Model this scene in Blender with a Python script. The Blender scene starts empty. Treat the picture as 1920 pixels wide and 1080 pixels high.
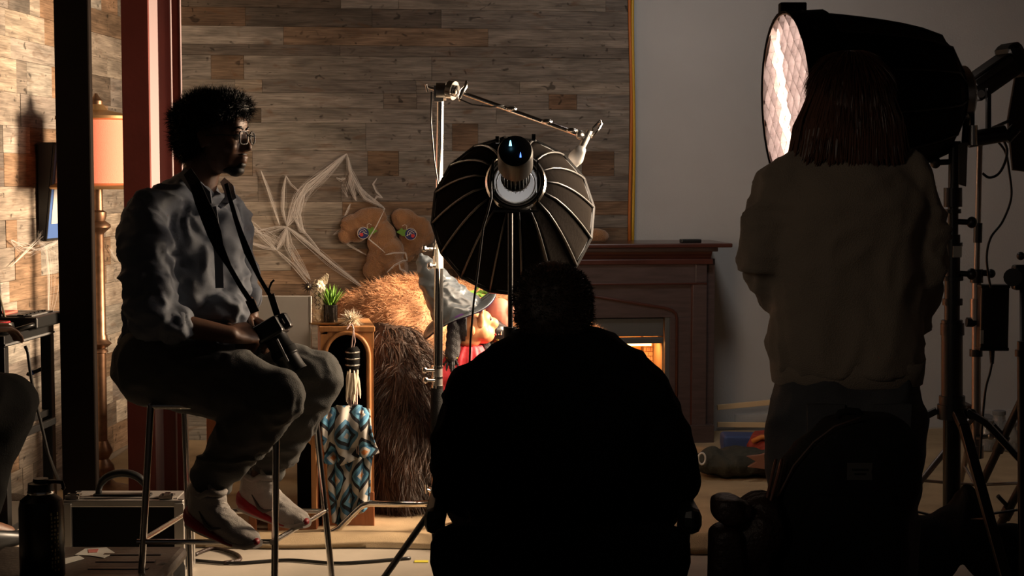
import bpy, math, random
import numpy as np
from mathutils import Vector, Matrix, Quaternion, noise
PI = math.pi
random.seed(7); rng = np.random.default_rng(7)
SC = bpy.context.scene
COL = SC.collection
V = Vector

# ------------------------------------------------------------------ camera, world, exposure
F = 3000.0; HC = 1.38; PITCH = math.atan(205 / F)
CP, SP = math.cos(PITCH), math.sin(PITCH)
cam_d = bpy.data.cameras.new('camera'); cam = bpy.data.objects.new('camera', cam_d); COL.objects.link(cam)
cam_d.sensor_width = 36; cam_d.lens = F / 1920 * 36; cam_d.clip_end = 60
cam.location = (0, 0, HC); cam.rotation_euler = (PI / 2 - PITCH, 0, 0)
SC.camera = cam
SC.view_settings.view_transform = 'Standard'; SC.view_settings.look = 'None'
SC.view_settings.gamma = 1; SC.view_settings.use_curve_mapping = False
SC.view_settings.exposure = 0.0
w = bpy.data.worlds.new('studio_dark'); SC.world = w; w.use_nodes = True
w.node_tree.nodes['Background'].inputs[0].default_value = (0.95, 0.85, 0.8, 1)
w.node_tree.nodes['Background'].inputs[1].default_value = 0.012

KEY = 7.5      # radiance of the gridded dome on the right
DOME = 7.5      # radiance of the deep dome in the middle
WARM = (1, .70, .46)
WARM2 = (1, .78, .58)

def P(px, py, D):
    """world point seen at pixel (px,py) of the 1920x1080 frame at distance D"""
    u = (px - 960) / F; v = (540 - py) / F
    y = CP + v * SP; z = -SP + v * CP
    t = D / y
    return V((u * t, D, HC + z * t))
def XZ(px, D, z):
    zc = D * CP - (z - HC) * SP
    return V(((px - 960) / F * zc, D, z))
def lerp(a, b, t): return a + (b - a) * t

def lamp(name, kind, loc, target, energy, color, size=.3, spread=None):
    l = bpy.data.lights.new(name, kind); o = bpy.data.objects.new(name, l); COL.objects.link(o)
    o.location = loc; l.energy = energy; l.color = color
    if kind == 'AREA':
        l.shape = 'DISK'; l.size = size
        if spread: l.spread = spread
    elif kind in ('POINT', 'SPOT'): l.shadow_soft_size = size
    if target is not None:
        o.rotation_euler = (V(target) - V(loc)).to_track_quat('-Z', 'Y').to_euler()
    return o

# unseen fill added above the frame to brighten the drywall and mantel
lamp('drywall_fill', 'AREA', (.75, 6.7, 2.75), (1.0, 8.7, 1.0), 9.5, (1, .93, .87), .5)
# bare fill light added unseen behind the woman, aimed across the set at the left wall
lamp('left_wall_fill', 'AREA', (1.36, 6.42, 1.50), (-2.05, 6.25, 1.0), 98, (1, .74, .50), .8, math.radians(90))
# unseen spot added behind the camera to lift the standing woman's back
q_ = lamp('woman_back_fill', 'SPOT', (-1.2, 1.5, 2.0), (.92, 3.95, 1.05), 22, (1, .80, .62), .25); q_.data.spot_size = math.radians(27); q_.data.spot_blend = .6
# the lamp inside the middle dome
lamp('dome_bulb', 'POINT', (.01, 5.60, 1.325), None, 1.8, (1, .93, .88), .02)

# ------------------------------------------------------------------ materials
MATS = {}
def mat(name, col, rough=.6, metal=0, bump=0, bscale=60, var=0, vscale=8, spec=.5, stretch=None, sheen=0, coat=0, emit=None, estr=0, trans=0):
    m = bpy.data.materials.new(name); m.use_nodes = True; MATS[name] = m
    nt = m.node_tree; b = nt.nodes['Principled BSDF']
    b.inputs['Base Color'].default_value = (*col, 1); b.inputs['Roughness'].default_value = rough
    b.inputs['Metallic'].default_value = metal; b.inputs['Specular IOR Level'].default_value = spec
    if sheen: b.inputs['Sheen Weight'].default_value = sheen
    if coat: b.inputs['Coat Weight'].default_value = coat
    if trans: b.inputs['Transmission Weight'].default_value = trans
    if emit: b.inputs['Emission Color'].default_value = (*emit, 1); b.inputs['Emission Strength'].default_value = estr
    tc = nt.nodes.new('ShaderNodeNewGeometry'); vec = tc.outputs['Position']
    if stretch:
        mp = nt.nodes.new('ShaderNodeMapping'); mp.inputs['Scale'].default_value = stretch
        nt.links.new(vec, mp.inputs['Vector']); vec = mp.outputs[0]
    if var:
        n = nt.nodes.new('ShaderNodeTexNoise'); n.inputs['Scale'].default_value = vscale; n.inputs['Detail'].default_value = 6
        nt.links.new(vec, n.inputs['Vector'])
        r = nt.nodes.new('ShaderNodeValToRGB')
        r.color_ramp.elements[0].position = .3; r.color_ramp.elements[1].position = .7
        r.color_ramp.elements[0].color = (*[c * (1 - var) for c in col], 1)
        r.color_ramp.elements[1].color = (*[min(1, c * (1 + var * .6)) for c in col], 1)
        nt.links.new(n.outputs['Fac'], r.inputs[0]); nt.links.new(r.outputs[0], b.inputs['Base Color'])
    if bump:
        n = nt.nodes.new('ShaderNodeTexNoise'); n.inputs['Scale'].default_value = bscale; n.inputs['Detail'].default_value = 4
        nt.links.new(vec, n.inputs['Vector'])
        bp = nt.nodes.new('ShaderNodeBump'); bp.inputs['Strength'].default_value = bump; bp.inputs['Distance'].default_value = .01
        nt.links.new(n.outputs['Fac'], bp.inputs['Height']); nt.links.new(bp.outputs[0], b.inputs['Normal'])
    return m

def plank_mat(name):
    m = bpy.data.materials.new(name); m.use_nodes = True; nt = m.node_tree; L = nt.links; b = nt.nodes['Principled BSDF']
    b.inputs['Roughness'].default_value = .8; b.inputs['Specular IOR Level'].default_value = .25
    oi = nt.nodes.new('ShaderNodeObjectInfo'); g = nt.nodes.new('ShaderNodeNewGeometry')
    sx = nt.nodes.new('ShaderNodeSeparateXYZ'); L.new(g.outputs['Position'], sx.inputs[0])
    ad = nt.nodes.new('ShaderNodeMath'); ad.operation = 'ADD'; L.new(sx.outputs[0], ad.inputs[0]); L.new(sx.outputs[1], ad.inputs[1])
    rn = nt.nodes.new('ShaderNodeMath'); rn.operation = 'MULTIPLY'; L.new(oi.outputs['Random'], rn.inputs[0]); rn.inputs[1].default_value = 60
    cb = nt.nodes.new('ShaderNodeCombineXYZ'); L.new(ad.outputs[0], cb.inputs[0]); L.new(sx.outputs[2], cb.inputs[2]); L.new(rn.outputs[0], cb.inputs[1])
    def tex(sc, scale, det=5):
        mp = nt.nodes.new('ShaderNodeMapping'); mp.inputs['Scale'].default_value = sc; L.new(cb.outputs[0], mp.inputs[0])
        n = nt.nodes.new('ShaderNodeTexNoise'); n.inputs['Scale'].default_value = scale; n.inputs['Detail'].default_value = det; n.inputs['Distortion'].default_value = .6
        L.new(mp.outputs[0], n.inputs['Vector']); return n.outputs['Fac']
    def ramp(fac, p0, c0, p1, c1):
        r = nt.nodes.new('ShaderNodeValToRGB'); e = r.color_ramp.elements
        e[0].position = p0; e[0].color = (c0, c0, c0, 1); e[1].position = p1; e[1].color = (c1, c1, c1, 1)
        L.new(fac, r.inputs[0]); return r.outputs[0]
    def mul(a, bb, f=1):
        x = nt.nodes.new('ShaderNodeMix'); x.data_type = 'RGBA'; x.blend_type = 'MULTIPLY'; x.inputs[0].default_value = f
        L.new(a, x.inputs[6]); L.new(bb, x.inputs[7]); return x.outputs[2]
    fine = tex((2.5, 1, 55), 3.0, 8); broad = tex((1.2, 1, 7), 3.2, 4); blot = tex((3, 1, 9), 2.0, 3); kn = tex((9, 1, 14), 2.2, 1)
    c = mul(oi.outputs['Color'], ramp(fine, .3, .6, .68, 1.15))
    c = mul(c, ramp(broad, .32, .62, .66, 1.2))
    c = mul(c, ramp(kn, .24, .35, .33, 1.0))
    # rusty brown stains
    x = nt.nodes.new('ShaderNodeMix'); x.data_type = 'RGBA'; L.new(ramp(blot, .60, 0, .74, .55), x.inputs[0]); L.new(c, x.inputs[6]); x.inputs[7].default_value = (.13, .065, .03, 1)
    L.new(x.outputs[2], b.inputs['Base Color'])
    bp = nt.nodes.new('ShaderNodeBump'); bp.inputs['Strength'].default_value = .55; bp.inputs['Distance'].default_value = .004
    L.new(fine, bp.inputs['Height']); L.new(bp.outputs[0], b.inputs['Normal'])
    return m
M_plank = plank_mat('weathered_plank')
M_wallback = mat('plank_backing', (.03, .024, .02), .9)
M_dry = mat('painted_drywall', (.52, .515, .51), .75, bump=.12, bscale=120, var=.06, vscale=2.5)
M_floor = mat('studio_concrete', (.42, .37, .30), .45, bump=.08, bscale=30, var=.2, vscale=3)
M_carpet = mat('tan_carpet', (.46, .34, .2), .9, bump=.5, bscale=500, var=.18, vscale=6)
M_ceil = mat('dark_ceiling', (.05, .045, .04), .9)
M_red = mat('red_steel_paint', (.13, .022, .016), .5, bump=.06, bscale=50, var=.15, vscale=7)
M_redlit = mat('red_steel_lit_edge', (.24, .18, .185), .55)  # paler copy of the red paint with the light on it painted in
M_blackcol = mat('dark_brown_column', (.012, .008, .006), .8, bump=.1, bscale=40, var=.2, spec=.1)
M_black = mat('black_plastic', (.010, .010, .010), .38)
M_blackm = mat('black_matte', (.006, .006, .006), .8, spec=.15)
M_blackf = mat('black_fabric', (.008, .008, .008), .85, bump=.4, bscale=300, spec=.15)
M_domefab = mat('black_dome_fabric', (.009, .0078, .007), .6, bump=.25, bscale=60, spec=.0)
M_chrome = mat('chrome', (.75, .72, .68), .16, 1)
M_steel = mat('brushed_steel', (.55, .53, .50), .32, 1)
M_alu = mat('aluminium', (.55, .53, .5), .4, .9)
M_silver = mat('silver_fabric', (.8, .8, .82), .25, .9, bump=.5, bscale=40)
M_bronze = mat('antique_bronze', (.22, .125, .075), .42, .9, var=.3, vscale=30)
M_brass = mat('brass_trim', (.5, .3, .14), .35, .8)
M_shade = mat('coral_lampshade', (.78, .25, .17), .8, bump=.2, bscale=400)
M_shade.node_tree.nodes['Principled BSDF'].inputs['Transmission Weight'].default_value = .0
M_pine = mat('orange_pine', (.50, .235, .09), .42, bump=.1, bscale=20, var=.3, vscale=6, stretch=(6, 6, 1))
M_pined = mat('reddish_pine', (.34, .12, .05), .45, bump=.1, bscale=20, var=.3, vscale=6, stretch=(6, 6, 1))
M_cherry = mat('dark_cherry', (.085, .060, .058), .33, var=.25, vscale=8, stretch=(1, 1, 8), coat=.15)
M_cherryr = mat('red_cherry_moulding', (.075, .025, .018), .3, var=.2, vscale=8, coat=.25)
M_greymet = mat('grey_firebox_metal', (.11, .115, .115), .45, .3)
M_white = mat('white_board', (.62, .61, .59), .6)
M_grey = mat('grey_plastic', (.16, .16, .16), .5)
M_leather = mat('brown_leather', (.035, .018, .012), .45, bump=.5, bscale=90, var=.3)
M_skin = mat('brown_skin', (.16, .075, .042), .5, bump=.05, bscale=200)
M_skin2 = mat('tan_skin', (.32, .17, .11), .5)
M_hairblack = mat('black_hair', (.008, .006, .005), .55)
M_hairbrown = mat('auburn_hair', (.085, .034, .018), .38)
M_shirt = mat('blue_grey_shirt', (.20, .225, .27), .75, bump=.15, bscale=500)
M_trous = mat('grey_trousers', (.115, .115, .105), .9, bump=.3, bscale=300, sheen=.04)
M_sweat = mat('tan_sweatshirt', (.22, .175, .13), .95, bump=.45, bscale=350, sheen=.12)
M_jeans = mat('washed_blue_jeans', (.052, .053, .056), .85, bump=.3, bscale=350, var=.3, vscale=9)
M_darkjacket = mat('black_jacket', (.0045, .0045, .0042), .9, bump=.2, bscale=200, spec=.08)
M_shoe = mat('white_knit_shoe', (.5, .46, .42), .75, bump=.4, bscale=350)
M_shoesole = mat('red_shoe_sole', (.4, .02, .03), .5)
M_shoew = mat('pale_outsole', (.5, .45, .4), .6)
M_swoosh = mat('grey_shoe_mark', (.12, .1, .09), .5)
M_glass = mat('lens_glass', (.95, .95, .95), .02, 0, trans=1.0, spec=.2)
M_web = mat('web_fibre', (.95, .90, .85), .8)
M_web.node_tree.nodes['Principled BSDF'].inputs['Alpha'].default_value = .32
M_plush = mat('brown_plush', (.33, .16, .065), .95, bump=.8, bscale=180, sheen=.5, var=.25, vscale=14)
M_furtan = mat('tan_fur', (.36, .17, .075), .75, var=.35, vscale=9)
M_furdark = mat('dark_brown_fur', (.05, .027, .017), .6, var=.5, vscale=10)
M_hat = mat('grey_blue_satin', (.085, .10, .115), .33, .35, bump=.3, bscale=20)
M_purple = mat('purple_satin', (.07, .02, .14), .4)
M_dollskin = mat('orange_doll_skin', (.46, .20, .085), .6)
M_dollpink = mat('pink_doll_skin', (.42, .15, .10), .6)
M_reddress = mat('red_dress', (.62, .035, .05), .7, bump=.2, bscale=80)
M_yarn = mat('black_yarn', (.018, .018, .02), .8, bump=.5, bscale=200)
M_gold = mat('gold', (.8, .5, .15), .25, 1)
M_yellow = mat('yellow_cord', (.55, .34, .03), .5)
M_orange = mat('orange_cord', (.50, .15, .03), .5)
M_greenl = mat('green_leaf', (.20, .42, .05), .5)
M_greenf = mat('green_felt', (.13, .27, .035), .8)
M_navy = mat('navy_felt', (.02, .025, .12), .8)
M_redf = mat('red_felt', (.6, .05, .05), .8)
M_whitef = mat('white_thread', (.7, .62, .52), .8)
M_ivory = mat('ivory_carving', (.72, .62, .46), .5, bump=.6, bscale=120, var=.3, vscale=60)
M_darkcarv = mat('dark_carving', (.04, .03, .025), .5)
M_pot = mat('dark_glazed_pot', (.05, .045, .04), .25, .5, bump=.4, bscale=60, var=.4, vscale=40)
M_feather = mat('cream_feather', (.75, .66, .52), .8)
M_ribbon = mat('mauve_ribbon', (.42, .30, .28), .6)
M_blue = mat('blue_cloth', (.03, .06, .18), .7, bump=.2, bscale=100)
M_bluemat = mat('blue_picture_mat', (.08, .17, .46), .6)
M_paper = mat('white_print', (.62, .62, .60), .6)
M_ink = mat('black_ink', (.02, .02, .02), .6)
M_redcl = mat('red_cloth', (.28, .03, .015), .7, bump=.2, bscale=100)
M_pinkcl = mat('pink_cloth', (.26, .12, .08), .8)
M_olive = mat('dark_green_cloth', (.035, .035, .025), .85, bump=.6, bscale=60, var=.4)
M_wood = mat('pale_wood_strip', (.85, .62, .36), .6)
M_ledblue = mat('blue_led', (0, 0, 0), .5, emit=(.12, .28, 1), estr=2.6)
M_ledcyan = mat('cyan_led', (0, 0, 0), .5, emit=(.25, .7, 1), estr=3.2)
M_fin = mat('grey_cooling_fins', (.09, .1, .11), .4, .6)
M_tape = mat('pale_tape', (.45, .44, .40), .6)
M_bottle = mat('dark_bottle', (.012, .012, .010), .28, .3)
M_hivis = mat('yellow_tape', (.7, .6, .05), .6)

# ------------------------------------------------------------------ mesh builder
def axes(d):
    d = V(d).normalized(); a = V((0, 0, 1)) if abs(d.z) < .9 else V((1, 0, 0))
    x = d.cross(a).normalized(); y = d.cross(x).normalized(); return x, y, d
class MB:
    def __init__(s): s.v = []; s.f = []
    def add(s, vs, fs):
        n = len(s.v); s.v += [tuple(v) for v in vs]; s.f += [tuple(i + n for i in f) for f in fs]; return s
    def box(s, c, size, rot=None, taper=1):
        c = V(c); hx, hy, hz = [q / 2 for q in size]; R = rot if rot is not None else Matrix.Identity(3)
        if isinstance(R, (int, float)): R = Matrix.Rotation(R, 3, 'Z')
        vs = []
        for z in (-1, 1):
            k = taper if z > 0 else 1
            for x, y in ((-1, -1), (1, -1), (1, 1), (-1, 1)): vs.append(c + R @ V((x * hx * k, y * hy * k, z * hz)))
        return s.add(vs, [(3, 2, 1, 0), (4, 5, 6, 7), (0, 1, 5, 4), (1, 2, 6, 5), (2, 3, 7, 6), (3, 0, 4, 7)])
    def beam(s, p0, p1, wx, wy, up=None):
        p0, p1 = V(p0), V(p1); x, y, d = axes(p1 - p0)
        if up is not None: x = d.cross(V(up)).normalized(); y = x.cross(d).normalized()
        vs = [p + x * a * wx / 2 + y * b * wy / 2 for p in (p0, p1) for a, b in ((-1, -1), (1, -1), (1, 1), (-1, 1))]
        return s.add(vs, [(0, 1, 2, 3), (7, 6, 5, 4), (0, 4, 5, 1), (1, 5, 6, 2), (2, 6, 7, 3), (3, 7, 4, 0)])
    def cyl(s, p0, p1, r0, r1=None, n=16):
        return s.tube([p0, p1], [r0, r0 if r1 is None else r1], n)
    def tube(s, pts, r, n=8, closed=False):
        pts = [V(p) for p in pts]; m = len(pts)
        if not isinstance(r, (list, tuple)): r = [r] * m
        vs = []; X = None
        for i, p in enumerate(pts):
            if closed: d = pts[(i + 1) % m] - pts[i - 1]
            else: d = pts[min(i + 1, m - 1)] - pts[max(i - 1, 0)]
            d.normalize() if d.length > 1e-9 else None
            if X is None: X, Y, _ = axes(d)
            else:
                X = (X - d * X.dot(d)); X = X.normalized() if X.length > 1e-6 else axes(d)[0]; Y = d.cross(X)
            Y = d.cross(X)
            for k in range(n):
                a = 2 * PI * k / n; vs.append(p + (X * math.cos(a) + Y * math.sin(a)) * r[i])
        fs = []
        for i in range(m if closed else m - 1):
            j = (i + 1) % m
            for k in range(n): l = (k + 1) % n; fs.append((i * n + k, i * n + l, j * n + l, j * n + k))
        if not closed: fs += [tuple(range(n - 1, -1, -1)), tuple(range((m - 1) * n, m * n))]
        return s.add(vs, fs)
    def lathe(s, prof, o, ax=(0, 0, 1), n=24):
        x, y, d = axes(ax); o = V(o); vs = []
        for r, h in prof:
            for k in range(n): a = 2 * PI * k / n; vs.append(o + d * h + (x * math.cos(a) + y * math.sin(a)) * max(r, 1e-4))
        fs = [];m = len(prof)
        for i in range(m - 1):
            for k in range(n): l = (k + 1) % n; fs.append((i * n + k, i * n + l, (i + 1) * n + l, (i + 1) * n + k))
        fs += [tuple(range(n - 1, -1, -1)), tuple(range((m - 1) * n, m * n))]
        return s.add(vs, fs)
    def ring(s, prof, o, ax=(0, 0, 1), n=24):
        x, y, d = axes(ax); o = V(o); m = len(prof); vs = []
        for r, h in prof:
            for k in range(n): a = 2 * PI * k / n; vs.append(o + d * h + (x * math.cos(a) + y * math.sin(a)) * r)
        return s.add(vs, [(i * n + k, i * n + (k + 1) % n, ((i + 1) % m) * n + (k + 1) % n, ((i + 1) % m) * n + k) for i in range(m) for k in range(n)])
    def ell(s, c, r, R=None, n=18, m=12):
        c = V(c); r = (r, r, r) if isinstance(r, (int, float)) else r; R = R or Matrix.Identity(3); vs = []
        for i in range(1, m):
            t = PI * i / m
            for k in range(n):
                a = 2 * PI * k / n; vs.append(c + R @ V((r[0] * math.sin(t) * math.cos(a), r[1] * math.sin(t) * math.sin(a), r[2] * math.cos(t))))
        vs += [c + R @ V((0, 0, r[2])), c + R @ V((0, 0, -r[2]))]; T = (m - 1) * n; fs = []
        for i in range(m - 2):
            for k in range(n): l = (k + 1) % n; fs.append((i * n + k, (i + 1) * n + k, (i + 1) * n + l, i * n + l))
        for k in range(n): l = (k + 1) % n; fs.append((T, k, l)); fs.append((T + 1, (m - 2) * n + l, (m - 2) * n + k))
        return s.add(vs, fs)
    def cap(s, p0, r0, p1, r1):      # tapered capsule
        s.cyl(p0, p1, r0, r1, 16); s.ell(p0, r0, None, 14, 10); s.ell(p1, r1, None, 14, 10); return s
    def chain(s, pts, rs):
        for i in range(len(pts) - 1): s.cap(pts[i], rs[i], pts[i + 1], rs[i + 1])
        return s
    def loft(s, rings, n=28):        # rings: (centre, xaxis, yaxis, rx, ry[, exponent])
        vs = []; m = len(rings)
        for R in rings:
            c, xa, ya, rx, ry = V(R[0]), V(R[1]), V(R[2]), R[3], R[4]; e = R[5] if len(R) > 5 else 2
            for k in range(n):
                a = 2 * PI * k / n; ca, sa = math.cos(a), math.sin(a)
                vs.append(c + xa * rx * math.copysign(abs(ca) ** (2 / e), ca) + ya * ry * math.copysign(abs(sa) ** (2 / e), sa))
        fs = []
        for i in range(m - 1):
            for k in range(n): l = (k + 1) % n; fs.append((i * n + k, i * n + l, (i + 1) * n + l, (i + 1) * n + k))
        fs += [tuple(range(n - 1, -1, -1)), tuple(range((m - 1) * n, m * n))]
        return s.add(vs, fs)
    def prism(s, poly, off):         # poly: 3-D points, off: extrusion vector
        n = len(poly); off = V(off); vs = [V(p) for p in poly] + [V(p) + off for p in poly]
        return s.add(vs, [tuple(range(n - 1, -1, -1)), tuple(range(n, 2 * n))] + [(i, (i + 1) % n, (i + 1) % n + n, i + n) for i in range(n)])
    def grid(s, fn, nu, nv):
        vs = [fn(i / nu, j / nv) for j in range(nv + 1) for i in range(nu + 1)]
        return s.add(vs, [(j * (nu + 1) + i, j * (nu + 1) + i + 1, (j + 1) * (nu + 1) + i + 1, (j + 1) * (nu + 1) + i) for j in range(nv) for i in range(nu)])
    def mesh(s, name='m'):
        me = bpy.data.meshes.new(name); me.from_pydata(s.v, [], s.f); me.update(); return me

def fixn(me):
    import bmesh
    b = bmesh.new(); b.from_mesh(me); bmesh.ops.recalc_face_normals(b, faces=b.faces); b.to_mesh(me); b.free()
def put(o, parent):
    if parent is not None:
        o.parent = parent
        o.matrix_parent_inverse = Matrix.Translation(-parent.location if parent.type == 'EMPTY' else V((0, 0, 0)))
def tag(o, label=None, cat=None, group=None, kind=None):
    if label: o['label'] = label
    if cat: o['category'] = cat
    if group: o['group'] = group
    if kind: o['kind'] = kind
    return o
def ob(name, mb, m, parent=None, smooth=False, bevel=0, label=None, cat=None, group=None, kind=None, ang=35, solid=0):
    me = mb if isinstance(mb, bpy.types.Mesh) else mb.mesh(name)
    if not isinstance(mb, bpy.types.Mesh): fixn(me)
    me.name = name
    if m is not None and not me.materials: me.materials.append(m)
    o = bpy.data.objects.new(name, me); COL.objects.link(o); put(o, parent)
    if smooth:
        me.shade_smooth()
        if smooth == 'auto': me.set_sharp_from_angle(angle=math.radians(ang))
    if solid: q = o.modifiers.new('solid', 'SOLIDIFY'); q.thickness = solid; q.offset = 0
    if bevel:
        q = o.modifiers.new('bevel', 'BEVEL'); q.width = bevel; q.segments = 2; q.limit_method = 'ANGLE'
    return tag(o, label, cat, group, kind)
def thing(name, label, cat, loc, group=None):
    o = bpy.data.objects.new(name, None); COL.objects.link(o); o.location = loc; o.empty_display_size = .05
    return tag(o, label, cat, group)

def vox(mb, size=.007, it=4, noisefn=None):
    """fuse overlapping volumes into one continuous skin"""
    me = mb.mesh('tmp'); fixn(me); o = bpy.data.objects.new('tmp', me); COL.objects.link(o)
    r = o.modifiers.new('r', 'REMESH'); r.mode = 'VOXEL'; r.voxel_size = size; r.adaptivity = 0
    if it: q = o.modifiers.new('s', 'SMOOTH'); q.factor = .6; q.iterations = it
    dg = bpy.context.evaluated_depsgraph_get()
    out = bpy.data.meshes.new_from_object(o.evaluated_get(dg))
    bpy.data.objects.remove(o); bpy.data.meshes.remove(me)
    if noisefn:
        n = len(out.vertices); co = np.empty(n * 3); out.vertices.foreach_get('co', co); no = np.empty(n * 3)
        out.vertices.foreach_get('normal', no); co = co.reshape(-1, 3); no = no.reshape(-1, 3)
        d = np.array([noisefn(V(c)) for c in co]); co += no * d[:, None]
        out.vertices.foreach_set('co', co.ravel()); out.update()
    out.shade_smooth(); return out
def folds(amp, sc=(6, 6, 6), seed=0, ridge=True):
    o = V((seed * 3.7, seed * 1.3, seed * 7.1))
    def fn(p):
        q = V((p.x * sc[0], p.y * sc[1], p.z * sc[2])) + o
        q = q + noise.noise_vector(q * .6) * .8
        a = noise.noise(q)
        a = (1 - abs(a) * 3.2) if ridge else a
        return amp * a + amp * .3 * noise.noise(q * 2.7)
    return fn

def strands(name, me, n, length, width, flow, m, parent, jitter=.35, droop=.3, sel=None, curl=0, seg=2, kind='stuff', label=None):
    """thin tapering hair blades rooted on mesh me"""
    me.calc_loop_triangles(); T = len(me.loop_triangles)
    ti = np.empty(T * 3, dtype=np.int64); me.loop_triangles.foreach_get('vertices', ti); ti = ti.reshape(-1, 3)
    co = np.empty(len(me.vertices) * 3); me.vertices.foreach_get('co', co); co = co.reshape(-1, 3)
    a, b, c = co[ti[:, 0]], co[ti[:, 1]], co[ti[:, 2]]
    cr = np.cross(b - a, c - a); ar = np.linalg.norm(cr, axis=1); nn = cr / (ar[:, None] + 1e-12)
    if sel is not None:
        msk = sel((a + b + c) / 3); ar = ar * msk
    idx = rng.choice(T, n, p=ar / ar.sum())
    r1 = np.sqrt(rng.random(n)); r2 = rng.random(n)
    p = (1 - r1)[:, None] * a[idx] + (r1 * (1 - r2))[:, None] * b[idx] + (r1 * r2)[:, None] * c[idx]
    nm = nn[idx]; fl = flow(p, nm) if callable(flow) else np.tile(np.array(flow, float), (n, 1))
    d = nm * .6 + fl + rng.normal(0, jitter, (n, 3)); d /= np.linalg.norm(d, axis=1)[:, None]
    L = length * (0.6 + .8 * rng.random(n)); W = width * (0.6 + .8 * rng.random(n))
    side = np.cross(d, rng.normal(0, 1, (n, 3))); side /= np.linalg.norm(side, axis=1)[:, None] + 1e-9
    vs = []; q = p - nm * width
    vs += [q - side * W[:, None] / 2, q + side * W[:, None] / 2]
    cur = p.copy(); dd = d.copy()
    for k in range(seg):
        cur = cur + dd * (L / seg)[:, None]
        dd = dd + np.array([0, 0, -droop]) + (rng.normal(0, curl, (n, 3)) if curl else 0); dd /= np.linalg.norm(dd, axis=1)[:, None]
        t = 1 - (k + 1) / seg
        if k < seg - 1: vs += [cur - side * (W * t * .5 + .0)[:, None], cur + side * (W * t * .5)[:, None]]
        else: vs += [cur]
    A = np.concatenate(vs, 0); fs = []
    i = np.arange(n)
    for k in range(seg - 1):
        o = 2 * k * n; fs.append(np.stack([i + o, i + o + n, i + o + 3 * n, i + o + 2 * n], 1))
    o = 2 * (seg - 1) * n; tri = np.stack([i + o, i + o + n, i + o + 2 * n], 1)
    out = bpy.data.meshes.new(name); out.vertices.add(len(A)); out.vertices.foreach_set('co', A.ravel())
    quads = np.concatenate(fs, 0) if fs else np.zeros((0, 4), int)
    loops = np.concatenate([quads.ravel(), tri.ravel()]); out.loops.add(len(loops)); out.loops.foreach_set('vertex_index', loops.astype(np.int32))
    nq, ntr = len(quads), len(tri); starts = np.concatenate([np.arange(nq) * 4, nq * 4 + np.arange(ntr) * 3])
    out.polygons.add(nq + ntr); out.polygons.foreach_set('loop_start', starts.astype(np.int32))
    out.update(calc_edges=True); out.validate()
    return ob(name, out, m, parent, kind=kind, label=label)

# ------------------------------------------------------------------ the setting
floor = ob('floor', MB().box((0, 4.5, -.05), (9, 13, .1)), M_floor, kind='structure')
KB = .12                                    # the back wall recedes slightly to the right
CORN = XZ(243, 8.3, 0)
bu = V((1, KB, 0)).normalized(); bn = V((KB, -1, 0)).normalized()
lu = V((-.073, -1, 0)).normalized(); ln = V((1, -.073, 0)).normalized()    # left wall, from the corner towards the camera
def WB(px, off=0):                          # distance along the back wall of a pixel column
    u = (px - 960) / F; zc = lambda t: (CORN.y + bn.y * off + bu.y * t)
    return (u * (CORN.y + bn.y * off) - (CORN.x + bn.x * off)) / (bu.x - u * bu.y)
def BW(px, py, off=0):                      # point on the back wall (offset off in front of it) seen at a pixel
    t = WB(px, off); p = CORN + bu * t + bn * off
    return P(px, py, p.y)
def LW(px, py, off=0):
    u = (px - 960) / F; o = CORN + ln * off
    t = (u * o.y - o.x) / (lu.x - u * lu.y); return P(px, py, (o + lu * t).y)
EB = WB(1178)
wall_back = ob('wall_back', MB().prism([CORN + bu * -.2, CORN + bu * EB, CORN + bu * EB - bn * .15, CORN + bu * -.2 - bn * .15], (0, 0, 3.4)), M_wallback, kind='structure')
wall_left = ob('wall_left', MB().prism([CORN, CORN + lu * 6.5, CORN + lu * 6.5 - ln * .15, CORN - ln * .15 ], (0, 0, 3.4)), M_wallback, kind='structure')
dw = [CORN + bu * (EB + .002) - bn * .02, CORN + bu * 6.2 - bn * .02]
ob('wall_right_of_fireplace', MB().prism([dw[0], dw[1], dw[1] - bn * .13, dw[0] - bn * .13], (0, 0, 3.4)), M_dry, kind='structure').name = 'wall_drywall'
ceil = ob('ceiling', MB().box((0, 5.3, 3.45), (9, 9.5, .1)), M_ceil, kind='structure')
wall_right = ob('wall_right', MB().box((4.05, 5.5, 1.7), (.1, 8.0, 3.4)), M_dry, kind='structure')

unit = MB().box((0, 0, 0), (1, 1, 1)).mesh('plank')
unit.materials.append(M_plank)
GREYS = [(.27, .225, .18), (.30, .255, .205), (.235, .20, .165), (.33, .275, .215), (.26, .235, .20), (.22, .19, .165), (.31, .27, .23)]
BROWNS = [(.23, .145, .09), (.19, .125, .08), (.25, .165, .105), (.17, .115, .075)]
DARKS = [(.125, .105, .09), (.15, .13, .11), (.14, .11, .085)]
def plank(parent, o, u, n, t0, t1, z0, z1, col, th=None):
    th = th or random.uniform(.012, .0155); g = .0007
    p = bpy.data.objects.new('plank', unit); COL.objects.link(p)
    c = o + u * ((t0 + t1) / 2) + n * (th / 2); c.z = (z0 + z1) / 2
    R = Matrix((u, n, V((0, 0, 1)))).transposed().to_4x4()
    p.matrix_world = Matrix.Translation(c) @ R @ Matrix.Diagonal((t1 - t0 - 2 * g, th, z1 - z0 - 2 * g, 1))
    p.color = (*col, 1); mw = p.matrix_world.copy(); p.parent = parent; p.matrix_basis = mw
def pickcol(d=0):
    r = random.random()
    c = random.choice(GREYS) if r < .66 else random.choice(BROWNS) if r < .82 else random.choice(DARKS)
    k = random.uniform(.85, 1.12); return [x * k for x in c]
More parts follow.
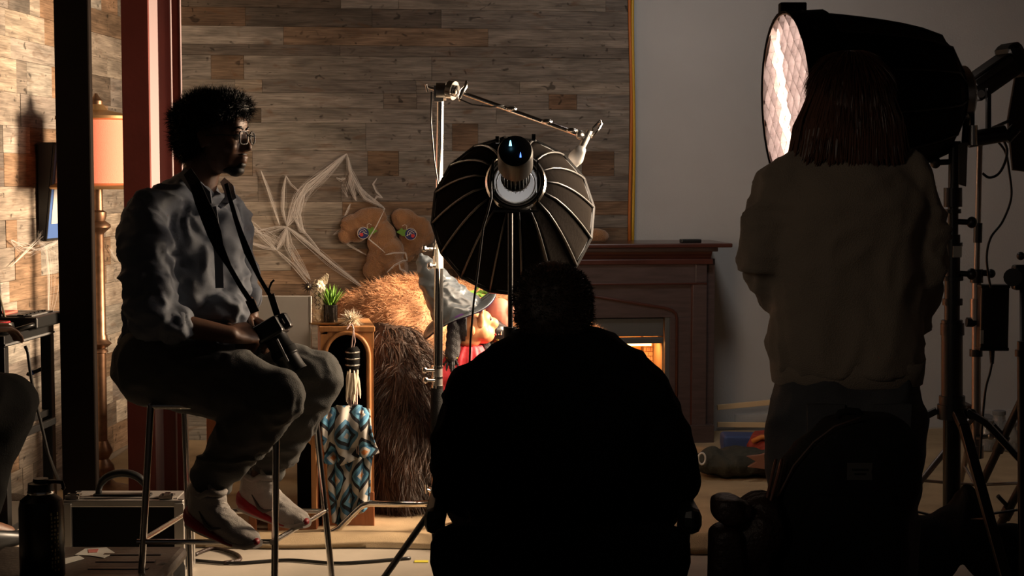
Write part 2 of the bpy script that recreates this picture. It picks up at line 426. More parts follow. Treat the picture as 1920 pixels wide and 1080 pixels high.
# rows of the back wall, heights read off the photograph; (from_px, to_px, colour) pins the boards that stand out
D0 = 8.45
def rz(py): return P(700, py, D0).z
rows = [-30, -8, 17, 52, 86, 106, 151, 175, 204, 231, 283, 330, 378, 404, 428, 466, 506, 532, 580, 610, 650, 690, 716, 750, 792, 820]
special = {17: [(348, 465, (.19, .105, .055)), (465, 700, (.115, .09, .07)), (700, 828, (.125, .095, .075)), (828, 1178, (.2, .165, .14))],
           52: [(348, 535, (.31, .27, .23)), (535, 915, (.26, .155, .085)), (915, 1178, (.25, .20, .16))],
           86: [(348, 640, (.15, .12, .10)), (640, 1178, (.17, .135, .11))],
           106: [(348, 400, (.22, .19, .165)), (400, 461, (.20, .12, .065)), (461, 810, (.245, .21, .175)), (810, 1178, (.23, .19, .155))],
           175: [(348, 720, (.27, .235, .2)), (720, 782, (.22, .17, .13)), (782, 1028, (.24, .195, .16)), (1028, 1080, (.24, .12, .055)), (1080, 1178, (.24, .2, .17))],
           204: [(348, 492, (.12, .085, .055)), (492, 930, (.27, .235, .2)), (930, 1178, (.25, .215, .18))],
           231: [(348, 687, (.27, .24, .2)), (687, 848, (.25, .22, .19)), (848, 896, (.20, .11, .055)), (896, 1178, (.25, .21, .175))],
           283: [(348, 475, (.23, .16, .1)), (475, 690, (.27, .23, .195)), (690, 748, (.22, .125, .06)), (748, 1090, (.29, .26, .22)), (1090, 1150, (.2, .105, .05)), (1150, 1178, (.24, .2, .16))],
           330: [(348, 485, (.25, .2, .16)), (485, 640, (.2, .155, .12)), (640, 1178, (.23, .19, .16))]}
zs = [2.98, 2.86, 2.74, 2.62] if False else []
for k in range(len(rows) - 1):
    z1, z0 = rz(rows[k]), rz(rows[k + 1])
    if rows[k] in special:
        for a, b, c in special[rows[k]]:
            g_ = sum(c) / 3; c = [lerp(x, g_ * w_, .38) for x, w_ in zip(c, (1.12, 1, .86))]
            plank(wall_back, CORN, bu, bn, (-0 if a == 348 else WB(a)), WB(b), z0, z1, c)
    else:
        t = 0.016
        while t < EB - .001:
            L = random.choice([.14, .3, .55, .8, 1.1]); t1 = t + L
            if EB - t1 < .12: t1 = EB
            plank(wall_back, CORN, bu, bn, t, t1, z0, z1, pickcol()); t = t1
z = rz(rows[-1])
while z > .0:
    z0 = max(0.002, z - .09); 
    if z - z0 < .02: break
    plank(wall_back, CORN, bu, bn, .016, EB * .5, z0, z, pickcol()); plank(wall_back, CORN, bu, bn, EB * .5, EB, z0, z, pickcol()); z = z0
zt = rz(rows[0])
for z0, z1 in ((zt, zt + .13), (zt + .13, zt + .22), (zt + .22, 3.38)):
    plank(wall_back, CORN, bu, bn, .016, EB * .4, z0, z1, pickcol()); plank(wall_back, CORN, bu, bn, EB * .4, EB, z0, z1, pickcol())
# left wall
random.seed(21); z = .002; LEN = 2.6
while z < 3.3:
    h = random.choice([.09, .14, .14, .115, .145]); z1 = z + h
    t = 0
    while t < LEN - .001:
        L = random.choice([.12, .25, .45, .3, .7]); t1 = t + L
        if LEN - t1 < .15: t1 = LEN
        c = pickcol(); c = [min(.62, x * 1.5) for x in c]  # boards lightened in colour to paint in the stronger light on this wall
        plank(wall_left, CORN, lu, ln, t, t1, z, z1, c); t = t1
    z = z1
random.seed(5)
ob('trim_1', MB().prism([CORN + bu * EB, CORN + bu * (EB + .012), CORN + bu * (EB + .012) + bn * .024, CORN + bu * EB + bn * .024], (0, 0, 3.35)), mat('plank_edge_trim', (.10, .06, .035), .7), kind='structure')
ob('trim_2', MB().prism([CORN + ln * .02 + bu * .0, CORN + ln * .02 + bu * .022, CORN + ln * .02 + bu * .022 + bn * .045, CORN + ln * .02 + bn * .045], (0, 0, 3.3)), mat('corner_trim', (.42, .27, .11), .6), kind='structure')
bs = ob('baseboard_right', MB().prism([dw[0] + bn * .0 + bu * .6, dw[1], dw[1] + bn * .012, dw[0] + bn * .012 + bu * .6], (0, 0, .09)), M_dry, kind='structure')
# carpet laid over the set floor, with a soft rolled front edge
cpts = [(-1.80, 5.95), (-1.2, 5.90), (-.2, 5.88), (.6, 5.80), (1.0, 5.76), (2.2, 5.75), (3.3, 5.8)]
cm = MB()
def carp(u, v):
    x = lerp(-1.93, 3.9, u); x = x - .10 * (1 - v) * (1 - u) ** 3; yb = 8.2 + KB * (x + 2) * .9
    yf = np.interp(x, [c[0] for c in cpts], [c[1] for c in cpts]) + .012 * math.sin(x * 9)
    if v < .04: return (x, yf + .01, .002)
    vv = (v - .04) / .96; y = lerp(yf - .0, yb, vv ** 1.4)
    bulge = .045 * math.exp(-((y - yf - .09) / .07) ** 2)
    return (x, y, .018 * min(1, (v - .0) * 10) + bulge * (.7 + .4 * math.sin(x * 3)) + .010 * math.sin(x * 4 + y * 2.2) ** 2)
cm.grid(carp, 90, 60)
ob('carpet', cm, M_carpet, smooth=True, label='tan carpet laid over the concrete under the whole film set', cat='carpet', solid=0)
# ------------------------------------------------------------------ columns
def post(name, label, x0, x1, D, m, depth):
    a = XZ(x0, D, 0); b = XZ(x1, D, 0); c = (a + b) / 2
    t = thing(name, label, 'column', (c.x, c.y + depth / 2, 0)); return t, c, (b - a).length
t, c, wd = post('square_column', 'dark brown square steel column in front of the wall picture', 119, 184, 5.98, M_blackcol, .14)
ob('shaft', MB().box((c.x, c.y + .02, 1.7), (wd, .04, 3.39), 0), M_blackcol, t, bevel=.006)
ob('base_plate', MB().box((c.x, c.y + .03, .010), (wd + .07, .14, .016)), M_blackcol, t, bevel=.003)
t = thing('steel_column', 'dark red steel H column with pale lit edges behind the seated man', 'column', XZ(290, 6.4, 0))
def plate(nm, x0, x1, D, dp, m=M_red, edge=None):
    a = XZ(x0, D, 0); b = XZ(x1, D, 0)
    ob(nm, MB().box(((a.x + b.x) / 2, D + dp / 2, 1.7), (b.x - a.x, dp, 3.39)), m, t, bevel=.002)
plate('flange', 242, 292, 6.30, .02)
plate('flange', 333, 350, 6.52, .02)
plate('web', 300, 333, 6.42, .012)
def strip(nm, x, D, wdt, dp, m):
    a = XZ(x, D, 0); ob(nm, MB().box((a.x, D + dp / 2, 1.7), (wdt, dp, 3.39)), m, t)
# flange tips, rounded and coloured as a lit copy of the red paint
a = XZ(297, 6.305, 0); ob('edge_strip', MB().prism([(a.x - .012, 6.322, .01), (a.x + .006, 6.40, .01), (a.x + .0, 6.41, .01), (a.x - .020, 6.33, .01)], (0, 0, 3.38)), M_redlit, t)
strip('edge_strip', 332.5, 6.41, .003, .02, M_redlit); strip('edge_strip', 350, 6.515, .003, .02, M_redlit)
ob('base_plate', MB().box((XZ(296, 6.42, 0).x, 6.42, .01), (.3, .3, .018)), M_red, t)

# ------------------------------------------------------------------ floor lamp
D = 6.92; c = XZ(193, D, 0); t = thing('floor_lamp', 'bronze floor lamp with a coral drum shade behind the dark column', 'lamp', c)
def zz(py, D=6.92): return P(193, py, D).z
zb, zt_ = zz(353), zz(222)
s = MB()
pr = [(.212, zb), (.212, zb + .02), (.200, zb + .022), (.172, zt_ - .02)]
ob('lamp_shade', MB().tube([V((c.x, D, zb)), V((c.x, D, zt_))], [.172, .150], 40), M_shade, t, smooth='auto')
ob('shade_trim', MB().lathe([(.196, 0), (.202, .008), (.196, .016), (.172, .026)], (c.x, D, zb - .004), n=40), M_brass, t, smooth='auto')
ob('shade_trim', MB().lathe([(.164, 0), (.173, .006), (.171, .018), (.12, .03), (.05, .045), (.03, .07), (.012, .075)], (c.x, D, zt_ - .01), n=40), M_brass, t, smooth='auto')
ob('finial', MB().lathe([(.01, 0), (.03, .012), (.03, .03), (.012, .05), (.006, .062)], (c.x, D, zt_ + .045), n=16), M_bronze, t, smooth='auto')
pole = [(.028, 0), (.03, zz(600) - zz(880))]
z0 = .0
prof = [(.15, .001), (.15, .02), (.13, .03), (.06, .05), (.04, .07), (.055, .1), (.05, .13), (.028, .16), (.045, .19), (.045, .2), (.026, .24)]
for py, bulge in ((842, 0),): prof += [(.026, zz(845)), (.034, zz(843)), (.034, zz(838)), (.024, zz(835))]
prof += [(.024, zz(662)), (.034, zz(660)), (.030, zz(656)), (.020, zz(653)), (.034, zz(650)), (.050, zz(644)), (.034, zz(638)), (.030, zz(634)), (.030, zz(630)), (.026, zz(626)),
         (.024, zz(440)), (.026, zz(437)), (.036, zz(433)), (.054, zz(426)), (.052, zz(421)), (.030, zz(414)), (.036, zz(405)), (.036, zz(398)), (.022, zz(394)), (.020, zz(300))]
ob('pole', MB().lathe(prof, (c.x, D, 0), n=24), M_bronze, t, smooth='auto', ang=50)

# ------------------------------------------------------------------ picture on the left wall
o = LW(100, 360, .02); t = thing('framed_picture', 'blue matted picture with a black frame hanging tilted on the left wall', 'picture', o)
ca = LW(70, 267, .02); cb_ = LW(70, 452, .02); far = LW(142, 360, .02)
L_ = (V((far.x, far.y, 0)) - V((ca.x, ca.y, 0))).length
zt1, zb1 = ca.z, cb_.z
def pq(s_, z, off): p = V((ca.x, ca.y, 0)) - lu * s_ + ln * off; return V((p.x, p.y, z))
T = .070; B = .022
ob('black_wedge', MB().add([pq(0, zb1, 0), pq(L_, zb1, 0), pq(L_, zt1, 0), pq(0, zt1, 0), pq(0, zb1, B), pq(L_, zb1, B), pq(L_, zt1, T), pq(0, zt1, T)],
   [(0, 1, 2, 3), (4, 5, 6, 7), (0, 1, 5, 4), (3, 2, 6, 7), (0, 3, 7, 4), (1, 2, 6, 5)]), M_ink, t)  # solid black wedge between the tilted picture and the wall
def face(s0, s1, q0, q1, e):
    H = zt1 - zb1
    def g(s_, q): return pq(s_, zb1 + H * q, lerp(B, T, q) + e)
    return [g(s0, q0), g(s1, q0), g(s1, q1), g(s0, q1)]
ob('picture_mat', MB().prism(face(.004, L_ - .004, .005, .995, .002), ln * .002), M_bluemat, t)
ob('print', MB().prism(face(.05, L_ - .05, .17, .9, .005), ln * .002), M_paper, t)
k = MB(); random.seed(3)
for i in range(26):
    s0 = random.uniform(.08, L_ - .14); q0 = random.uniform(.24, .72); h = random.uniform(.06, .16); d = random.uniform(-.03, .03)
    f = face(s0, s0 + .012, q0, q0 + h, .008); f[2] += -lu * d; f[3] += -lu * d
    k.prism(f, ln * .001)
ob('ink_drawing', k, M_ink, t)
k = MB()
for s0, s1, q0, q1 in ((0, L_, 0, .022), (0, L_, .978, 1), (0, .01, 0, 1), (L_ - .01, L_, 0, 1)): k.prism(face(s0, s1, q0, q1, .003), ln * .006)
ob('frame_moulding', k, M_ink, t)

# ------------------------------------------------------------------ equipment cart at the left edge
D1, D2 = 5.1, 6.02; zt2 = .835
A2 = XZ(101, D2, zt2); u2 = V((-.06, -1, 0)).normalized(); w2 = V((-1, .06, 0)).normalized()
LC = .50; WC = .34
t = thing('equipment_cart', 'black metal equipment cart against the left wall', 'cart', (A2.x, A2.y, 0))
def cq(a, b, z): p = V((A2.x, A2.y, 0)) + u2 * a + w2 * b; return V((p.x, p.y, z))
def slab(nm, a0, a1, b0, b1, z0, z1, m, par, bev=.003):
    return ob(nm, MB().prism([cq(a0, b0, z0), cq(a1, b0, z0), cq(a1, b1, z0), cq(a0, b1, z0)], (0, 0, z1 - z0)), m, par, bevel=bev)
slab('tabletop', 0, LC, 0, WC, zt2 - .04, zt2, M_black, t)
slab('edge_rail', -.002, LC, -.004, 0, zt2 - .035, zt2 - .028, M_grey, t, 0)
slab('shelf', .0, LC, .01, WC - .01, .49, .515, M_black, t)
slab('shelf', .0, LC, .01, WC - .01, .13, .155, M_black, t)
for a, b in ((.0, .0), (LC - .04, .0), (.0, WC - .04), (LC - .04, WC - .04)): slab('leg', a, a + .04, b, b + .04, 0.03, zt2 - .04, M_black, t)
for a, b in ((.02, .02), (LC - .02, .02), (.02, WC - .02), (LC - .02, WC - .02)):
    ob('caster', MB().cyl(cq(a, b - .012, .016), cq(a, b + .012, .016), .016), M_black, t, smooth='auto')
slab('power_strip', .05, .4, -.02, -.004, .46, .485, M_black, t)
# things on it
pc = cq(.03, .02, zt2)
e = thing('video_switcher', 'low black control box with a raised rim on the far end of the cart', 'device', cq(.14, .1, zt2))
slab('body', -.035, .26, -.03, .26, zt2, zt2 + .045, M_black, e, .008)
slab('screen_panel', .0, .23, .0, .23, zt2 + .045, zt2 + .049, M_grey, e, 0)
for i in range(6): slab('button', .03 + i * .04, .055 + i * .04, .02, .045, zt2 + .049, zt2 + .054, M_black, e, .001)
r = slab('red_notebook', .10, .24, .10, .25, zt2 + .0495, zt2 + .058, mat('coral_cover', (.75, .16, .11), .6), None, .002)
tag(r, 'thin coral red notebook lying on the black control box', 'notebook')
lp = thing('laptop', 'open dark laptop standing on the cart at the left picture edge', 'laptop', cq(.65, .2, zt2))
q0 = XZ(13, 5.80, zt2)
def lq(x, y, z): return V((q0.x + x, q0.y + y, zt2 + z))
ob('keyboard_base', MB().box(lq(-.16, -.10, .016), (.27, .20, .02)), M_black, lp, bevel=.004)
ob('touchpad', MB().box(lq(-.16, -.165, .0275), (.10, .06, .003)), M_grey, lp)
Rl = Matrix.Rotation(math.radians(-8), 3, 'X') @ Matrix.Rotation(math.radians(8), 3, 'Y')
ob('screen', MB().box(lq(-.16, .0, .125), (.28, .009, .20), Matrix.Rotation(math.radians(-14), 3, 'X') @ Matrix.Rotation(math.radians(-7), 3, 'Y')), M_black, lp, bevel=.003)
ob('screen_frame', MB().tube([lq(-.0, -.008, .03), lq(-.026, -.07, .235)], .0035, 6), mat('bezel', (.2, .18, .12), .5), lp)
rg = thing('headphones', 'black headphones with a red ring lying at the near cart edge', 'headphones', cq(.44, .06, zt2))
hc = XZ(1, 5.62, zt2 + .0)
ob('ear_cup', MB().lathe([(.045, 0), (.05, .012), (.045, .035), (.02, .04)], hc + V((0, 0, .002)), n=20), M_black, rg, smooth='auto')
ob('ring', MB().tube([hc + V((.032 * math.cos(a), .032 * math.sin(a), .041)) for a in np.linspace(0, 2 * PI, 20, endpoint=False)], .003, 6, closed=True), mat('red_ring', (.5, .02, .03), .5), rg)
ob('headband', MB().tube([hc + V((.05 + .07 * math.sin(a) , -.02 - .1 * math.cos(a) * .4, .012 + .02 * math.sin(a))) for a in np.linspace(0, PI, 12)], .008, 8), M_black, rg, smooth=True)
tag(ob('cable', MB().tube([XZ(47, 5.58, .765) + V((0, 0, .03)), P(52, 660, 5.58), P(57, 700, 5.6), P(64, 742, 5.62), P(76, 790, 5.66), P(90, 850, 5.72), P(111, 905, 5.78)], .006, 8), M_black, smooth=True), 'black cable drooping from the cart tabletop towards the metal case', 'cable')
tag(ob('blue_pen', MB().cyl(P(52, 702, 6.0), P(82, 690, 6.0), .008).cyl(P(50, 703, 6.0), P(52, 702, 6.0), .004), M_black), 'black marker held across the cart behind the knee', 'marker').name = 'marker'
ob('blue_band', MB().cyl(P(56, 700.5, 6.0), P(63, 697.5, 6.0), .0092), mat('blue_tape', (.03, .1, .5), .5), bpy.data.objects['marker'])

# ------------------------------------------------------------------ aluminium-edged case
Dc = 5.45; a = XZ(122, Dc, 0); b = XZ(345, Dc, 0); zc = P(200, 938, Dc).z; dp = .17; W = b.x - a.x; cx = (a.x + b.x) / 2
t = thing('flight_case', 'upright black case with aluminium edges and a curved black carry handle', 'case', (cx, Dc + dp / 2, 0))
ob('shell', MB().box((cx, Dc + dp / 2, zc / 2 + .004), (W - .012, dp - .012, zc - .02)), M_blackm, t)
for z in (.012, zc - .012):
    for y in (Dc + .01, Dc + dp - .01): ob('edge_rail', MB().box((cx, y, z), (W, .024, .024)), M_alu, t, bevel=.003)
    for x in (a.x + .01, b.x - .01): ob('edge_rail', MB().box((x, Dc + dp / 2, z), (.024, dp, .024)), M_alu, t, bevel=.003)
for x in (a.x + .012, b.x - .012):
    for y in (Dc - .002, Dc + dp): ob('corner_rail', MB().box((x, y, zc / 2), (.034, .02, zc - .02)), M_alu, t, bevel=.003)
ob('lid_panel', MB().box((cx, Dc + dp / 2, zc - .002), (W - .05, dp - .05, .012)), mat('case_top', (.25, .23, .21), .5, .5), t)
hx = XZ(225, Dc, 0).x
ob('carry_handle', MB().tube([V((hx + .085 * math.cos(q), Dc + .06, zc + .006 + .078 * math.sin(q) ** .8)) for q in np.linspace(0.0, PI, 17)], [.011] * 3 + [.014] * 11 + [.011] * 3, 10), M_black, t, smooth=True)
ob('handle_plate', MB().box((hx, Dc + .06, zc + .008), (.2, .035, .008)), M_black, t, bevel=.002)
for px in (136, 312):
    x = XZ(px, Dc, 0).x
    lt = ob('latch', MB().box((x, Dc + .03, zc + .008), (.05, .045, .012)), M_chrome, t, bevel=.002)
    ob('latch_hook', MB().box((x + .004, Dc + .022, zc + .018), (.02, .03, .008)).cyl((x - .015, Dc + .02, zc + .016), (x + .025, Dc + .02, zc + .016), .006), M_chrome, lt)
# low black road case in front
t = thing('low_case', 'low black hard case with torn paper stickers on its lid', 'case', XZ(165, 4.75, 0))
zc = .215; y0, y1 = 4.42, 5.02; xa, xb = XZ(-60, 4.7, zc).x, XZ(316, 4.75, zc).x
ob('body', MB().box(((xa + xb) / 2, (y0 + y1) / 2, zc / 2 - .012), (xb - xa, y1 - y0, zc - .03)), M_blackm, t, bevel=.03)
ob('lid', MB().box(((xa + xb) / 2, (y0 + y1) / 2, zc - .022), (xb - xa + .006, y1 - y0 + .006, .044)), mat('case_lid', (.035, .025, .018), .5, bump=.2), t, bevel=.018)
for i in range(5): ob('ridge', MB().box(((xa + xb) / 2 + .15, lerp(y0, y1, .2 + i * .15), zc + .001), (.18, .02, .004)), M_black, t, bevel=.001)
def sticker(pts, m):
    k = MB(); k.prism([XZ(p[0], lerp(y1, y0, (p[1] - 1035) / 78) , zc + .0012) for p in pts], (0, 0, .0012)); return ob('sticker', k, m, t)
sticker([(140, 1052), (160, 1041), (200, 1039), (215, 1048), (195, 1057), (170, 1053)], M_tape)
sticker([(165, 1043), (185, 1042), (182, 1048), (166, 1049)], mat('faded_red_print', (.4, .12, .1), .6)).location.z = .001
sticker([(98, 1062), (148, 1053), (158, 1058), (118, 1068)], M_tape)
for px in (262, 300): ob('corner_cap', MB().ell((xb - .03, y0 + .06 + (px - 262) * .008, zc - .04), (.035, .05, .045)), M_black, t, smooth=True)
# bottle on it
D = 4.62; s_ = F / D; b0 = V((XZ(80, D, zc).x, D, zc + .0005)); zt3 = P(80, 897, D).z; H = zt3 - b0.z
t = thing('water_bottle', 'large dark insulated water bottle with a loop cap standing on the low case', 'bottle', b0)
R = 42 / s_; hb = P(80, 945, D).z - b0.z
ob('body', MB().lathe([(R - .004, 0), (R, .006), (R, hb - .01), (R * .93, hb + .012), (R * .62, hb + .028), (R * .58, hb + .032)], b0, n=32), M_bottle, t, smooth='auto')
ob('neck_ring', MB().lathe([(R * .59, 0), (R * .61, .004), (R * .59, .008)], b0 + V((0, 0, hb + .032)), n=24), M_chrome, t, smooth='auto')
cp = ob('cap', MB().lathe([(R * .58, 0), (R * .56, .022), (R * .35, .026), (R * .33, H - hb - .04)], b0 + V((0, 0, hb + .040)), n=24), M_black, t, smooth='auto')
ob('cap_handle', MB().tube([b0 + V((0, 0, hb + .066)), b0 + V((.045, -.01, hb + .068)), b0 + V((.066, -.012, hb + .066)), b0 + V((.07, -.012, hb + .05)), b0 + V((.066, -.012, hb + .046))], .006, 8), M_black, cp, smooth=True)
k = MB(); random.seed(8)
for i in range(15):
    for j in range(3):
        an = math.radians(-48 + j * 9 + random.uniform(-1, 1)); z = .03 + i * .0118; x = V((math.cos(an), math.sin(an), 0)); yv = V((-math.sin(an), math.cos(an), 0))
        if random.random() < .8: k.box(b0 + x * (R + .0005) + V((0, 0, z)), (.0015, random.uniform(.003, .006), random.uniform(.004, .009)), Matrix.Rotation(an, 3, 'Z'))
ob('printed_text', k, mat('gold_print', (.45, .36, .18), .5), t)

# ------------------------------------------------------------------ stool under the seated man
t = thing('bar_stool', 'chrome four legged bar stool that the man sits on', 'stool', P(420, 1180, 4.9) * 0 + V((XZ(440, 4.9, .7).x, 4.9, 0)))
N1, N2 = 4.68, 5.12
def leg(px0, py0, px1, py1, D, r=.0105):
    p, q = P(px0, py0, D), P(px1, py1, D); p = p + (p - q) * ((.715 - p.z) / (p - q).z); d = (q - p); k = (p.z - .0) / (p.z - q.z); e = p + d * k
    o = ob('leg', MB().cyl(p, e + V((0, 0, .001)), r, n=14), M_chrome, t, smooth='auto'); ob('foot_cap', MB().cyl(e, e + V((0, 0, .02)), r * 1.25, n=14), M_black, o); return p, e
l1 = leg(284, 745, 265, 1080, N1); l2 = leg(519, 735, 515, 1080, N1); l3 = leg(345, 745, 357, 1080, N2); l4 = leg(588, 745, 622, 1080, N2)
zs_ = .66
ob('seat', MB().loft([(V((XZ(440, 4.9, .7).x, 4.9, z)), (1, 0, 0), (0, 1, 0), r, r, 3) for z, r in ((.705, .16), (.712, .18), (.728, .18), (.735, .165))], 32), M_blackf, t, smooth='auto')
fr = [P(263, 1006, N1), P(512, 1006, N1), P(610, 968, N2), P(356, 966, N2)]
zf = sum(p.z for p in fr) / 4
fr = [V((XZ(*a, 0).x, 0, 0)) for a in ()] or [V((p.x, p.y, zf)) for p in fr]
for i in range(4): ob('footrest_bar', MB().cyl(fr[i] + (fr[i] - fr[(i + 1) % 4]).normalized() * .01, fr[(i + 1) % 4], .008), M_chrome, t, smooth='auto')
for a, b in ((l1, l2), (l2, l4), (l4, l3), (l3, l1)): ob('seat_rail', MB().cyl(V((a[0].x, a[0].y, .712)), V((b[0].x, b[0].y, .712)), .009), M_chrome, t, smooth='auto')

# cables on the floor and tape
def cable(pts, r, m, label):
    pp = [(XZ(px, F * HC / (py - 335) if D is None else D, 0) + V((0, 0, r + .001))) for px, py, D in pts]
    # smooth by Catmull
    out = []
    for i in range(len(pp) - 1):
        p0, p1, p2, p3 = pp[max(i - 1, 0)], pp[i], pp[i + 1], pp[min(i + 2, len(pp) - 1)]
        for k in range(8):
            t_ = k / 8; out.append(.5 * ((2 * p1) + (p2 - p0) * t_ + (2 * p0 - 5 * p1 + 4 * p2 - p3) * t_ ** 2 + (3 * p1 - p0 - 3 * p2 + p3) * t_ ** 3))
    out.append(pp[-1]); return ob('cable', MB().tube(out, r, 6), m, smooth=True, label=label, cat='cable')
cable([(360, 1062, None), (440, 1068, None), (540, 1062, None), (640, 1068, None), (770, 1058, None)], .006, M_black, 'thin black cable lying on the bare floor below the stool legs')
cable([(366, 1052, None), (400, 1040, None), (440, 1050, None), (450, 1062, None), (420, 1068, None)], .007, M_leather, 'brown cable looped on the floor under the near shoe')
q = XZ(790, F * HC / (1062 - 335), 0); ob('floor_tape', MB().box(q + V((0, 0, .0015)), (.05, .03, .002)), M_hivis, label='short yellow tape mark on the floor beside the dark chair', cat='tape')
# bits at the bottom left: dark bag with pale strap on the floor by the cart
q = XZ(20, 6.35, 0)
k = MB().ell(q + V((-.05, 0, .05)), (.14, .10, .07)).ell(q + V((.04, -.02, .06)), (.05, .07, .06))
ob('gear_bag', vox(k, .01, 3, folds(.008, (14, 14, 14))), M_leather, smooth=True, label='small dark soft bag on the floor under the cart', cat='bag')
q = XZ(25, 5.75, 0)
ob('cloth', vox(MB().ell(q + V((-.05, 0, .04)), (.12, .10, .10)).ell(q + V((.03, .05, .03)), (.08, .1, .07)), .01, 3, folds(.012, (14, 14, 5))), mat('cream_cloth', (.38, .32, .25), .8), smooth=True, label='crumpled cream cloth on the floor left of the bottle', cat='cloth')
# ------------------------------------------------------------------ fireplace
OF = .44
def fT(px, off=OF): return WB(px, off)
def fz(py, off=OF, px=1200): return BW(px, py, off).z
def fp(t, off, z): p = CORN + bu * t + bn * off; return V((p.x, p.y, z))
def fbox(nm, t0, t1, o0, o1, z0, z1, m, par, bev=.003, **k):
    return ob(nm, MB().prism([fp(t0, o0, z0), fp(t1, o0, z0), fp(t1, o1, z0), fp(t0, o1, z0)], (0, 0, z1 - z0)), m, par, bevel=bev, **k)
tR = fT(1326); tC = fT(1106); tL = 2 * tC - tR
fire = thing('fireplace', 'dark cherry wood fireplace mantel with a glowing orange firebox', 'fireplace', fp(tC, OF / 2, 0))
ztop = fz(456); zsh = fz(464); z1_ = fz(468); z2_ = fz(490); z3_ = fz(497)
W0 = .026
gap = .03
fbox('mantel_shelf', tL - .12, tR + .12, gap, OF + .06, zsh, ztop, M_cherryr, fire, .006)
fbox('bed_moulding', tL - .06, tR + .05, gap, OF + .035, fz(472), zsh, M_cherry, fire, .004)
# cove moulding (curved profile) along the front
k = MB(); prof = [(OF + .0, fz(488)), (OF + .004, fz(485)), (OF + .012, fz(480)), (OF + .026, fz(476)), (OF + .034, fz(472)), (OF + .0, fz(472))]
k.prism([fp(tL - .02, o_, z) for o_, z in prof], bu * (tR - tL + .04)); ob('cove_moulding', k, M_cherryr, fire)
fbox('lower_moulding', tL - .02, tR + .03, gap, OF + .014, fz(496), fz(486), M_cherryr, fire, .004)
zfr = fz(496); zb2 = fz(531)
xo = fT(1258); xoL = 2 * tC - xo                      # opening of the surround
fbox('frieze', tL, tR - .06, gap, OF, fz(531), zfr, M_cherry, fire, .002)
fbox('plinth_block', tR - .06, tR, gap, OF + .004, fz(531), zfr, M_cherry, fire, .003)
fbox('plinth_block', tL - .0, tL + .06, gap, OF + .0041, fz(531), zfr - .0005, M_cherry, fire, .003)
fbox('frieze_bead', tL, tR, OF - .01, OF + .010, fz(534), fz(530.5), M_cherryr, fire, .002)
# surround panel with a tudor-arched moulding
zop = fz(596)
def poly(nm, pts, o0, o1, m): return ob(nm, MB().prism([fp(a, o0, z) for a, z in pts], bn * (o1 - o0)), m, fire, bevel=.002)
poly('header_panel', [(tL + .02, zb2), (tR - .02, zb2), (tR - .02, zop), (tL + .02, zop)], gap, OF - .008, M_cherry)
fbox('side_panel', xo, tR - .02, gap, OF - .008, .02, zop, M_cherry, fire)
fbox('side_panel', tL + .02, xoL, gap, OF - .008, .02, zop, M_cherry, fire)
fbox('pilaster', tR - .075, tR, OF - .01, OF + .006, .1, zb2, M_cherry, fire)
fbox('pilaster', tL, tL + .075, OF - .01, OF + .006, .1, zb2, M_cherry, fire)
fbox('pilaster_foot', tR - .085, tR + .04, gap, OF + .02, .0, .11, M_cherry, fire)
fbox('pilaster_foot', tL - .04, tL + .085, gap, OF + .02, .0, .11, M_cherry, fire)
fbox('return_panel', tR - .01, tR + .05, gap, OF - .03, .1, fz(486), M_cherry, fire)
fbox('return_panel', tL - .05, tL + .01, gap, OF - .03, .1, fz(486), M_cherryr, fire)
fbox('bead', tR - .082, tR - .074, OF - .01, OF + .004, .11, zb2, M_cherryr, fire, .001)
fbox('bead', tL + .074, tL + .082, OF - .01, OF + .004, .11, zb2, M_cherryr, fire, .001)
am = [(fT(1271), .02), (fT(1271), fz(600)), (fT(1269), fz(589)), (fT(1262), fz(583)), (fT(1250), fz(578.5)), (fT(1115), fz(555)), (tC - .01, fz(555))]
am = am + [(2 * tC - a, z) for a, z in reversed(am)]
ob('arch_moulding', MB().tube([fp(a, OF - .006, z) for a, z in am], .008, 8), M_cherryr, fire, smooth=True)
# firebox
fb = ob('firebox', MB().prism([fp(xoL, .05, .03), fp(xo, .05, .03), fp(xo, .05, zop), fp(xoL, .05, zop)], bn * .01), M_greymet, fire)
wf = .045
fbox('metal_frame', xo - wf * .55, xo, OF - .05, OF - .012, .02, zop, M_greymet, fire, .002)
fbox('metal_frame', xoL, xoL + wf * .55, OF - .05, OF - .012, .02, zop, M_greymet, fire, .002)
fbox('metal_frame', xoL, xo, OF - .05, OF - .0125, fz(595, OF - .02) - .0001, zop + .001, M_greymet, fire, .001)
fbox('metal_frame', xoL, xo, OF - .05, OF - .0121, .02, .12, M_greymet, fire, .002)
xi = xo - wf * .55; xiL = xoL + wf * .55
fbox('vent_slot', xiL, xi, OF - .08, OF - .05, fz(600), zop, M_black, fire, 0)
fbox('hood_panel', xiL, xi - .005, OF - .055, OF - .03, fz(632), fz(598), M_greymet, fire, .003)
fbox('hood_lip', xiL, xi - .008, OF - .06, OF - .02, fz(645), fz(634), M_greymet, fire, .003)
ob('pull_handle', MB().tube([fp(fT(a), OF - .012, fz(b)) for a, b in ((1135, 641), (1150, 641), (1160, 640), (1172, 639))], .004, 6), M_black, fire)
M_glow = mat('amber_firebox_liner', (.75, .34, .08), .35)
fbox('liner', xiL, xi, .06, .075, .1, fz(630), M_glow, fire, 0)
fbox('liner', xiL - .004, xiL + .004, .07, OF - .06, .1, fz(634), M_glow, fire, 0)
fbox('liner', xiL, xi, .07, OF - .06, .095, .12, M_glow, fire, 0)
M_fbrick = mat('firebrick', (.62, .34, .2), .8, bump=.3, bscale=120, var=.2)
bp = MB().prism([fp(xi - .004, .075, .12), fp(xi + .004, .075, .12), fp(xi + .004, OF - .06, .12), fp(xi - .004, OF - .06, .12)], (0, 0, fz(634) - .12))
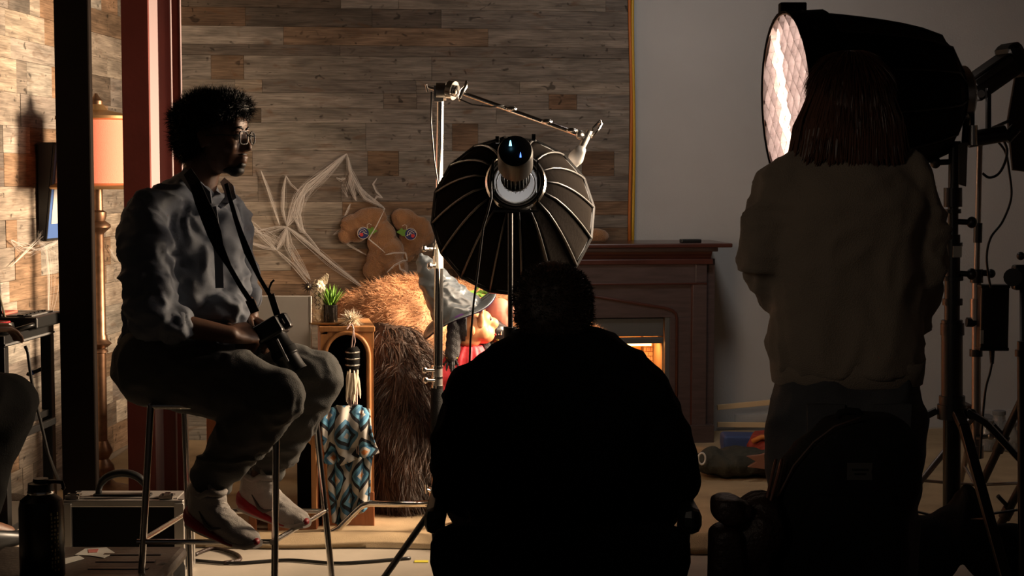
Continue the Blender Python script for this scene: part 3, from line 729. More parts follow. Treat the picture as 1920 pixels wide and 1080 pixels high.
br = ob('side_wall', bp, mat('mortar', (.35, .22, .12), .9), fire)
# brick return standing in front of the liner at the right
z = .12; i = 0
fbox('brick_backing', xi - .055, xi - .006, .08, .15, .12, fz(640), MATS['mortar'], fire, 0)
while z < fz(645) - .01:
    for (q0, q1) in (((xi - .055, xi - .032), (xi - .030, xi - .007)) if i % 2 else ((xi - .055, xi - .043), (xi - .041, xi - .019), (xi - .017, xi - .007))):
        fbox('brick', q0, q1, .148, .158, z, z + .022, M_fbrick, fire, .001)
    z += .0245; i += 1
fbox('heater_tube', fT(1192), fT(1240), .2, .212, fz(648.5, .2), fz(643, .2), mat('heater_glow', (0, 0, 0), emit=(1, .42, .12), estr=8), fire, .002)
for i, (a, b) in enumerate(((xiL + .05, xi - .1), (xiL + .12, xi - .05))):
    ob('log', MB().tube([fp(a, .18 + .09 * i, .15), fp((a + b) / 2, .2 + .09 * i, .165), fp(b, .2 + .07 * i, .155)], [.03, .036, .03], 10), mat('charred_log%d' % i, (.1, .05, .03), .9, bump=.6), fire, smooth='auto')
# the fire's own light
lm = lamp('firebox_lamp', 'AREA', fp((xi + fT(1180)) / 2, .30, fz(640)), fp((xi + fT(1180)) / 2, .18, 0.2), 1.6, (1, .42, .12), .12)
# small dark things on the mantel
x = fT(1296, .3); ob('remote_control', MB().prism([fp(fT(1277, .4), .36, ztop), fp(fT(1314, .4), .36, ztop), fp(fT(1314, .4), .42, ztop), fp(fT(1277, .4), .42, ztop)], (0, 0, .018)), M_black, bevel=.004, label='small flat black remote lying on the mantel shelf', cat='remote control')
q = BW(1118, 438, .28)
ob('plush_lump', vox(MB().ell(V((q.x, q.y, ztop + .035)), (.062, .04, .036)).ell(V((q.x + .03, q.y, ztop + .028)), (.035, .03, .028)), .006, 3, folds(.003, (20, 20, 20))), M_plush, smooth=True, label='small brown plush lump on the mantel behind the dome light', cat='soft toy')
# cords down the edge of the plank wall
def cord(px, c, lab, r=.009, sw=2):
    pts = [BW(px + sw * math.sin(i * .7 + px), -320 + i * 52, .035) for i in range(16)]
    pts[-1] = V((pts[-1].x, pts[-1].y, pts[-1].z)); pts.append(BW(px + 4, 462, .02)); pts.append(BW(px + 4, 700, .02)); pts.append(BW(px + 3, 846, .03)); e = pts[-1]; e.z = .014
    return ob('extension_cord', MB().tube(pts, r, 8), c, smooth=True, label=lab, cat='cord')
cord(1182, M_orange, 'orange extension cord hanging at the edge of the plank wall', .008)
cord(1187.5, M_yellow, 'yellow extension cord hanging against the grey drywall', .0085, 1.5)

# ------------------------------------------------------------------ brown plush head on the wall
q = BW(725, 460, .05)
t = thing('plush_animal_head', 'brown plush animal head with two lobes and berry patches on the wall', 'wall decoration', q)
def bw(px, py, off=.05): return BW(px, py, off)
e = 1 / 358
def R2(a): return Matrix.Rotation(math.radians(-a), 3, 'Y')
def blob(nm, prims, off=.05, m=M_plush):
    k = MB()
    for px, py, rx, rz_, a, dpt in prims: k.ell(bw(px, py, off), (rx * e, dpt, rz_ * e), R2(-a))
    me = vox(k, .006, 3, folds(.004, (16, 16, 16)))
    for v in me.vertices:
        dd = (v.co - CORN).dot(bn)
        if dd < .019: v.co += bn * (.019 - dd)
    return ob(nm, me, m, t, smooth=True)
blob('ear', [(690, 412, 36, 22, -15, .045), (664, 428, 28, 24, 50, .04), (648, 442, 14, 14, 0, .03), (706, 430, 22, 26, 0, .05)])
blob('ear', [(758, 412, 26, 22, 25, .045), (783, 430, 28, 26, 40, .045), (774, 450, 26, 30, 0, .04), (800, 446, 14, 16, 30, .03), (763, 470, 16, 22, 0, .03)])
hd = blob('snout', [(716, 450, 26, 34, 20, .07), (728, 475, 30, 34, 25, .09), (742, 500, 24, 22, 30, .11), (712, 490, 25, 34, 10, .06), (700, 505, 20, 22, 0, .05), (718, 430, 16, 20, 0, .05)])
blob('nose', [(752, 502, 13, 15, 0, .05)], .12)
def sewn(nm, pts, off, m, th=.004, par=hd): return ob(nm, MB().prism([bw(x, y, off) for x, y in pts], bn * th), m, par)
def disc(cx, cy, r, n=20): return [(cx + r * math.cos(2 * PI * i / n), cy - r * math.sin(2 * PI * i / n)) for i in range(n)]
for cx, cy, lf in ((681, 437, 1), (770, 439, -1)):
    off = .112
    sewn('berry_patch', disc(cx, cy, 11.5), off, M_whitef); sewn('berry_patch', disc(cx, cy, 10.5), off + .002, M_navy)
    k = MB()
    for r in (4.5, 8): k.tube([bw(cx + 2 * lf * -1 + r * math.cos(a), cy - r * math.sin(a), off + .007) for a in np.linspace(.3, 3.6, 12)], .0016, 5)
    k.tube([bw(cx - 8, cy + 3, off + .007), bw(cx, cy - 1, off + .007), bw(cx + 8, cy + 2, off + .007)], .0016, 5)
    ob('stitching', k, M_whitef, hd)
    sewn('red_dot', disc(cx - 3 * lf if lf > 0 else cx + 4, cy + 3, 3.4, 12), off + .008, M_redf, .003)
    x = cx + 12 * lf
    sewn('leaf_patch', [(x - 7 * lf, cy - 2), (x - 4 * lf, cy - 9), (x + 1 * lf, cy - 8), (x + 5 * lf, cy - 12), (x + 9 * lf, cy - 8), (x + 15 * lf, cy - 4), (x + 10 * lf, cy - 1), (x + 4 * lf, cy + 3), (x - 1 * lf, cy + 4)][::lf], off + .001, M_greenf)
    ob('stalk', MB().tube([bw(x - 4 * lf, cy - 9, off + .004), bw(x - 5 * lf, cy - 15, off + .004), bw(x - 1 * lf, cy - 18, off + .004), bw(x + 4 * lf, cy - 15, off + .004)], .0015, 5), M_whitef, hd)

# ------------------------------------------------------------------ stretched cotton spider web
web = thing('spider_web', 'stretched white cotton spider web pinned across the plank wall', 'decoration', BW(538, 425, .04))
random.seed(11)
core = MB(); fine = MB()
def wstrand(pts, n, spread, r=.0011, off=.035):
    n = int(n * 2.2)
    P_ = [BW(a, b, off) for a, b in pts]
    for i in range(n):
        j0 = V([random.gauss(0, spread) for _ in range(3)]); out = []
        m = len(P_) - 1; phase = random.uniform(0, 6)
        for q in range(m * 5 + 1):
            s_ = q / 5; a = min(int(s_), m - 1); f = s_ - a
            g = math.sin(PI * q / (m * 5)) ** .7
            p = P_[a].lerp(P_[a + 1], f) + j0 * g + V((0, 0, spread * .4 * math.sin(phase + s_ * 3) * g)); 
            pr = (p - CORN).dot(bn)
            if pr < .022: p += bn * (.024 - pr)
            out.append(p)
        (core if i < n * .25 else fine).tube(out, r * (.9 if i < n * .3 else .42), 3)
N1_ = (650, 288)
S_ = [([N1_, (612, 322), (575, 352), (557, 376), (547, 404), (538, 425)], 22, .016), ([N1_, (605, 330), (568, 362), (559, 404), (566, 430), (573, 437)], 18, .013),
      ([(536, 329), (532, 360), (531, 395), (538, 425)], 12, .006), ([(489, 319), (502, 352), (514, 388), (524, 422)], 9, .006), ([(536, 329), (545, 346), (562, 360)], 4, .004),
      ([(463, 412), (490, 440), (518, 469)], 12, .012), ([(463, 436), (495, 434), (538, 425)], 10, .012), ([(463, 454), (492, 462), (518, 469)], 10, .005),
      ([(538, 425), (530, 450), (518, 469)], 16, .007), ([(538, 425), (572, 452), (621, 493), (689, 545)], 16, .008), ([(538, 425), (540, 460), (556, 490), (582, 525)], 14, .012),
      ([(518, 469), (548, 497), (585, 540)], 7, .008), ([(463, 425), (500, 440), (520, 455), (538, 425)], 8, .014), ([(547, 404), (572, 437), (600, 470)], 5, .006),
      ([N1_, (656, 320), (668, 345), (684, 372), (722, 391)], 16, .008), ([(655, 325), (660, 350), (668, 377)], 14, .009), ([N1_, (655, 330), (645, 362), (652, 370)], 5, .008),
      ([(668, 345), (690, 366), (722, 391)], 8, .006), ([(707, 334), (699, 345), (706, 360), (718, 371)], 9, .003), ([(718, 371), (706, 368), (700, 378)], 6, .003),
      ([(657, 382), (652, 395), (646, 405)], 7, .003), ([(630, 333), (640, 337), (648, 334)], 8, .004), ([(722, 391), (690, 405), (650, 425), (625, 440)], 4, .008),
      ([(463, 520), (480, 545), (500, 570)], 5, .006), ([(636, 438), (645, 452), (656, 461), (690, 480)], 6, .003)]
for s_ in S_: wstrand(*s_)
wstrand([(722, 391), (705, 425), (691, 448), (706, 460), (722, 474)], 6, .002, off=.17); wstrand([(722, 478), (738, 474), (760, 474), (764, 490)], 6, .003, off=.2)
wstrand([(725, 511), (740, 497), (756, 489), (764, 488)], 7, .003, off=.2); wstrand([(748, 492), (750, 505), (762, 511), (760, 523)], 7, .003, off=.2)
ob('thick_strands', core, M_web, web, kind='stuff'); ob('fine_strands', fine, M_web, web, kind='stuff')
# a second smaller web on the left wall
web2 = thing('spider_web', 'thin cotton web strands on the left wall below the framed picture', 'decoration', LW(100, 480, .04))
core = MB(); fine = MB()
_BW = BW
def BW(px, py, off=.05): return LW(px, py, off)
_c, _b = CORN, bn
bn_save = bn; bn = ln
for s_ in ([(100, 270), (88, 380), (75, 445), (20, 500)], 7, .006), ([(70, 448), (90, 470), (95, 520), (92, 600)], 8, .02), ([(20, 450), (40, 465), (60, 470), (110, 452)], 9, .012), ([(205, 465), (215, 482), (222, 490)], 5, .004), ([(70, 470), (105, 455), (118, 440)], 6, .006):
    wstrand(*s_)
bn = bn_save; BW = _BW
ob('thick_strands', core, M_web, web2, kind='stuff'); ob('fine_strands', fine, M_web, web2, kind='stuff')

# ------------------------------------------------------------------ tall pine pedestal with an arched front
Dn = 6.18
def pz(py, D=Dn): return P(640, py, D).z
xa, xb = XZ(601, Dn, .8).x, XZ(700, Dn, .8).x; zt = pz(612); dpt = .36
ped = thing('pedestal_cabinet', 'tall orange pine pedestal cabinet with an arched opening and objects on top', 'cabinet', ((xa + xb) / 2, Dn + dpt / 2, 0))
skew = -.055                                # the box is turned a little so that its left side shows
def pq_(s, d, z): return V((lerp(xa, xb, s) + skew * d / dpt - .0, Dn + d, z))
def pbox(nm, s0, s1, d0, d1, z0, z1, m, bev=.003, par=None): return ob(nm, MB().prism([pq_(s0, d0, z0), pq_(s1, d0, z0), pq_(s1, d1, z0), pq_(s0, d1, z0)], (0, 0, z1 - z0)), m, par or ped, bevel=bev)
pbox('top', -.03, 1.03, -.008, dpt, zt - .02, zt, M_pine)
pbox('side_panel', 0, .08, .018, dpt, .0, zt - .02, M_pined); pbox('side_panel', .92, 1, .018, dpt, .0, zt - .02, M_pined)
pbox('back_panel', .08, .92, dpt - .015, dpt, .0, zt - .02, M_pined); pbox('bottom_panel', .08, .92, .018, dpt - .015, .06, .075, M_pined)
# front board with arch cut through
n = 20; zc_ = pz(668); rx = .37; rzz = pz(628) - zc_
ar = [(.5 + rx * math.cos(a), zc_ + rzz * math.sin(a)) for a in np.linspace(0, PI, n)]
k = MB()
fr = [(ar[0][0], .16)] + ar + [(ar[-1][0], .16)]
out = [(1, .0)] + [(1, lerp(.1, zt - .02, min(1, (i / 4)))) for i in range(1, 5)]
# build as quads between inner and outer outline
inner = [(fr[0][0], .16)] + [(fr[0][0], lerp(.16, zc_, i / 4)) for i in range(1, 4)] + ar + [(fr[-1][0], lerp(zc_, .16, i / 4)) for i in range(1, 5)]
def outer(s, z):
    if z < zc_: return (1.0 if s > .5 else 0.0, z)
    dx, dz = s - .5, max(z - zc_, 0); f = min(.5 / max(abs(dx), 1e-6), (zt - .02 - zc_) / max(dz, 1e-6)); return (.5 + dx * f, zc_ + dz * f)
outr = [outer(*p) for p in inner]
for th0, th1 in ((0, .018),):
    m = len(inner); vs = [pq_(s, th0, z) for s, z in inner] + [pq_(s, th0, z) for s, z in outr] + [pq_(s, th1, z) for s, z in inner] + [pq_(s, th1, z) for s, z in outr]
    fs = []
    for i in range(m - 1): fs += [(i, i + 1, m + i + 1, m + i), (2 * m + i + 1, 2 * m + i, 3 * m + i, 3 * m + i + 1), (i + 1, i, 2 * m + i, 2 * m + i + 1), (m + i, m + i + 1, 3 * m + i + 1, 3 * m + i)]
    k.add(vs, fs)
k.prism([pq_(0, 0, zt - .02), pq_(.13, 0, zt - .02), pq_(.13, 0, zt - .03), pq_(0, 0, zt - .03)], (0, .018, 0)); 
ob('front_board', k, M_pine, ped)
for cs in (0, 1):
    ob('corner_fill', MB().prism([pq_(cs, .0005, zt - .02), pq_(abs(cs - .3), .0005, zt - .02), pq_(cs, .0005, zc_ + .03)], (0, .017, 0)), M_pine, ped)
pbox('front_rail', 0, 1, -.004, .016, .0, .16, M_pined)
sc_ = 1.12
ob('arch_moulding', MB().tube([pq_(.5 + (s - .5) * sc_, -.004, zc_ + (z - zc_) * sc_ if z > zc_ else z) for s, z in inner], .008, 8), M_pine, ped, smooth=True)
ob('interior', MB().prism([pq_(.1, dpt - .02, .1), pq_(.9, dpt - .02, .1), pq_(.9, dpt - .02, zt - .03), pq_(.1, dpt - .02, zt - .03)], (0, .003, 0)), M_blackm, ped)

# low pine side table with a chamfered opening, left of the pedestal
xl, xr = XZ(470, 6.2, .5).x, XZ(597, 6.2, .5).x; D6 = 6.12; zl = .56
low = thing('low_side_table', 'low reddish pine side table with a chamfered opening behind the bar stool', 'table', ((xl + xr) / 2, D6 + .16, 0))
def lbox(nm, x0, x1, d0, d1, z0, z1, m=M_pined, par=None): return ob(nm, MB().box(((x0 + x1) / 2, D6 + (d0 + d1) / 2, (z0 + z1) / 2), (x1 - x0, d1 - d0, z1 - z0)), m, par or low, bevel=.003)
lbox('top', xl - .01, xr + .004, -.01, .32, zl - .022, zl)
x1_ = XZ(583, D6, .3).x; x0_ = XZ(546, D6, .3).x
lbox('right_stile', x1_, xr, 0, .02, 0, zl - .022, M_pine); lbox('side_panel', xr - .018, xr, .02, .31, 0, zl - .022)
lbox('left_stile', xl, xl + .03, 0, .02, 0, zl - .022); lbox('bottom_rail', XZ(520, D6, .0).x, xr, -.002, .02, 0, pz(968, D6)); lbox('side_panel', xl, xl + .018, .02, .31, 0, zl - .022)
lbox('mid_stile', XZ(500, D6, .3).x, XZ(520, D6, .3).x, 0, .02, 0, zl - .022)
lbox('opening_sheet', x0_ - .005, xr - .018, .2, .21, .02, zl - .022, M_blackm)  # upright black sheet closing the opening from behind
c0, c1 = pz(968, D6), pz(820, D6); ch = .03
for (a, b, dx, dz) in ((x1_, c1, -1, -1), (x1_, c0, -1, 1)):
    ob('chamfer_block', MB().prism([V((a, D6, b)), V((a + dx * ch, D6, b)), V((a, D6, b + dz * ch))], (0, .02, 0)), M_pine, low)
# pine chair further left, seen between the man's leg and the red column
t = thing('pine_chair', 'reddish pine chair frame on the carpet behind the red column', 'chair', XZ(410, 6.9, 0))
for px in (402, 470):
    for d in (6.8, 7.12):
        p = XZ(px + (7.12 - d) * 0, d, 0); ob('leg', MB().box((p.x, d, .27), (.052, .045, .54)), M_pined, t, bevel=.003)
xA, xB = XZ(402, 6.8, 0).x, XZ(470, 6.8, 0).x
ob('seat', MB().box(((xA + xB) / 2, 6.96, .555), (.25, .42, .03)), M_pined, t, bevel=.004)
ob('stretcher', MB().box(((xA + xB) / 2, 6.8, P(410, 800, 6.8).z), (xB - xA - .03, .02, .05)), M_pine, t, bevel=.003)
ob('stretcher', MB().box(((xA + xB) / 2, 6.8, P(410, 755, 6.8).z + .01), (xB - xA - .03, .02, .03)), M_pined, t, bevel=.003)
ob('brass_knob', MB().ell(V((XZ(414, 6.77, .3).x, 6.77, P(410, 832, 6.77).z)), .012), M_brass, t, smooth=True)
# white board standing on the low table
q = P(532, 640, 6.22)
bx0, bx1 = XZ(470, 6.22, .8).x, XZ(583, 6.22, .8).x; zt7 = P(532, 555, 6.22).z
k = MB().box(((bx0 + bx1) / 2, 6.22, (zl + zt7) / 2 + .0005), (bx1 - bx0, .008, zt7 - zl))
ob('white_board', k, M_white, bevel=.002, label='blank pale grey board standing on edge behind the man\'s hands', cat='board')
board = bpy.data.objects['white_board']; ob('board_edge', MB().box((bx1 + .001, 6.218, (zl + zt7) / 2), (.004, .012, zt7 - zl)), mat('white_edge', (.8, .78, .72), .5), board)

# ------------------------------------------------------------------ things on the pedestal
ztp = zt + .0008
tr = XZ(622, Dn + .12, zt); ob('round_tray', MB().lathe([(.10, 0), (.112, .004), (.114, .010), (.105, .010), (.10, .006), (.0, .005)], V((XZ(615, Dn + .13, zt).x, Dn + .13, ztp)), n=32), M_brass, smooth='auto', label='thin round woven tray under the figurine and the potted plant', cat='tray')
zp = ztp + .0065
# figurine
q = V((XZ(597, Dn + .13, zt).x, Dn + .13, zp)); sc = Dn / F; Hf = 86 * (Dn + .13) / F
t = thing('carved_figurine', 'ivory winged figurine with a dark spiky sun face on the pedestal', 'figurine', q)
k = MB().loft([(q + V((0, 0, h * Hf)), (1, 0, 0), (0, 1, 0), a * Hf, a * Hf * .7, 3) for h, a in ((0, .12), (.05, .13), (.2, .12), (.25, .15), (.5, .16), (.72, .15), (.8, .12))])
k.ell(q + V((-.0, 0, Hf * .8)), (Hf * .15, Hf * .12, Hf * .12))
body = ob('body', vox(k, .003, 1, folds(.0035, (70, 70, 50))), M_ivory, t, smooth=True)
for i in range(5):
    x = q + V((Hf * (.02 + i * .035), -.012 + i * .002, Hf * .82)); ob('feather', MB().prism([x + V((-.006, 0, 0)), x + V((.006, 0, 0)), x + V((.010 + i * .001, 0, Hf * (.10 + i * .025))), x + V((.004, 0, Hf * (.13 + i * .028)))], (0, .005, 0)), M_ivory, t)
k = MB()
for i in range(4):
    for s in (-1, 1): k.tube([q + V((s * .002, -.022, Hf * (.28 + .1 * i))), q + V((s * .012, -.021, Hf * (.33 + .1 * i))), q + V((s * .003, -.022, Hf * (.38 + .1 * i)))], .0015, 5)
ob('carved_relief', k, M_darkcarv, t)
def sunface(px, py, r, spikes, m1):
    c = V((XZ(px, Dn + .09, .9).x, Dn + .10, P(px, py, Dn + .09).z)); sf = ob('sun_face', MB().lathe([(r, 0), (r, .006), (r * .6, .010), (r * .5, .007), (.0, .007)], c, (0, -1, 0), 16), m1, t, smooth='auto')
    ob('pupil', MB().ell(c + V((0, -.009, 0)), r * .3), M_ivory if m1 is M_darkcarv else M_darkcarv, sf, smooth=True)
    if spikes:
        k = MB()
        for i in range(14): a = 2 * PI * i / 14; d = V((math.cos(a), 0, math.sin(a))); k.cyl(c + d * r * .9, c + d * r * 2.1, .0022, .0006, 5)
        ob('spikes', k, m1, sf)
sunface(578, 538, .014, True, M_darkcarv); sunface(594, 537, .013, False, M_ivory)
# plant
q = V((XZ(620, Dn + .12, zt).x, Dn + .12, zp)); r = 12.3 * (Dn + .12) / F; h = 33 * Dn / F
t = thing('potted_succulent', 'spiky bright green plant in a dark ribbed pot on the pedestal', 'plant', q)
pt = ob('pot', MB().lathe([(r * .94, 0), (r, .004), (r, h), (r * .86, h), (r * .82, h - .01), (0, h - .011)], q, n=24), M_pot, t, smooth='auto')
k = MB()
for i in range(12): a = 2 * PI * i / 12; k.box(q + V((r * math.cos(a), r * math.sin(a), h / 2)), (.003, .005, h * .95), Matrix.Rotation(a, 3, 'Z'))
ob('ribs', k, M_pot, pt)
random.seed(4)
for i in range(46):
    a = random.uniform(0, 2 * PI); tl = random.uniform(.0, .8); L = random.uniform(.06, .09) * (1 - .12 * tl)
    b0 = q + V((r * .5 * math.cos(a) * random.random(), r * .5 * math.sin(a) * random.random(), h - .006)); d = V((math.cos(a) * tl, math.sin(a) * tl, 1)).normalized()
    sd = d.cross(V((math.cos(a), math.sin(a), .2))).normalized(); nn = d.cross(sd); w_ = .0052
    pts = [(0, .7), (.4, 1), (.75, .7), (1, .05)]
    k = MB(); vs = []
    for f_, ww in pts:
        c = b0 + d * L * f_ + V((math.cos(a), math.sin(a), 0)) * tl * .012 * f_ ** 2; vs += [c - sd * w_ * ww, c + nn * w_ * .5 * ww, c + sd * w_ * ww]
    k.add(vs, [(3 * j + a_, 3 * j + (a_ + 1) % 3, 3 * j + 3 + (a_ + 1) % 3, 3 * j + 3 + a_) for j in range(3) for a_ in range(3)] + [(0, 1, 2), (11, 10, 9)])
    ob('leaf', k, M_greenl, t, smooth=True)
# feathers and rattle hanging over the front edge
q = V((XZ(660, Dn + .02, zt).x, Dn + .03, zt))
t = thing('feather_rattle', 'dark leather rattle with cream feathers and long ribbons hanging down the pedestal front', 'ornament', q)
def hg(px, py, d=-.022): return P(px, py, Dn + d)
base = MB().ell(hg(660, 600, .03), (.022, .02, .012)).mesh('tuft')
strands('feather_tuft', base, 420, .032, .0035, (0.1, -.3, .25), M_feather, t, jitter=.7, droop=.1)
ob('tuft_core', MB().ell(hg(660, 605, .03), (.022, .02, .010)), M_feather, t, smooth=True)
ob('quill', MB().cyl(hg(660, 603, .03), hg(673, 589, .03), .003, .001, 6), M_feather, t)
ob('hanging_loop', MB().tube([hg(650, 617), hg(656, 609, -.015), hg(660, 608, -.01), hg(663, 617), hg(661, 635), hg(659, 652)], .0035, 6).tube([hg(663, 617), hg(666, 640), hg(663, 652)], .0022, 6), M_ribbon, t)
ob('rattle_body', MB().tube([hg(661, 651), hg(662, 656), hg(662, 672), hg(662, 690), hg(662, 696)], [.018, .026, .026, .024, .012], 16), M_blackf, t, smooth=True)
k = MB()
for py in (660, 672, 684): k.tube([hg(661, py) + V((.027 * math.cos(a), .027 * math.sin(a), 0)) for a in np.linspace(0, 2 * PI, 16, endpoint=False)], .003, 5, closed=True)
ob('beaded_band', k, M_steel, t)
random.seed(9)
for i in range(16):
    px = random.uniform(652, 673); py = random.uniform(692, 712); a = hg(px, py, -.035 + random.uniform(-.01, .01)); L = random.uniform(.07, .11); dx = random.uniform(-.01, .012)
    k = MB(); vs = []; N = 6
    for j in range(N + 1):
        f_ = j / N; w_ = .0065 * math.sin(PI * min(1, f_ * .85 + .12)) ** .7 * random.uniform(.75, 1.2); c = a + V((dx * f_, -.004 * math.sin(PI * f_), -L * f_)); vs += [c + V((-w_, 0, 0)), c + V((0, -.003, 0)), c + V((w_, 0, 0)), c + V((0, .001, 0))]
    k.add(vs, [(4 * j + b_, 4 * j + (b_ + 1) % 4, 4 * j + 4 + (b_ + 1) % 4, 4 * j + 4 + b_) for j in range(N) for b_ in range(4)])
    ob('feather', k, M_feather, t)
for px, lx, py in ((655, 655, 842), (659, 661, 838), (664, 669, 850), (667, 660, 846), (670, 676, 800)):
    ob('ribbon', MB().tube([hg(px, 700), hg(px - 1, 760, -.03), hg((px + lx) / 2, 800, -.06), hg(lx, py, -.075), hg(lx + 3, py + 3, -.075), hg(lx + 4, py - 30, -.07)], .0035, 5), M_ribbon, t, smooth=True)

# ------------------------------------------------------------------ patterned blanket
def blanket_mat():
    m = bpy.data.materials.new('woven_diamond_blanket'); m.use_nodes = True; nt = m.node_tree; L = nt.links; b = nt.nodes['Principled BSDF']; b.inputs['Roughness'].default_value = .9
    uv = nt.nodes.new('ShaderNodeUVMap'); sx = nt.nodes.new('ShaderNodeSeparateXYZ'); L.new(uv.outputs[0], sx.inputs[0])
    def M(op, a, b_=None):
        n = nt.nodes.new('ShaderNodeMath'); n.operation = op
        for i, q in enumerate((a, b_)):
            if q is None: continue
            if isinstance(q, (int, float)): n.inputs[i].default_value = q
            else: L.new(q, n.inputs[i])
        return n.outputs[0]
    def tri(a, s): return M('MULTIPLY', M('ABSOLUTE', M('SUBTRACT', M('FRACT', M('MULTIPLY', a, s)), .5)), 2.0)
    row = M('FLOOR', M('MULTIPLY', sx.outputs[1], 3.0)); shift = M('MULTIPLY', M('MODULO', row, 2.0), .5)
    u = sx.outputs[0]
    du = tri(u, 3.0); dv = tri(sx.outputs[1], 2.6); d = M('ADD', M('MULTIPLY', du, 1.0), M('MULTIPLY', dv, .95))
    st = M('DIVIDE', M('FLOOR', M('MULTIPLY', M('DIVIDE', d, 1.95), 40)), 40.0)
    r = nt.nodes.new('ShaderNodeValToRGB'); cr = r.color_ramp; cr.interpolation = 'CONSTANT'
    stops = [(0, (.55, .20, .06)), (.07, (.46, .44, .40)), (.14, (.05, .16, .28)), (.24, (.10, .28, .42)), (.31, (.01, .012, .018)), (.41, (.42, .40, .36)), (.60, (.045, .13, .22)), (.72, (.01, .012, .016)), (.82, (.12, .28, .42)), (.90, (.4, .38, .34))]
    while len(cr.elements) < len(stops): cr.elements.new(.5)
    for e_, (p, c) in zip(cr.elements, stops): e_.position = p
    for e_, (p, c) in zip(cr.elements, stops): e_.color = (*c, 1)
    L.new(st, r.inputs[0]); L.new(r.outputs[0], b.inputs['Base Color'])
    n = nt.nodes.new('ShaderNodeTexNoise'); n.inputs['Scale'].default_value = 400; bp = nt.nodes.new('ShaderNodeBump'); bp.inputs['Strength'].default_value = .4; bp.inputs['Distance'].default_value = .004
    L.new(n.outputs['Fac'], bp.inputs['Height']); L.new(bp.outputs[0], b.inputs['Normal']); return m
M_blan = blanket_mat()
t = thing('patterned_blanket', 'blue white and black diamond patterned blanket draped down the pedestal front', 'blanket', XZ(655, Dn - .08, 0))
def drape(nm, pts_top, pts_bot, d_top, d_bot, fold, uvs, seed, nu=50, nv=40, billow=.03):
    xs = lambda pts, u: V((np.interp(u, [i / (len(pts) - 1) for i in range(len(pts))], [p[0] for p in pts]), np.interp(u, [i / (len(pts) - 1) for i in range(len(pts))], [p[1] for p in pts]), 0))
    k = MB(); uvl = []
    def fn(u, v):
        a, b = xs(pts_top, u), xs(pts_bot, u); D = lerp(d_top, d_bot, v)
        D_ = Dn + D - billow * math.sin(PI * min(1, v * 1.3)) - fold * (.25 + v) * math.sin(u * 17 + seed + 1.5 * math.sin(v * 3 + seed)) - fold * .5 * math.sin(u * 31 + seed * 2 + v * 4)
        p = P(lerp(a.x, b.x, v), lerp(a.y, b.y, v), Dn + D); p.y = D_; uvl.append(((u * uvs[0] + uvs[2]), (v * uvs[1] + uvs[3]))); return p
    k.grid(fn, nu, nv); me = k.mesh(nm); ul = me.uv_layers.new(name='UVMap')
    for lp_ in me.loops: ul.data[lp_.index].uv = uvl[lp_.vertex_index]
    o = ob(nm, me, M_blan, t, smooth=True); q = o.modifiers.new('s', 'SOLIDIFY'); q.thickness = .006; return o
drape('lower_fold', [(612, 840), (640, 836), (670, 838), (700, 842)], [(626, 978), (640, 990), (668, 968), (692, 950)], -.035, -.075, .014, (.62, .62, .02, .33), 2)
drape('upper_fold', [(606, 772), (630, 762), (672, 760), (694, 770)], [(609, 868), (640, 872), (676, 858), (708, 852)], -.03, -.095, .018, (.55, .5, .08, .13), 0, billow=.045)
drape('shelf_fold', [(618, 770), (640, 765), (670, 764), (690, 768)], [(612, 776), (636, 768), (672, 766), (694, 774)], .06, -.04, .004, (.6, .1, .1, .05), 1, 30, 6, .0)

# ------------------------------------------------------------------ fur-draped armchair in the middle
chair = thing('fur_armchair', 'armchair draped in tan and shaggy dark brown fur between pedestal and fireplace', 'armchair', XZ(880, 6.85, 0))
def q_(px, py, D): return P(px, py, D)
k = MB()
# back and arm top (tan)
k.chain([q_(665, 582, 6.85), q_(740, 570, 6.95), q_(800, 556, 7.0), q_(850, 590, 7.1), q_(980, 590, 7.15), q_(1060, 630, 7.1), q_(1115, 668, 7.0)], [.09, .11, .10, .14, .14, .12, .10])
k.ell(q_(812, 552, 6.95), (.07, .08, .08)); k.ell(q_(745, 620, 6.82), (.22, .2, .18)); k.ell(q_(700, 625, 6.85), (.15, .16, .15)); k.ell(q_(790, 640, 6.9), (.14, .15, .2))
k.box(V((.08, 7.0, .38)), (.66, .38, .66)); k.box(V((.06, 6.7, .27)), (.68, .5, .40))
upper = vox(k, .018, 8, folds(.012, (7, 7, 7)))
up = ob('fur_cover', upper, M_furtan, chair, smooth=True)
def flow_up(p, n): f = np.zeros_like(p); f[:, 0] = -.5; f[:, 1] = -.5; f[:, 2] = -.35; return f
strands('tan_hair', upper, 42000, .030, .0022, flow_up, M_furtan, chair, jitter=.35, droop=.25, sel=lambda c: (c[:, 2] > .35))
k = MB()
k.chain([q_(735, 660, 6.62), q_(745, 720, 6.55), q_(750, 800, 6.52), q_(752, 880, 6.5), q_(755, 925, 6.5)], [.12, .125, .12, .115, .11])
k.chain([q_(800, 700, 6.65), q_(805, 780, 6.6), q_(805, 870, 6.55), q_(800, 925, 6.55)], [.10, .11, .11, .10])
k.ell(q_(722, 900, 6.6), (.07, .08, .14))
k.ell(q_(880, 860, 6.6), (.2, .1, .22)); k.ell(q_(960, 860, 6.6), (.2, .1, .22))
for i, (cx, cy) in enumerate(((740, 700), (770, 700))): k.ell(q_(cx, cy, 6.6), (.12, .1, .12))
lower = vox(k, .018, 8, folds(.022, (8, 8, 5), 3))
co_min = min(v.co.z for v in lower.vertices)
for v in lower.vertices:
    if v.co.z < .03: v.co.z = .03
lo_ = ob('fur_arm', lower, M_furdark, chair, smooth=True)
def flow_dn(p, n):
    f = np.zeros_like(p); f[:, 2] = -1.0; f[:, 0] = .5 * np.sin(p[:, 2] * 9 + p[:, 0] * 12); f[:, 1] = -.2; return f
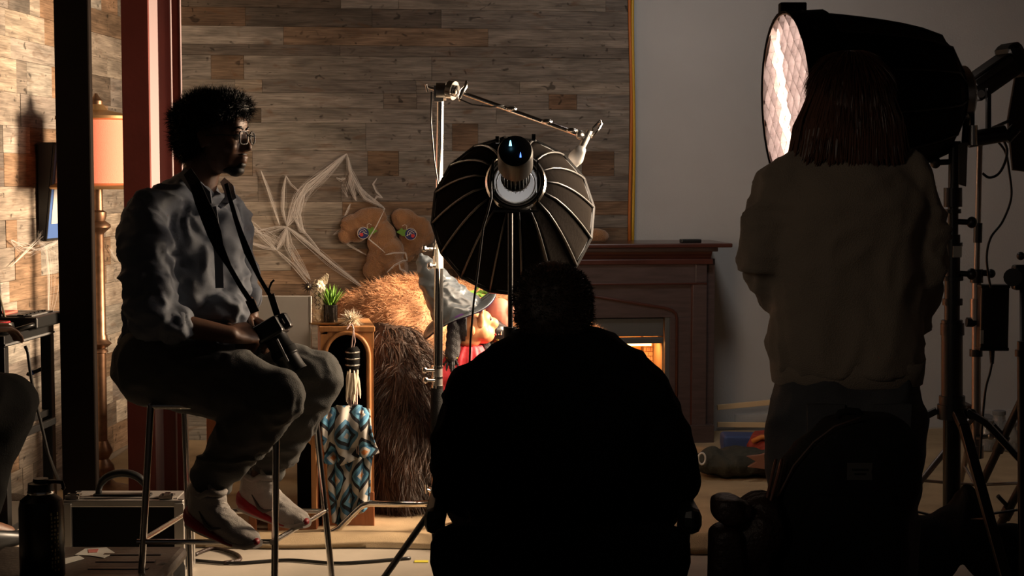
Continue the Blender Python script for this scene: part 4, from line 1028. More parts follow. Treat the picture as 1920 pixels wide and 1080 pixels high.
M_furmid = mat('mid_brown_fur', (.11, .06, .038), .45, var=.5, vscale=10)
strands('shaggy_hair', lower, 26000, .075, .0030, flow_dn, M_furdark, chair, jitter=.28, droop=.35, seg=3, curl=.12)
strands('shaggy_highlights', lower, 7000, .09, .0030, flow_dn, M_furmid, chair, jitter=.3, droop=.35, seg=3, curl=.2, sel=lambda c: c[:, 2] > .2)
# ------------------------------------------------------------------ light modifiers
def emis(name, col, s):
    m = bpy.data.materials.new(name); m.use_nodes = True; nt = m.node_tree; b = nt.nodes['Principled BSDF']
    b.inputs['Base Color'].default_value = (.6, .6, .6, 1); b.inputs['Emission Color'].default_value = (*col, 1); b.inputs['Emission Strength'].default_value = s; return m
def frame_of(ax):
    d = V(ax).normalized(); x = d.cross(V((0, 0, 1))).normalized(); y = x.cross(d); return x, y, d
def dome(parent, A, ax, ring, rim, depth, nrib, pw=.62, rot=0, fabric=None, rib_out=.006):
    x, y, d = frame_of(ax); N = 8
    def rp(k, v, out=0):
        a = 2 * PI * k / nrib + rot; r = ring + (rim - ring) * v ** pw + out; return A + d * depth * v + (x * math.cos(a) + y * math.sin(a)) * r
    for k in range(nrib):
        m = MB()
        def fn(u, v, k=k):
            p = rp(k, v).lerp(rp(k + 1, v), u); c = A + d * depth * v; sag = .012 * math.sin(PI * u) * math.sin(PI * v); return p + (c - p) * sag
        m.grid(fn, 4, N); ob('panel', m, fabric or M_domefab, parent, smooth=True, solid=.0025)
        ob('rib', MB().tube([rp(k, v, rib_out) for v in np.linspace(0, 1, 9)], .0042, 6), M_black, parent, smooth=True)
    ob('rim_band', MB().tube([rp(k, 1, .003) for k in range(nrib)], .009, 6, closed=True), M_black, parent)
    return rp
# --- deep dome in the middle, seen from behind
A = P(967, 343, 5.46); Rm = P(962, 404, 5.88); ax = (Rm - A).normalized(); dl = (Rm - A).length
t = thing('dome_softbox', 'deep black ribbed parabolic dome light seen from behind above the kneeling dolls'.replace('kneeling ', ''), 'light', A)
dome(t, A, ax, .075, .293, dl, 16, .58, .1)
x, y, d = frame_of(ax)
ob('speed_ring', MB().ring([(.098, -.012), (.104, 0), (.100, .016), (.088, .018), (.086, 0), (.092, -.012)], A - d * .01, d, 40), M_chrome, t, smooth='auto')
for r, h in ((.082, .0), (.073, .012), (.064, .030)): ob('ring_step', MB().ring([(r, h), (r + .004, h), (r + .004, h + .006), (r, h + .006)], A - d * .02, d, 36), M_steel, t, smooth='auto')
hax = (A - P(966, 280, 5.20)).normalized(); hx, hy, hd = frame_of(hax); hb = P(966, 283, 5.20)
hl = (A - hb).length
hd_ = ob('lamp_head', MB().lathe([(.040, -.004), (.054, .0), (.058, .012), (.058, hl * .42), (.052, hl * .45)], hb, hax, 36), M_black, t, smooth='auto')
fins = MB()
for i in range(20): a = 2 * PI * i / 20; fins.box(hb + hd * hl * .68 + (hx * math.cos(a) + hy * math.sin(a)) * .036, (.004, .020, hl * .44), Matrix((hx * math.sin(a) - hy * math.cos(a), hx * math.cos(a) + hy * math.sin(a), hd)).transposed())
ob('cooling_fins', fins, M_fin, hd_, kind='stuff'); ob('core', MB().lathe([(.034, hl * .44), (.034, hl * .95)], hb, hax, 24), M_fin, hd_, smooth='auto')
for r_, h_ in ((.050, .8),): ob('collar', MB().ring([(.034, hl * h_), (r_, hl * h_), (r_, hl * h_ + .007), (.034, hl * h_ + .007)], hb, hax, 30), M_steel, hd_, smooth='auto')
# lit status marks on the back of the lamp head
def glyph(nm, px, py, w_, h_, m):
    c = P(px, py, 5.185); o = ob(nm, MB().add([c + V((-w_, 0, -h_)), c + V((w_, 0, -h_)), c + V((w_ * .5, 0, h_ * .4)), c + V((0, 0, h_)), c + V((-w_ * .5, 0, h_ * .4)), c + V((-w_, .002, -h_)), c + V((w_, .002, -h_)), c + V((w_ * .5, .002, h_ * .4)), c + V((0, .002, h_)), c + V((-w_ * .5, .002, h_ * .4))], [(0, 1, 2, 3, 4), (9, 8, 7, 6, 5)] + [(i, (i + 1) % 5, (i + 1) % 5 + 5, i + 5) for i in range(5)]), m, hd_); return o
glyph('status_light', 957, 268, .005, .010, M_ledcyan); glyph('status_light', 976, 290, .003, .009, M_ledblue)
for px in (925, 1008): ob('yoke_arm', MB().beam(P(px, 300, 5.40), P(px, 395, 5.44), .016, .006), M_black, t)
ob('yoke_crossbar', MB().beam(P(924, 396, 5.42), P(1009, 396, 5.42), .016, .008), M_black, t)
for px in (932, 1000): ob('yoke_knob', MB().cyl(P(px - 3, 262 if px < 960 else 258, 5.3), P(px + 4, 262 if px < 960 else 258, 5.3), .012), M_black, t, smooth='auto')
ob('diffuser', MB().lathe([(.0, 0), (.288, .0), (.288, .001), (0, .001)], Rm - d * .004, d, 40), emis('dome_diffuser_glow', WARM, DOME), t)
ob('diffuser_backing', MB().lathe([(.0, 0), (.289, .0), (.289, .002), (0, .002)], Rm - d * .010, d, 40), mat('white_lining', (.5, .5, .5), .7), t)
# its stand
st = thing('light_stand', 'black tripod light stand carrying the middle dome light', 'light stand', XZ(967, 5.36, 0))
pt_ = P(957, 400, 5.38); pb = V((pt_.x, 5.38, .30))
ob('pole', MB().cyl(pb, V((pt_.x, 5.38, .85)), .017)  .cyl(V((pt_.x, 5.38, .85)), pt_, .0085), M_black, st, smooth='auto')
ob('collar', MB().cyl(V((pt_.x, 5.38, .83)), V((pt_.x, 5.38, .88)), .024), M_black, st, smooth='auto')
ob('hub', MB().cyl(V((pt_.x, 5.38, .62)), V((pt_.x, 5.38, .67)), .028), M_black, st, smooth='auto')
for a in (200, 320, 80):
    e_ = V((pt_.x + .48 * math.cos(math.radians(a)), 5.38 + .40 * math.sin(math.radians(a)), .012))
    lg = ob('leg', MB().cyl(V((pt_.x, 5.38, .64)), e_, .011), M_black, st, smooth='auto'); ob('rubber_foot', MB().ell(e_ + V((0, 0, .003)), .014), M_black, lg, smooth=True)
    ob('brace', MB().cyl(V((pt_.x, 5.38, .30)), V((pt_.x, 5.38, .64)).lerp(e_, .55), .007), M_black, st)
tag(ob('power_cable', MB().tube([P(925, 300, 5.3), P(920, 330, 5.28), P(921, 372, 5.28), P(914, 400, 5.28), P(906, 425, 5.28), P(897, 500, 5.28), P(888, 570, 5.27), P(882, 640, 5.26), P(880, 700, 5.26), P(886, 800, 5.26), P(900, 900, 5.3), P(920, 1060, 5.35)], .0042, 6), M_black, smooth=True), 'thin black power cable hanging below the middle dome light', 'cable')

# --- gridded dome on the right
R0 = P(1798, 178, 5.55); axr = V((-.985, -.10, -.055)).normalized(); depth = .56
t = thing('gridded_softbox', 'large black dome softbox with a glowing grid front facing left behind the standing woman', 'light', R0)
rp = dome(t, R0, axr, .085, .305, depth, 12, .30, .2, M_blackm, .004)
x, y, d = frame_of(axr); C0 = R0 + d * depth
ob('skirt', MB().tube([C0 - d * .005, C0 + d * .055], [.309, .309], 36), M_blackm, t, smooth='auto') if False else None
k = MB(); n = 36
vs = []
for h in (-.075, .055):
    for r in (.309, .314):
        for i in range(n): a = 2 * PI * i / n; vs.append(C0 + d * h + (x * math.cos(a) + y * math.sin(a)) * r)
fs = []
for i in range(n):
    j = (i + 1) % n
    for a_, b_ in ((0, 1), (1, 3), (3, 2), (2, 0)): fs.append((a_ * n + i, a_ * n + j, b_ * n + j, b_ * n + i))
k.add(vs, fs); ob('skirt', k, M_blackm, t)
ob('skirt_tab', MB().box(C0 + y * .325 + d * .0 + x * .05, (.09, .05, .04)), M_blackm, t, bevel=.004)
ob('diffuser', MB().lathe([(.0, 0), (.300, .0), (.300, .004), (0, .004)], C0 - d * .012, d, 40), emis('grid_diffuser_glow', (1, .80, .70), KEY), t)
lamp('gridded_softbox_beam', 'AREA', C0 + d * .05, (-2.05, 6.9, 1.0), 9, WARM2, .55, math.radians(100))
k = MB(); gd = .046; step = .058; R_ = .303
M_grid = mat('pale_grid_fabric', (.5, .43, .41), .9, bump=.6, bscale=25, spec=.0)
ca, sa = math.cos(.72), math.sin(.72)
for fam in (0, 1):
    u_ = x * ca + y * sa if fam == 0 else -x * sa + y * ca; v_ = -x * sa + y * ca if fam == 0 else x * ca + y * sa
    for i in range(-5, 6):
        o_ = (i + .0) * step; h_ = math.sqrt(max(R_ ** 2 - o_ ** 2, 0)); m_ = 14
        pts = [(-h_ + 2 * h_ * j / m_) for j in range(m_ + 1)]; vs = []
        for s_ in pts:
            wob = .004 * math.sin(s_ * 40 + i * 2 + fam)
            for q_1, dd in ((-.0008, .002), (.0008, .002), (.0008, gd), (-.0008, gd)): vs.append(C0 + u_ * (o_ + wob + q_1) + v_ * s_ + d * (dd - .0))
        k.add(vs, [(4 * j + a_, 4 * j + (a_ + 1) % 4, 4 * j + 4 + (a_ + 1) % 4, 4 * j + 4 + a_) for j in range(m_) for a_ in range(4)])
ob('skirt_lining', MB().ring([(.298, -.008), (.306, -.008), (.306, .050), (.302, .050)], C0, d, 40), M_grid, t)
ob('fabric_grid', k, M_grid, t, kind='stuff')
ob('speed_ring', MB().ring([(.088, -.02), (.10, -.01), (.10, .015), (.085, .02), (.080, .0)], R0 - d * .01, d, 32), M_steel, t, smooth='auto')
f0 = R0 - d * .02; f1 = P(1908, 108, 5.60); fd = (f1 - f0).normalized()
fx = ob('lamp_head', MB().beam(f0.lerp(f1, .05), f1, .105, .085, (0, 0, 1)), M_black, t, bevel=.012)
ob('rear_cap', MB().beam(f1 - fd * .045, f1 + fd * .012, .12, .125, (0, 0, 1)), M_black, t, bevel=.02)
ob('side_ridge', MB().beam(f0.lerp(f1, .12) + V((0, -.056, .02)), f0.lerp(f1, .8) + V((0, -.056, .02)), .008, .02, (0, 0, 1)), mat('ridge_grey', (.03, .03, .03), .3), t, bevel=.002)
ob('knob', MB().cyl(P(1840, 176, 5.50), P(1840, 176, 5.44), .013), M_steel, t, smooth='auto')
ob('knob', MB().ell(P(1814, 157, 5.47), .007), M_chrome, t, smooth=True)
for a_, b_ in (((1822, 185), (1822, 258)), ((1853, 165), (1853, 258))): ob('yoke_arm', MB().beam(P(*a_, 5.5), P(*b_, 5.5), .026, .014), M_black, t, bevel=.002)
# --- the right stand
Ds = 5.48
s3 = thing('combo_stand', 'tall thick black rolling light stand with collars at the right of the frame', 'light stand', XZ(1785, Ds, 0))
def seg(nm, px0, y0, px1, y1, r, m=M_black, par=s3, D=Ds): return ob(nm, MB().cyl(P(px0, y0, D), P(px1, y1, D), r, n=20), m, par, smooth='auto')
seg('top_tube', 1789, 265, 1786, 470, .018); seg('middle_tube', 1786, 440, 1785, 620, .026, M_black); seg('lower_tube', 1785, 600, 1785, 780, .036)
seg('lower_tube', 1785, 770, 1784, 1000, .030, mat('satin_black', (.02, .02, .02), .25, .5))
for y0, y1, r in ((265, 272, .026), (352, 388, .031), (392, 400, .028), (455, 462, .033), (518, 526, .036), (560, 572, .034), (606, 628, .040), (742, 758, .044), (758, 785, .05)): seg('collar', 1787 - (y0 - 265) * .004, y0, 1787 - (y0 - 265) * .004, y1, r)
for py, l_ in ((303, -1), (415, 1), (512, 1), (775, 1)): ob('clamp_knob', MB().cyl(P(1788, py, Ds), P(1788 + l_ * 32, py + 2, Ds - .01), .010).ell(P(1788 + l_ * 34, py + 2, Ds - .01), (.018, .018, .02)), M_black, s3, smooth='auto')
ob('bracket_plate', MB().prism([P(1797, 268, Ds - .02), P(1815, 266, Ds - .02), P(1812, 350, Ds - .02), P(1797, 345, Ds - .02)], (0, .012, 0)), mat('dull_grey_plate', (.11, .095, .08), .5), s3, bevel=.002)
ob('tape_label', MB().box(P(1795, 472, Ds - .034), (.030, .004, .038)), M_tape, s3)
ob('head_bracket', MB().cyl(P(1812, 222, Ds), P(1808, 275, Ds), .011).cyl(P(1815, 262, Ds), P(1885, 250, Ds), .028).cyl(P(1885, 262, Ds), P(1905, 240, Ds), .02), M_black, s3, smooth='auto')
ob('bracket_ring', MB().cyl(P(1824, 235, Ds - .03), P(1824, 272, Ds - .03), .016).ell(P(1811, 218, Ds - .01), .011), M_steel, s3, smooth='auto')
ob('crossbar', MB().cyl(P(1820, 256, Ds), P(1865, 256, Ds), .02), M_black, s3, smooth='auto')
# spreading legs
hubz = P(1785, 770, Ds)
for px, py, dd in ((1690, 800, .55), (1930, 950, .42), (1842, 0, -.62)):
    pass
for a, L in ((168, .62), (-18, .60), (275, .58)):
    e_ = V((hubz.x + L * math.cos(math.radians(a)), Ds + L * math.sin(math.radians(a)), .015))
    top = hubz + V((.05 * math.cos(math.radians(a)), .05 * math.sin(math.radians(a)), .0)); kn = top.lerp(e_, .12) + V((0, 0, .03))
    lg = ob('leg', MB().beam(top, kn, .035, .022).beam(kn, e_ + V((0, 0, .012)), .034, .020), M_black, s3, bevel=.002)
    ob('rubber_foot', MB().cyl(e_ - V((0, 0, .014)), e_ + V((0, 0, .02)), .02), M_black, lg, smooth='auto')
    ob('brace', MB().beam(V((hubz.x, Ds, .20)), kn.lerp(e_, .5), .016, .006), M_steel if a == 275 else M_black, s3)
k = MB()
q = V((hubz.x, Ds - .12, .12)); k.ell(q + V((-.12, 0, 0)), (.13, .12, .115)).ell(q + V((.15, 0, -.01)), (.14, .12, .10)).ell(q + V((0, 0, .07)), (.10, .10, .10)).ell(q + V((.02, 0, .14)), (.05, .08, .08))
ob('sandbag', vox(k, .012, 5, folds(.010, (9, 9, 9), 4)), M_blackf, smooth=True, label='black sandbag slumped over the base of the thick right stand', cat='sandbag')

# --- thin stand behind it with a ballast box
Dt = 5.95
s4 = thing('thin_stand', 'thin steel light stand behind the thick black stand, carrying a power box', 'light stand', XZ(1832, Dt, 0))
def sg(nm, px0, y0, px1, y1, r, m, D=Dt, par=s4): return ob(nm, MB().cyl(P(px0, y0, D), P(px1, y1, D), r, n=16), m, par, smooth='auto')
M_dim = mat('worn_steel', (.33, .29, .27), .35, .9)
sg('upper_tube', 1837, 265, 1831, 520, .011, M_dim); sg('lower_tube', 1831, 515, 1830, 860, .017, M_dim); sg('sleeve', 1834, 418, 1833, 455, .016, M_black); sg('sleeve', 1831, 505, 1831, 530, .024, M_black)
sg('collar', 1830, 560, 1830, 600, .022, M_dim); sg('collar', 1830, 655, 1830, 668, .024, M_black); sg('collar', 1830, 835, 1830, 858, .028, M_dim)
ob('clamp', MB().cyl(P(1815, 512, Dt), P(1858, 512, Dt), .012).ell(P(1858, 513, Dt), .017), M_black, s4, smooth='auto')
ob('clamp', MB().cyl(P(1812, 604, Dt), P(1850, 606, Dt), .018), M_black, s4, smooth='auto')
ob('wing_knob', MB().cyl(P(1830, 820, Dt - .02), P(1858, 818, Dt - .03), .009).ell(P(1858, 818, Dt - .03), .014), M_steel, s4, smooth='auto')
base = P(1830, 850, Dt)
for a in (-35, 205, 85):
    e_ = V((base.x + .5 * math.cos(math.radians(a)), Dt + .45 * math.sin(math.radians(a)), .03)); lg = ob('leg', MB().cyl(P(1830, 775, Dt), e_, .012), M_dim, s4, smooth='auto')
    ob('rubber_foot', MB().ell(e_, .015), M_black, lg, smooth=True); ob('brace', MB().cyl(base + V((0, 0, -.12)), P(1830, 775, Dt).lerp(e_, .5), .006), M_dim, s4)
q = P(1861, 595, Dt - .04)
bb = thing('power_box', 'black power supply box strapped to the thin steel stand', 'power supply', q)
ob('housing', MB().box(q, (.105, .06, .235)), M_black, bb, bevel=.006); ob('end_plate', MB().box(q + V((0, -.0, -.116)), (.109, .064, .012)).box(q + V((0, 0, .116)), (.109, .064, .012)), M_black, bb, bevel=.003)
ob('sticker', MB().box(q + V((-.047, -.03, -.07)), (.012, .004, .05)), M_tape, bb)
ob('plug', MB().cyl(P(1860, 655, Dt - .04), P(1860, 682, Dt - .04), .011, .007), M_black, bb, smooth='auto')
def cab(pts, r, label, m=M_black, D=5.85):
    pts = [P(a, b, D) for a, b in pts]; out = []
    for i in range(len(pts) - 1):
        p0, p1, p2, p3 = pts[max(i - 1, 0)], pts[i], pts[i + 1], pts[min(i + 2, len(pts) - 1)]
        for k in range(8): t_ = k / 8; out.append(.5 * ((2 * p1) + (p2 - p0) * t_ + (2 * p0 - 5 * p1 + 4 * p2 - p3) * t_ ** 2 + (3 * p1 - p0 - 3 * p2 + p3) * t_ ** 3))
    out.append(pts[-1]); return ob('cable', MB().tube(out, r, 6), m, smooth=True, label=label, cat='cable')
cab([(1860, 680), (1856, 700), (1848, 730), (1842, 790), (1838, 860)], .0045, 'black cable running down from the power box')
cab([(1868, 262), (1885, 285), (1892, 320), (1896, 370), (1880, 415), (1858, 445), (1850, 480), (1854, 520), (1858, 540)], .0045, 'long black cable swinging from the right lamp head down to the power box')
cab([(1842, 325), (1855, 333), (1872, 326), (1884, 305), (1888, 280), (1878, 256)], .005, 'small loop of black cable beside the lamp bracket', D=5.75)

# --- things at the right edge of the frame
D = 6.3
e = thing('folded_tripod', 'black tripod with spread legs at the right picture edge', 'tripod', XZ(1925, D, 0))
ob('centre_pole', MB().cyl(P(1917, 640, 5.2), P(1919, 1118, 5.2), .017).cyl(P(1917, 656, 5.2), P(1917, 668, 5.2), .024), M_black, e, smooth='auto')
for (a, b) in (((1918, 745, 6.1), (1842, 905, 6.25)), ((1918, 905, 5.9), (1862, 1010, 6.0))):
    lg = ob('leg', MB().cyl(P(*a), P(*b), .016), M_black, e, smooth='auto'); p = P(*a).lerp(P(*b), .45)
    ob('leg_lock', MB().cyl(p, P(*a).lerp(P(*b), .62), .023).cyl(p, p + V((-.05, -.02, .05)), .008), M_black, lg, smooth='auto')
fl = thing('black_flag', 'dark rectangular flag panel cut by the right picture edge', 'flag', P(1930, 230, 6.0))
ob('cloth', MB().prism([P(1905, 130, 6.0), P(1990, 118, 6.0), P(1990, 330, 6.0), P(1898, 318, 6.0), P(1889, 225, 6.0)], (0, .006, 0)), mat('flag_cloth', (.03, .022, .018), .8), fl)
ob('wire_frame', MB().tube([P(1905, 130, 6.0), P(1990, 118, 6.0), P(1990, 330, 6.0), P(1898, 318, 6.0), P(1889, 225, 6.0)], .004, 6, closed=True), M_dim, fl)
ob('support_rod', MB().cyl(P(1862, 240, 5.6), P(1895, 225, 6.0), .006), M_black, fl)
mo = thing('small_monitor', 'small black camera monitor at the right picture edge', 'monitor', P(1915, 520, 5.7))
ob('housing', MB().box(P(1922, 520, 5.7), (.09, .05, .09)), M_black, mo, bevel=.01); ob('hood', MB().cyl(P(1899, 520, 5.66), P(1899, 520, 5.60), .028, .032), M_black, mo, smooth='auto')
ob('mount_arm', MB().cyl(P(1917, 545, 5.7), P(1918, 655, 5.25), .01).ell(P(1914, 480, 5.7), .015), M_black, mo)
# clutter along the drywall
random.seed(12)
spec_ = [('crate', 'low dark wooden crate against the drywall behind the stands', 1778, 1815, 8.35, .16, M_leather), ('storage_box', 'grey box beside the crate on the carpet at the drywall', 1832, 1862, 8.3, .10, M_grey)]
for nm, lab, x0, x1, D, h, m in spec_:
    a, b = XZ(x0, D, .1), XZ(x1, D, .1); tt = thing(nm, lab, 'box', XZ((x0 + x1) / 2, D, .02)); zb_ = .03
    ob('body', MB().box(((a.x + b.x) / 2, D, zb_ + h / 2), (b.x - a.x, .16, h)), m, tt, bevel=.004); ob('lid', MB().box(((a.x + b.x) / 2, D, zb_ + h + .006), (b.x - a.x + .01, .17, .012)), m, tt, bevel=.003)
M_jar = mat('clear_jar_glass', (.6, .6, .6), .1, trans=.7)
for i, (px, D, h) in enumerate(((1826, 8.0, .16), (1850, 7.9, .13), (1872, 7.95, .17), (1893, 7.9, .12))):
    p = XZ(px, D, .03); p.z = .032; r = .042
    j = thing('glass_jar', ['cloudy glass jar nearest the thin steel stand, on the floor by the drywall', 'shortest cloudy glass jar, second from the thin stand', 'tallest cloudy glass jar standing by the drywall', 'cloudy glass jar nearest the right picture edge'][i], 'jar', p, 'glass jars by the drywall')
    ob('jar_body', MB().lathe([(r * .9, 0), (r, .01), (r, h * .7), (r * .75, h * .85), (r * .72, h)], p, n=20), M_jar, j, smooth='auto'); ob('lid', MB().lathe([(r * .78, 0), (r * .78, .018), (r * .7, .02)], p + V((0, 0, h)), n=20), M_grey, j, smooth='auto')

# --- C-stand in the middle
Dc = 6.08
cs = thing('c_stand', 'chrome grip stand with a sloping arm left of the middle dome light', 'light stand', XZ(820, Dc, 0))
def cg(nm, x0, y0, x1, y1, r, m=M_chrome, n=16): return ob(nm, MB().cyl(P(x0, y0, Dc), P(x1, y1, Dc), r, n=n), m, cs, smooth='auto')
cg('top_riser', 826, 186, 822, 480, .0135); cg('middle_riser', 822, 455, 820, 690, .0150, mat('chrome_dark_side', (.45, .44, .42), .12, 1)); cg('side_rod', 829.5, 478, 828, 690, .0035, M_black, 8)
cg('collar', 821.5, 456, 821.5, 503, .020, mat('pale_collar', (.85, .82, .72), .25, .8)); cg('collar', 820, 688, 820, 726, .021, M_steel); cg('collar_ring', 820, 686, 820, 690, .024); cg('collar_ring', 820, 722, 820, 727, .024); cg('collar_ring', 820, 705, 820, 709, .023)
cg('foam_sleeve', 819.5, 727, 818, 830, .0235, M_blackf); cg('lower_riser', 818, 826, 817, 930, .016, M_steel); cg('base_hub', 817, 912, 817, 958, .026, M_steel)
for py, l_ in ((466, -22), (498, -12), (694, -22), (713, -20)): ob('t_handle', MB().cyl(P(818, py, Dc - .01), P(818 + l_, py, Dc - .03), .007).ell(P(818 + l_, py, Dc - .03), (.011, .011, .014)), M_chrome, cs, smooth='auto')
ob('t_handle', MB().cyl(P(816, 925, Dc - .01), P(800, 918, Dc - .03), .006).cyl(P(800, 925, Dc - .03), P(799, 908, Dc - .03), .006), M_chrome, cs, smooth='auto')
ob('grip_head', MB().cyl(P(818, 172, Dc), P(836, 172, Dc), .034).box(P(823, 176, Dc), (.036, .05, .06)), M_steel, cs, smooth='auto')
ob('grip_disc', MB().cyl(P(842, 168, Dc - .02), P(852, 170, Dc - .03), .036).cyl(P(852, 170, Dc - .03), P(858, 171, Dc - .035), .022), M_chrome, cs, smooth='auto')
ob('wing_handle', MB().tube([P(875, 151, Dc - .04), P(873, 163, Dc - .04), P(867, 171, Dc - .04), P(863, 180, Dc - .04), P(861, 190, Dc - .04)], [.005, .008, .010, .008, .005], 8), M_chrome, cs, smooth=True)
ob('wing_handle', MB().cyl(P(818, 168, Dc), P(802, 164, Dc - .01), .006).cyl(P(799, 158, Dc - .01), P(802, 172, Dc - .01), .005), M_steel, cs, smooth='auto')
arm0, arm1 = P(866, 174, Dc - .03), P(1088, 253, Dc - .10)
ob('arm', MB().cyl(arm0, arm1, .0085), M_chrome, cs, smooth='auto')
for f_ in (.42, .72, .93): ob('arm_ball', MB().ell(arm0.lerp(arm1, f_) + V((0, 0, .006)), (.022, .014, .010)), M_chrome, cs, smooth=True)
# arm end clamp
ob('end_knuckle', MB().ell(arm1, .018).cyl(P(1092, 258, Dc - .1), P(1106, 252, Dc - .1), .012).cyl(P(1106, 245, Dc - .1), P(1088, 282, Dc - .1), .013), M_steel, cs, smooth='auto')
ob('end_handle', MB().tube([P(1106, 258, Dc - .1), P(1112, 240, Dc - .1), P(1127, 225, Dc - .1), P(1128, 232, Dc - .1), P(1120, 246, Dc - .1), P(1108, 258, Dc - .1)], .005, 8), M_chrome, cs, smooth=True)
ob('pod', vox(MB().cap(P(1088, 282, Dc - .1), .022, P(1080, 296, Dc - .08), .030).cap(P(1080, 296, Dc - .08), .03, P(1078, 310, Dc - .08), .012), .005, 2), M_grey, cs, smooth=True)
for (px, py, dd) in ((612, 1012, None), (905, 1010, -.1), (870, 905, .5)):
    if dd is None: e_ = XZ(640, 5.95, 0); e_ = V((P(612, 1010, 6.1).x, 6.05, .012)); m1 = P(676, 946, 6.06)
    elif dd > 0: e_ = V((P(866, 900, 6.3).x, 6.30, .014)); m1 = P(832, 946, 6.14)
    else: e_ = V((P(925, 1000, 5.75).x, 5.72, .012)); m1 = P(858, 952, 5.98)
    h_ = P(817, 944, Dc); pts = [h_, h_.lerp(m1, .6), m1 + (h_ - m1).normalized() * .05, m1 + (e_ - m1).normalized() * .04, e_]
    if dd is None: pts = [h_, P(740, 945, Dc), P(693, 944, Dc), P(678, 949, Dc), P(664, 962, Dc), P(636, 990, Dc), e_]
    lg = ob('leg', MB().tube(pts, .0125, 12), M_chrome, cs, smooth=True); ob('rubber_foot', MB().cyl(e_ + V((0, 0, -.011)), e_ + V((0, 0, .02)), .015), M_black, lg, smooth='auto')
tag(ob('arm_cable', MB().tube([P(809, 172, Dc - .05), P(808, 230, Dc - .05), P(814, 300, Dc - .05), P(822, 350, Dc - .05), P(818, 420, Dc - .05), P(812, 480, Dc - .04)], .0035, 6), M_black, smooth=True), 'black cable hanging along the chrome grip stand', 'cable')
tag(ob('sagging_cord', MB().tube([P(862, 186, Dc - .06), P(885, 196, Dc - .06), P(920, 200, Dc - .07), P(945, 198, Dc - .08)], .003, 6), M_black, smooth=True), 'thin black cord sagging under the chrome arm', 'cord')
# ------------------------------------------------------------------ people
def basis(fwd, up=(0, 0, 1)):
    f = V(fwd).normalized(); u = V(up); l = u.cross(f).normalized(); u = f.cross(l).normalized(); return f, l, u
def rotm(f, l, u): return Matrix((f, l, u)).transposed()
def head_prims(k, o, fwd, up, face=True, s=1.0):
    f, l, u = basis(fwd, up); R = rotm(f, l, u)
    def p(x, y, z): return o + (f * x + l * y + u * z) * s
    def e(x, y, z, a, b, c, RR=None): k.ell(p(x, y, z), (a * s, b * s, c * s), R if RR is None else R @ RR)
    e(-.012, 0, .028, .094, .075, .086); e(.02, 0, .0, .075, .068, .09)
    e(.036, 0, -.035, .056, .058, .07); e(.03, 0, -.068, .052, .052, .042); e(.066, 0, -.096, .024, .026, .020)
    e(-.04, 0, -.03, .05, .058, .06)
    if face:
        e(.080, 0, .042, .018, .045, .03)                      # forehead
        for s_ in (-1, 1):
            e(.086, s_ * .028, .020, .012, .024, .0075); e(.066, s_ * .040, -.028, .022, .020, .022)
            e(.094, s_ * .012, -.038, .011, .009, .008)
            e(-.004, s_ * .074, -.006, .016, .009, .030, Matrix.Rotation(.25, 3, 'Y')); e(-.012, s_ * .080, .004, .014, .007, .018)
        k.cyl(p(.088, 0, .012), p(.110, 0, -.030), .0075 * s, .0115 * s, 12); k.ell(p(.108, 0, -.032), .0125 * s)
        e(.093, 0, -.060, .012, .024, .0075); e(.090, 0, -.073, .013, .021, .0085); e(.082, 0, -.066, .014, .028, .02)
    else:
        for s_ in (-1, 1): e(-.004, s_ * .074, -.006, .016, .009, .030)
    return p, R
def hand_prims(k, wrist, fdir, palm, thumb_side, curl=.6, s=1.0, spread=.05, curls=None):
    """palm box, four jointed fingers, thumb leaving the side of the palm; palm = direction the palm faces"""
    f = V(fdir).normalized(); n = V(palm).normalized(); n = (n - f * n.dot(f)).normalized(); t = V(thumb_side); t = (t - f * t.dot(f) - n * t.dot(n)).normalized()
    c = wrist + f * .045 * s; k.loft([(wrist + f * a * s, t, n, w_ * s, h_ * s, 2.6) for a, w_, h_ in ((-.005, .026, .021), (.02, .034, .019), (.055, .041, .016), (.085, .042, .014), (.093, .038, .011))], 20)
    L = [(.041, .026, .020), (.046, .029, .021), (.043, .027, .021), (.033, .021, .019)]; offs = [.031, .010, -.011, -.031]; r0 = [.0092, .0096, .0090, .0080]
    for i in range(4):
        cu = curls[i] if curls else curl; a = 0; p = wrist + f * (.086 - .004 * abs(i - 1)) * s + t * offs[i] * s; d0 = (f + t * offs[i] * spread * 30 * .3).normalized(); pts = [p - d0 * .02 * s, p]; 
        for j, l_ in enumerate(L[i]): a += cu * (.9, 1.1, .8)[j]; p = p + (d0 * math.cos(a) + n * math.sin(a)) * l_ * s; pts.append(p)
        k.chain(pts, [r0[i] * s, r0[i] * s, r0[i] * .95 * s, r0[i] * .88 * s, r0[i] * .78 * s])
    p0 = wrist + f * .018 * s + t * .026 * s + n * .006 * s; p1 = p0 + (f * .55 + t * .62 + n * .35).normalized() * .040 * s; p2 = p1 + (f * .85 + t * .25 + n * .5).normalized() * .032 * s; p3 = p2 + (f * .9 - t * .05 + n * .5).normalized() * .024 * s
    k.chain([p0, p1, p2, p3], [.014 * s, .0118 * s, .0105 * s, .0085 * s])
def eyes(person, p, s=1.0):
    for s_ in (-1, 1):
        e_ = ob('eye', MB().ell(p(.083, s_ * .030, .002), .011 * s), mat('eye_white', (.4, .36, .33), .3) if 'eye_white' not in MATS else MATS['eye_white'], person, smooth=True)
        ob('iris', MB().ell(p(.0895, s_ * .030, .002), .0055 * s), M_ink, e_, smooth=True)
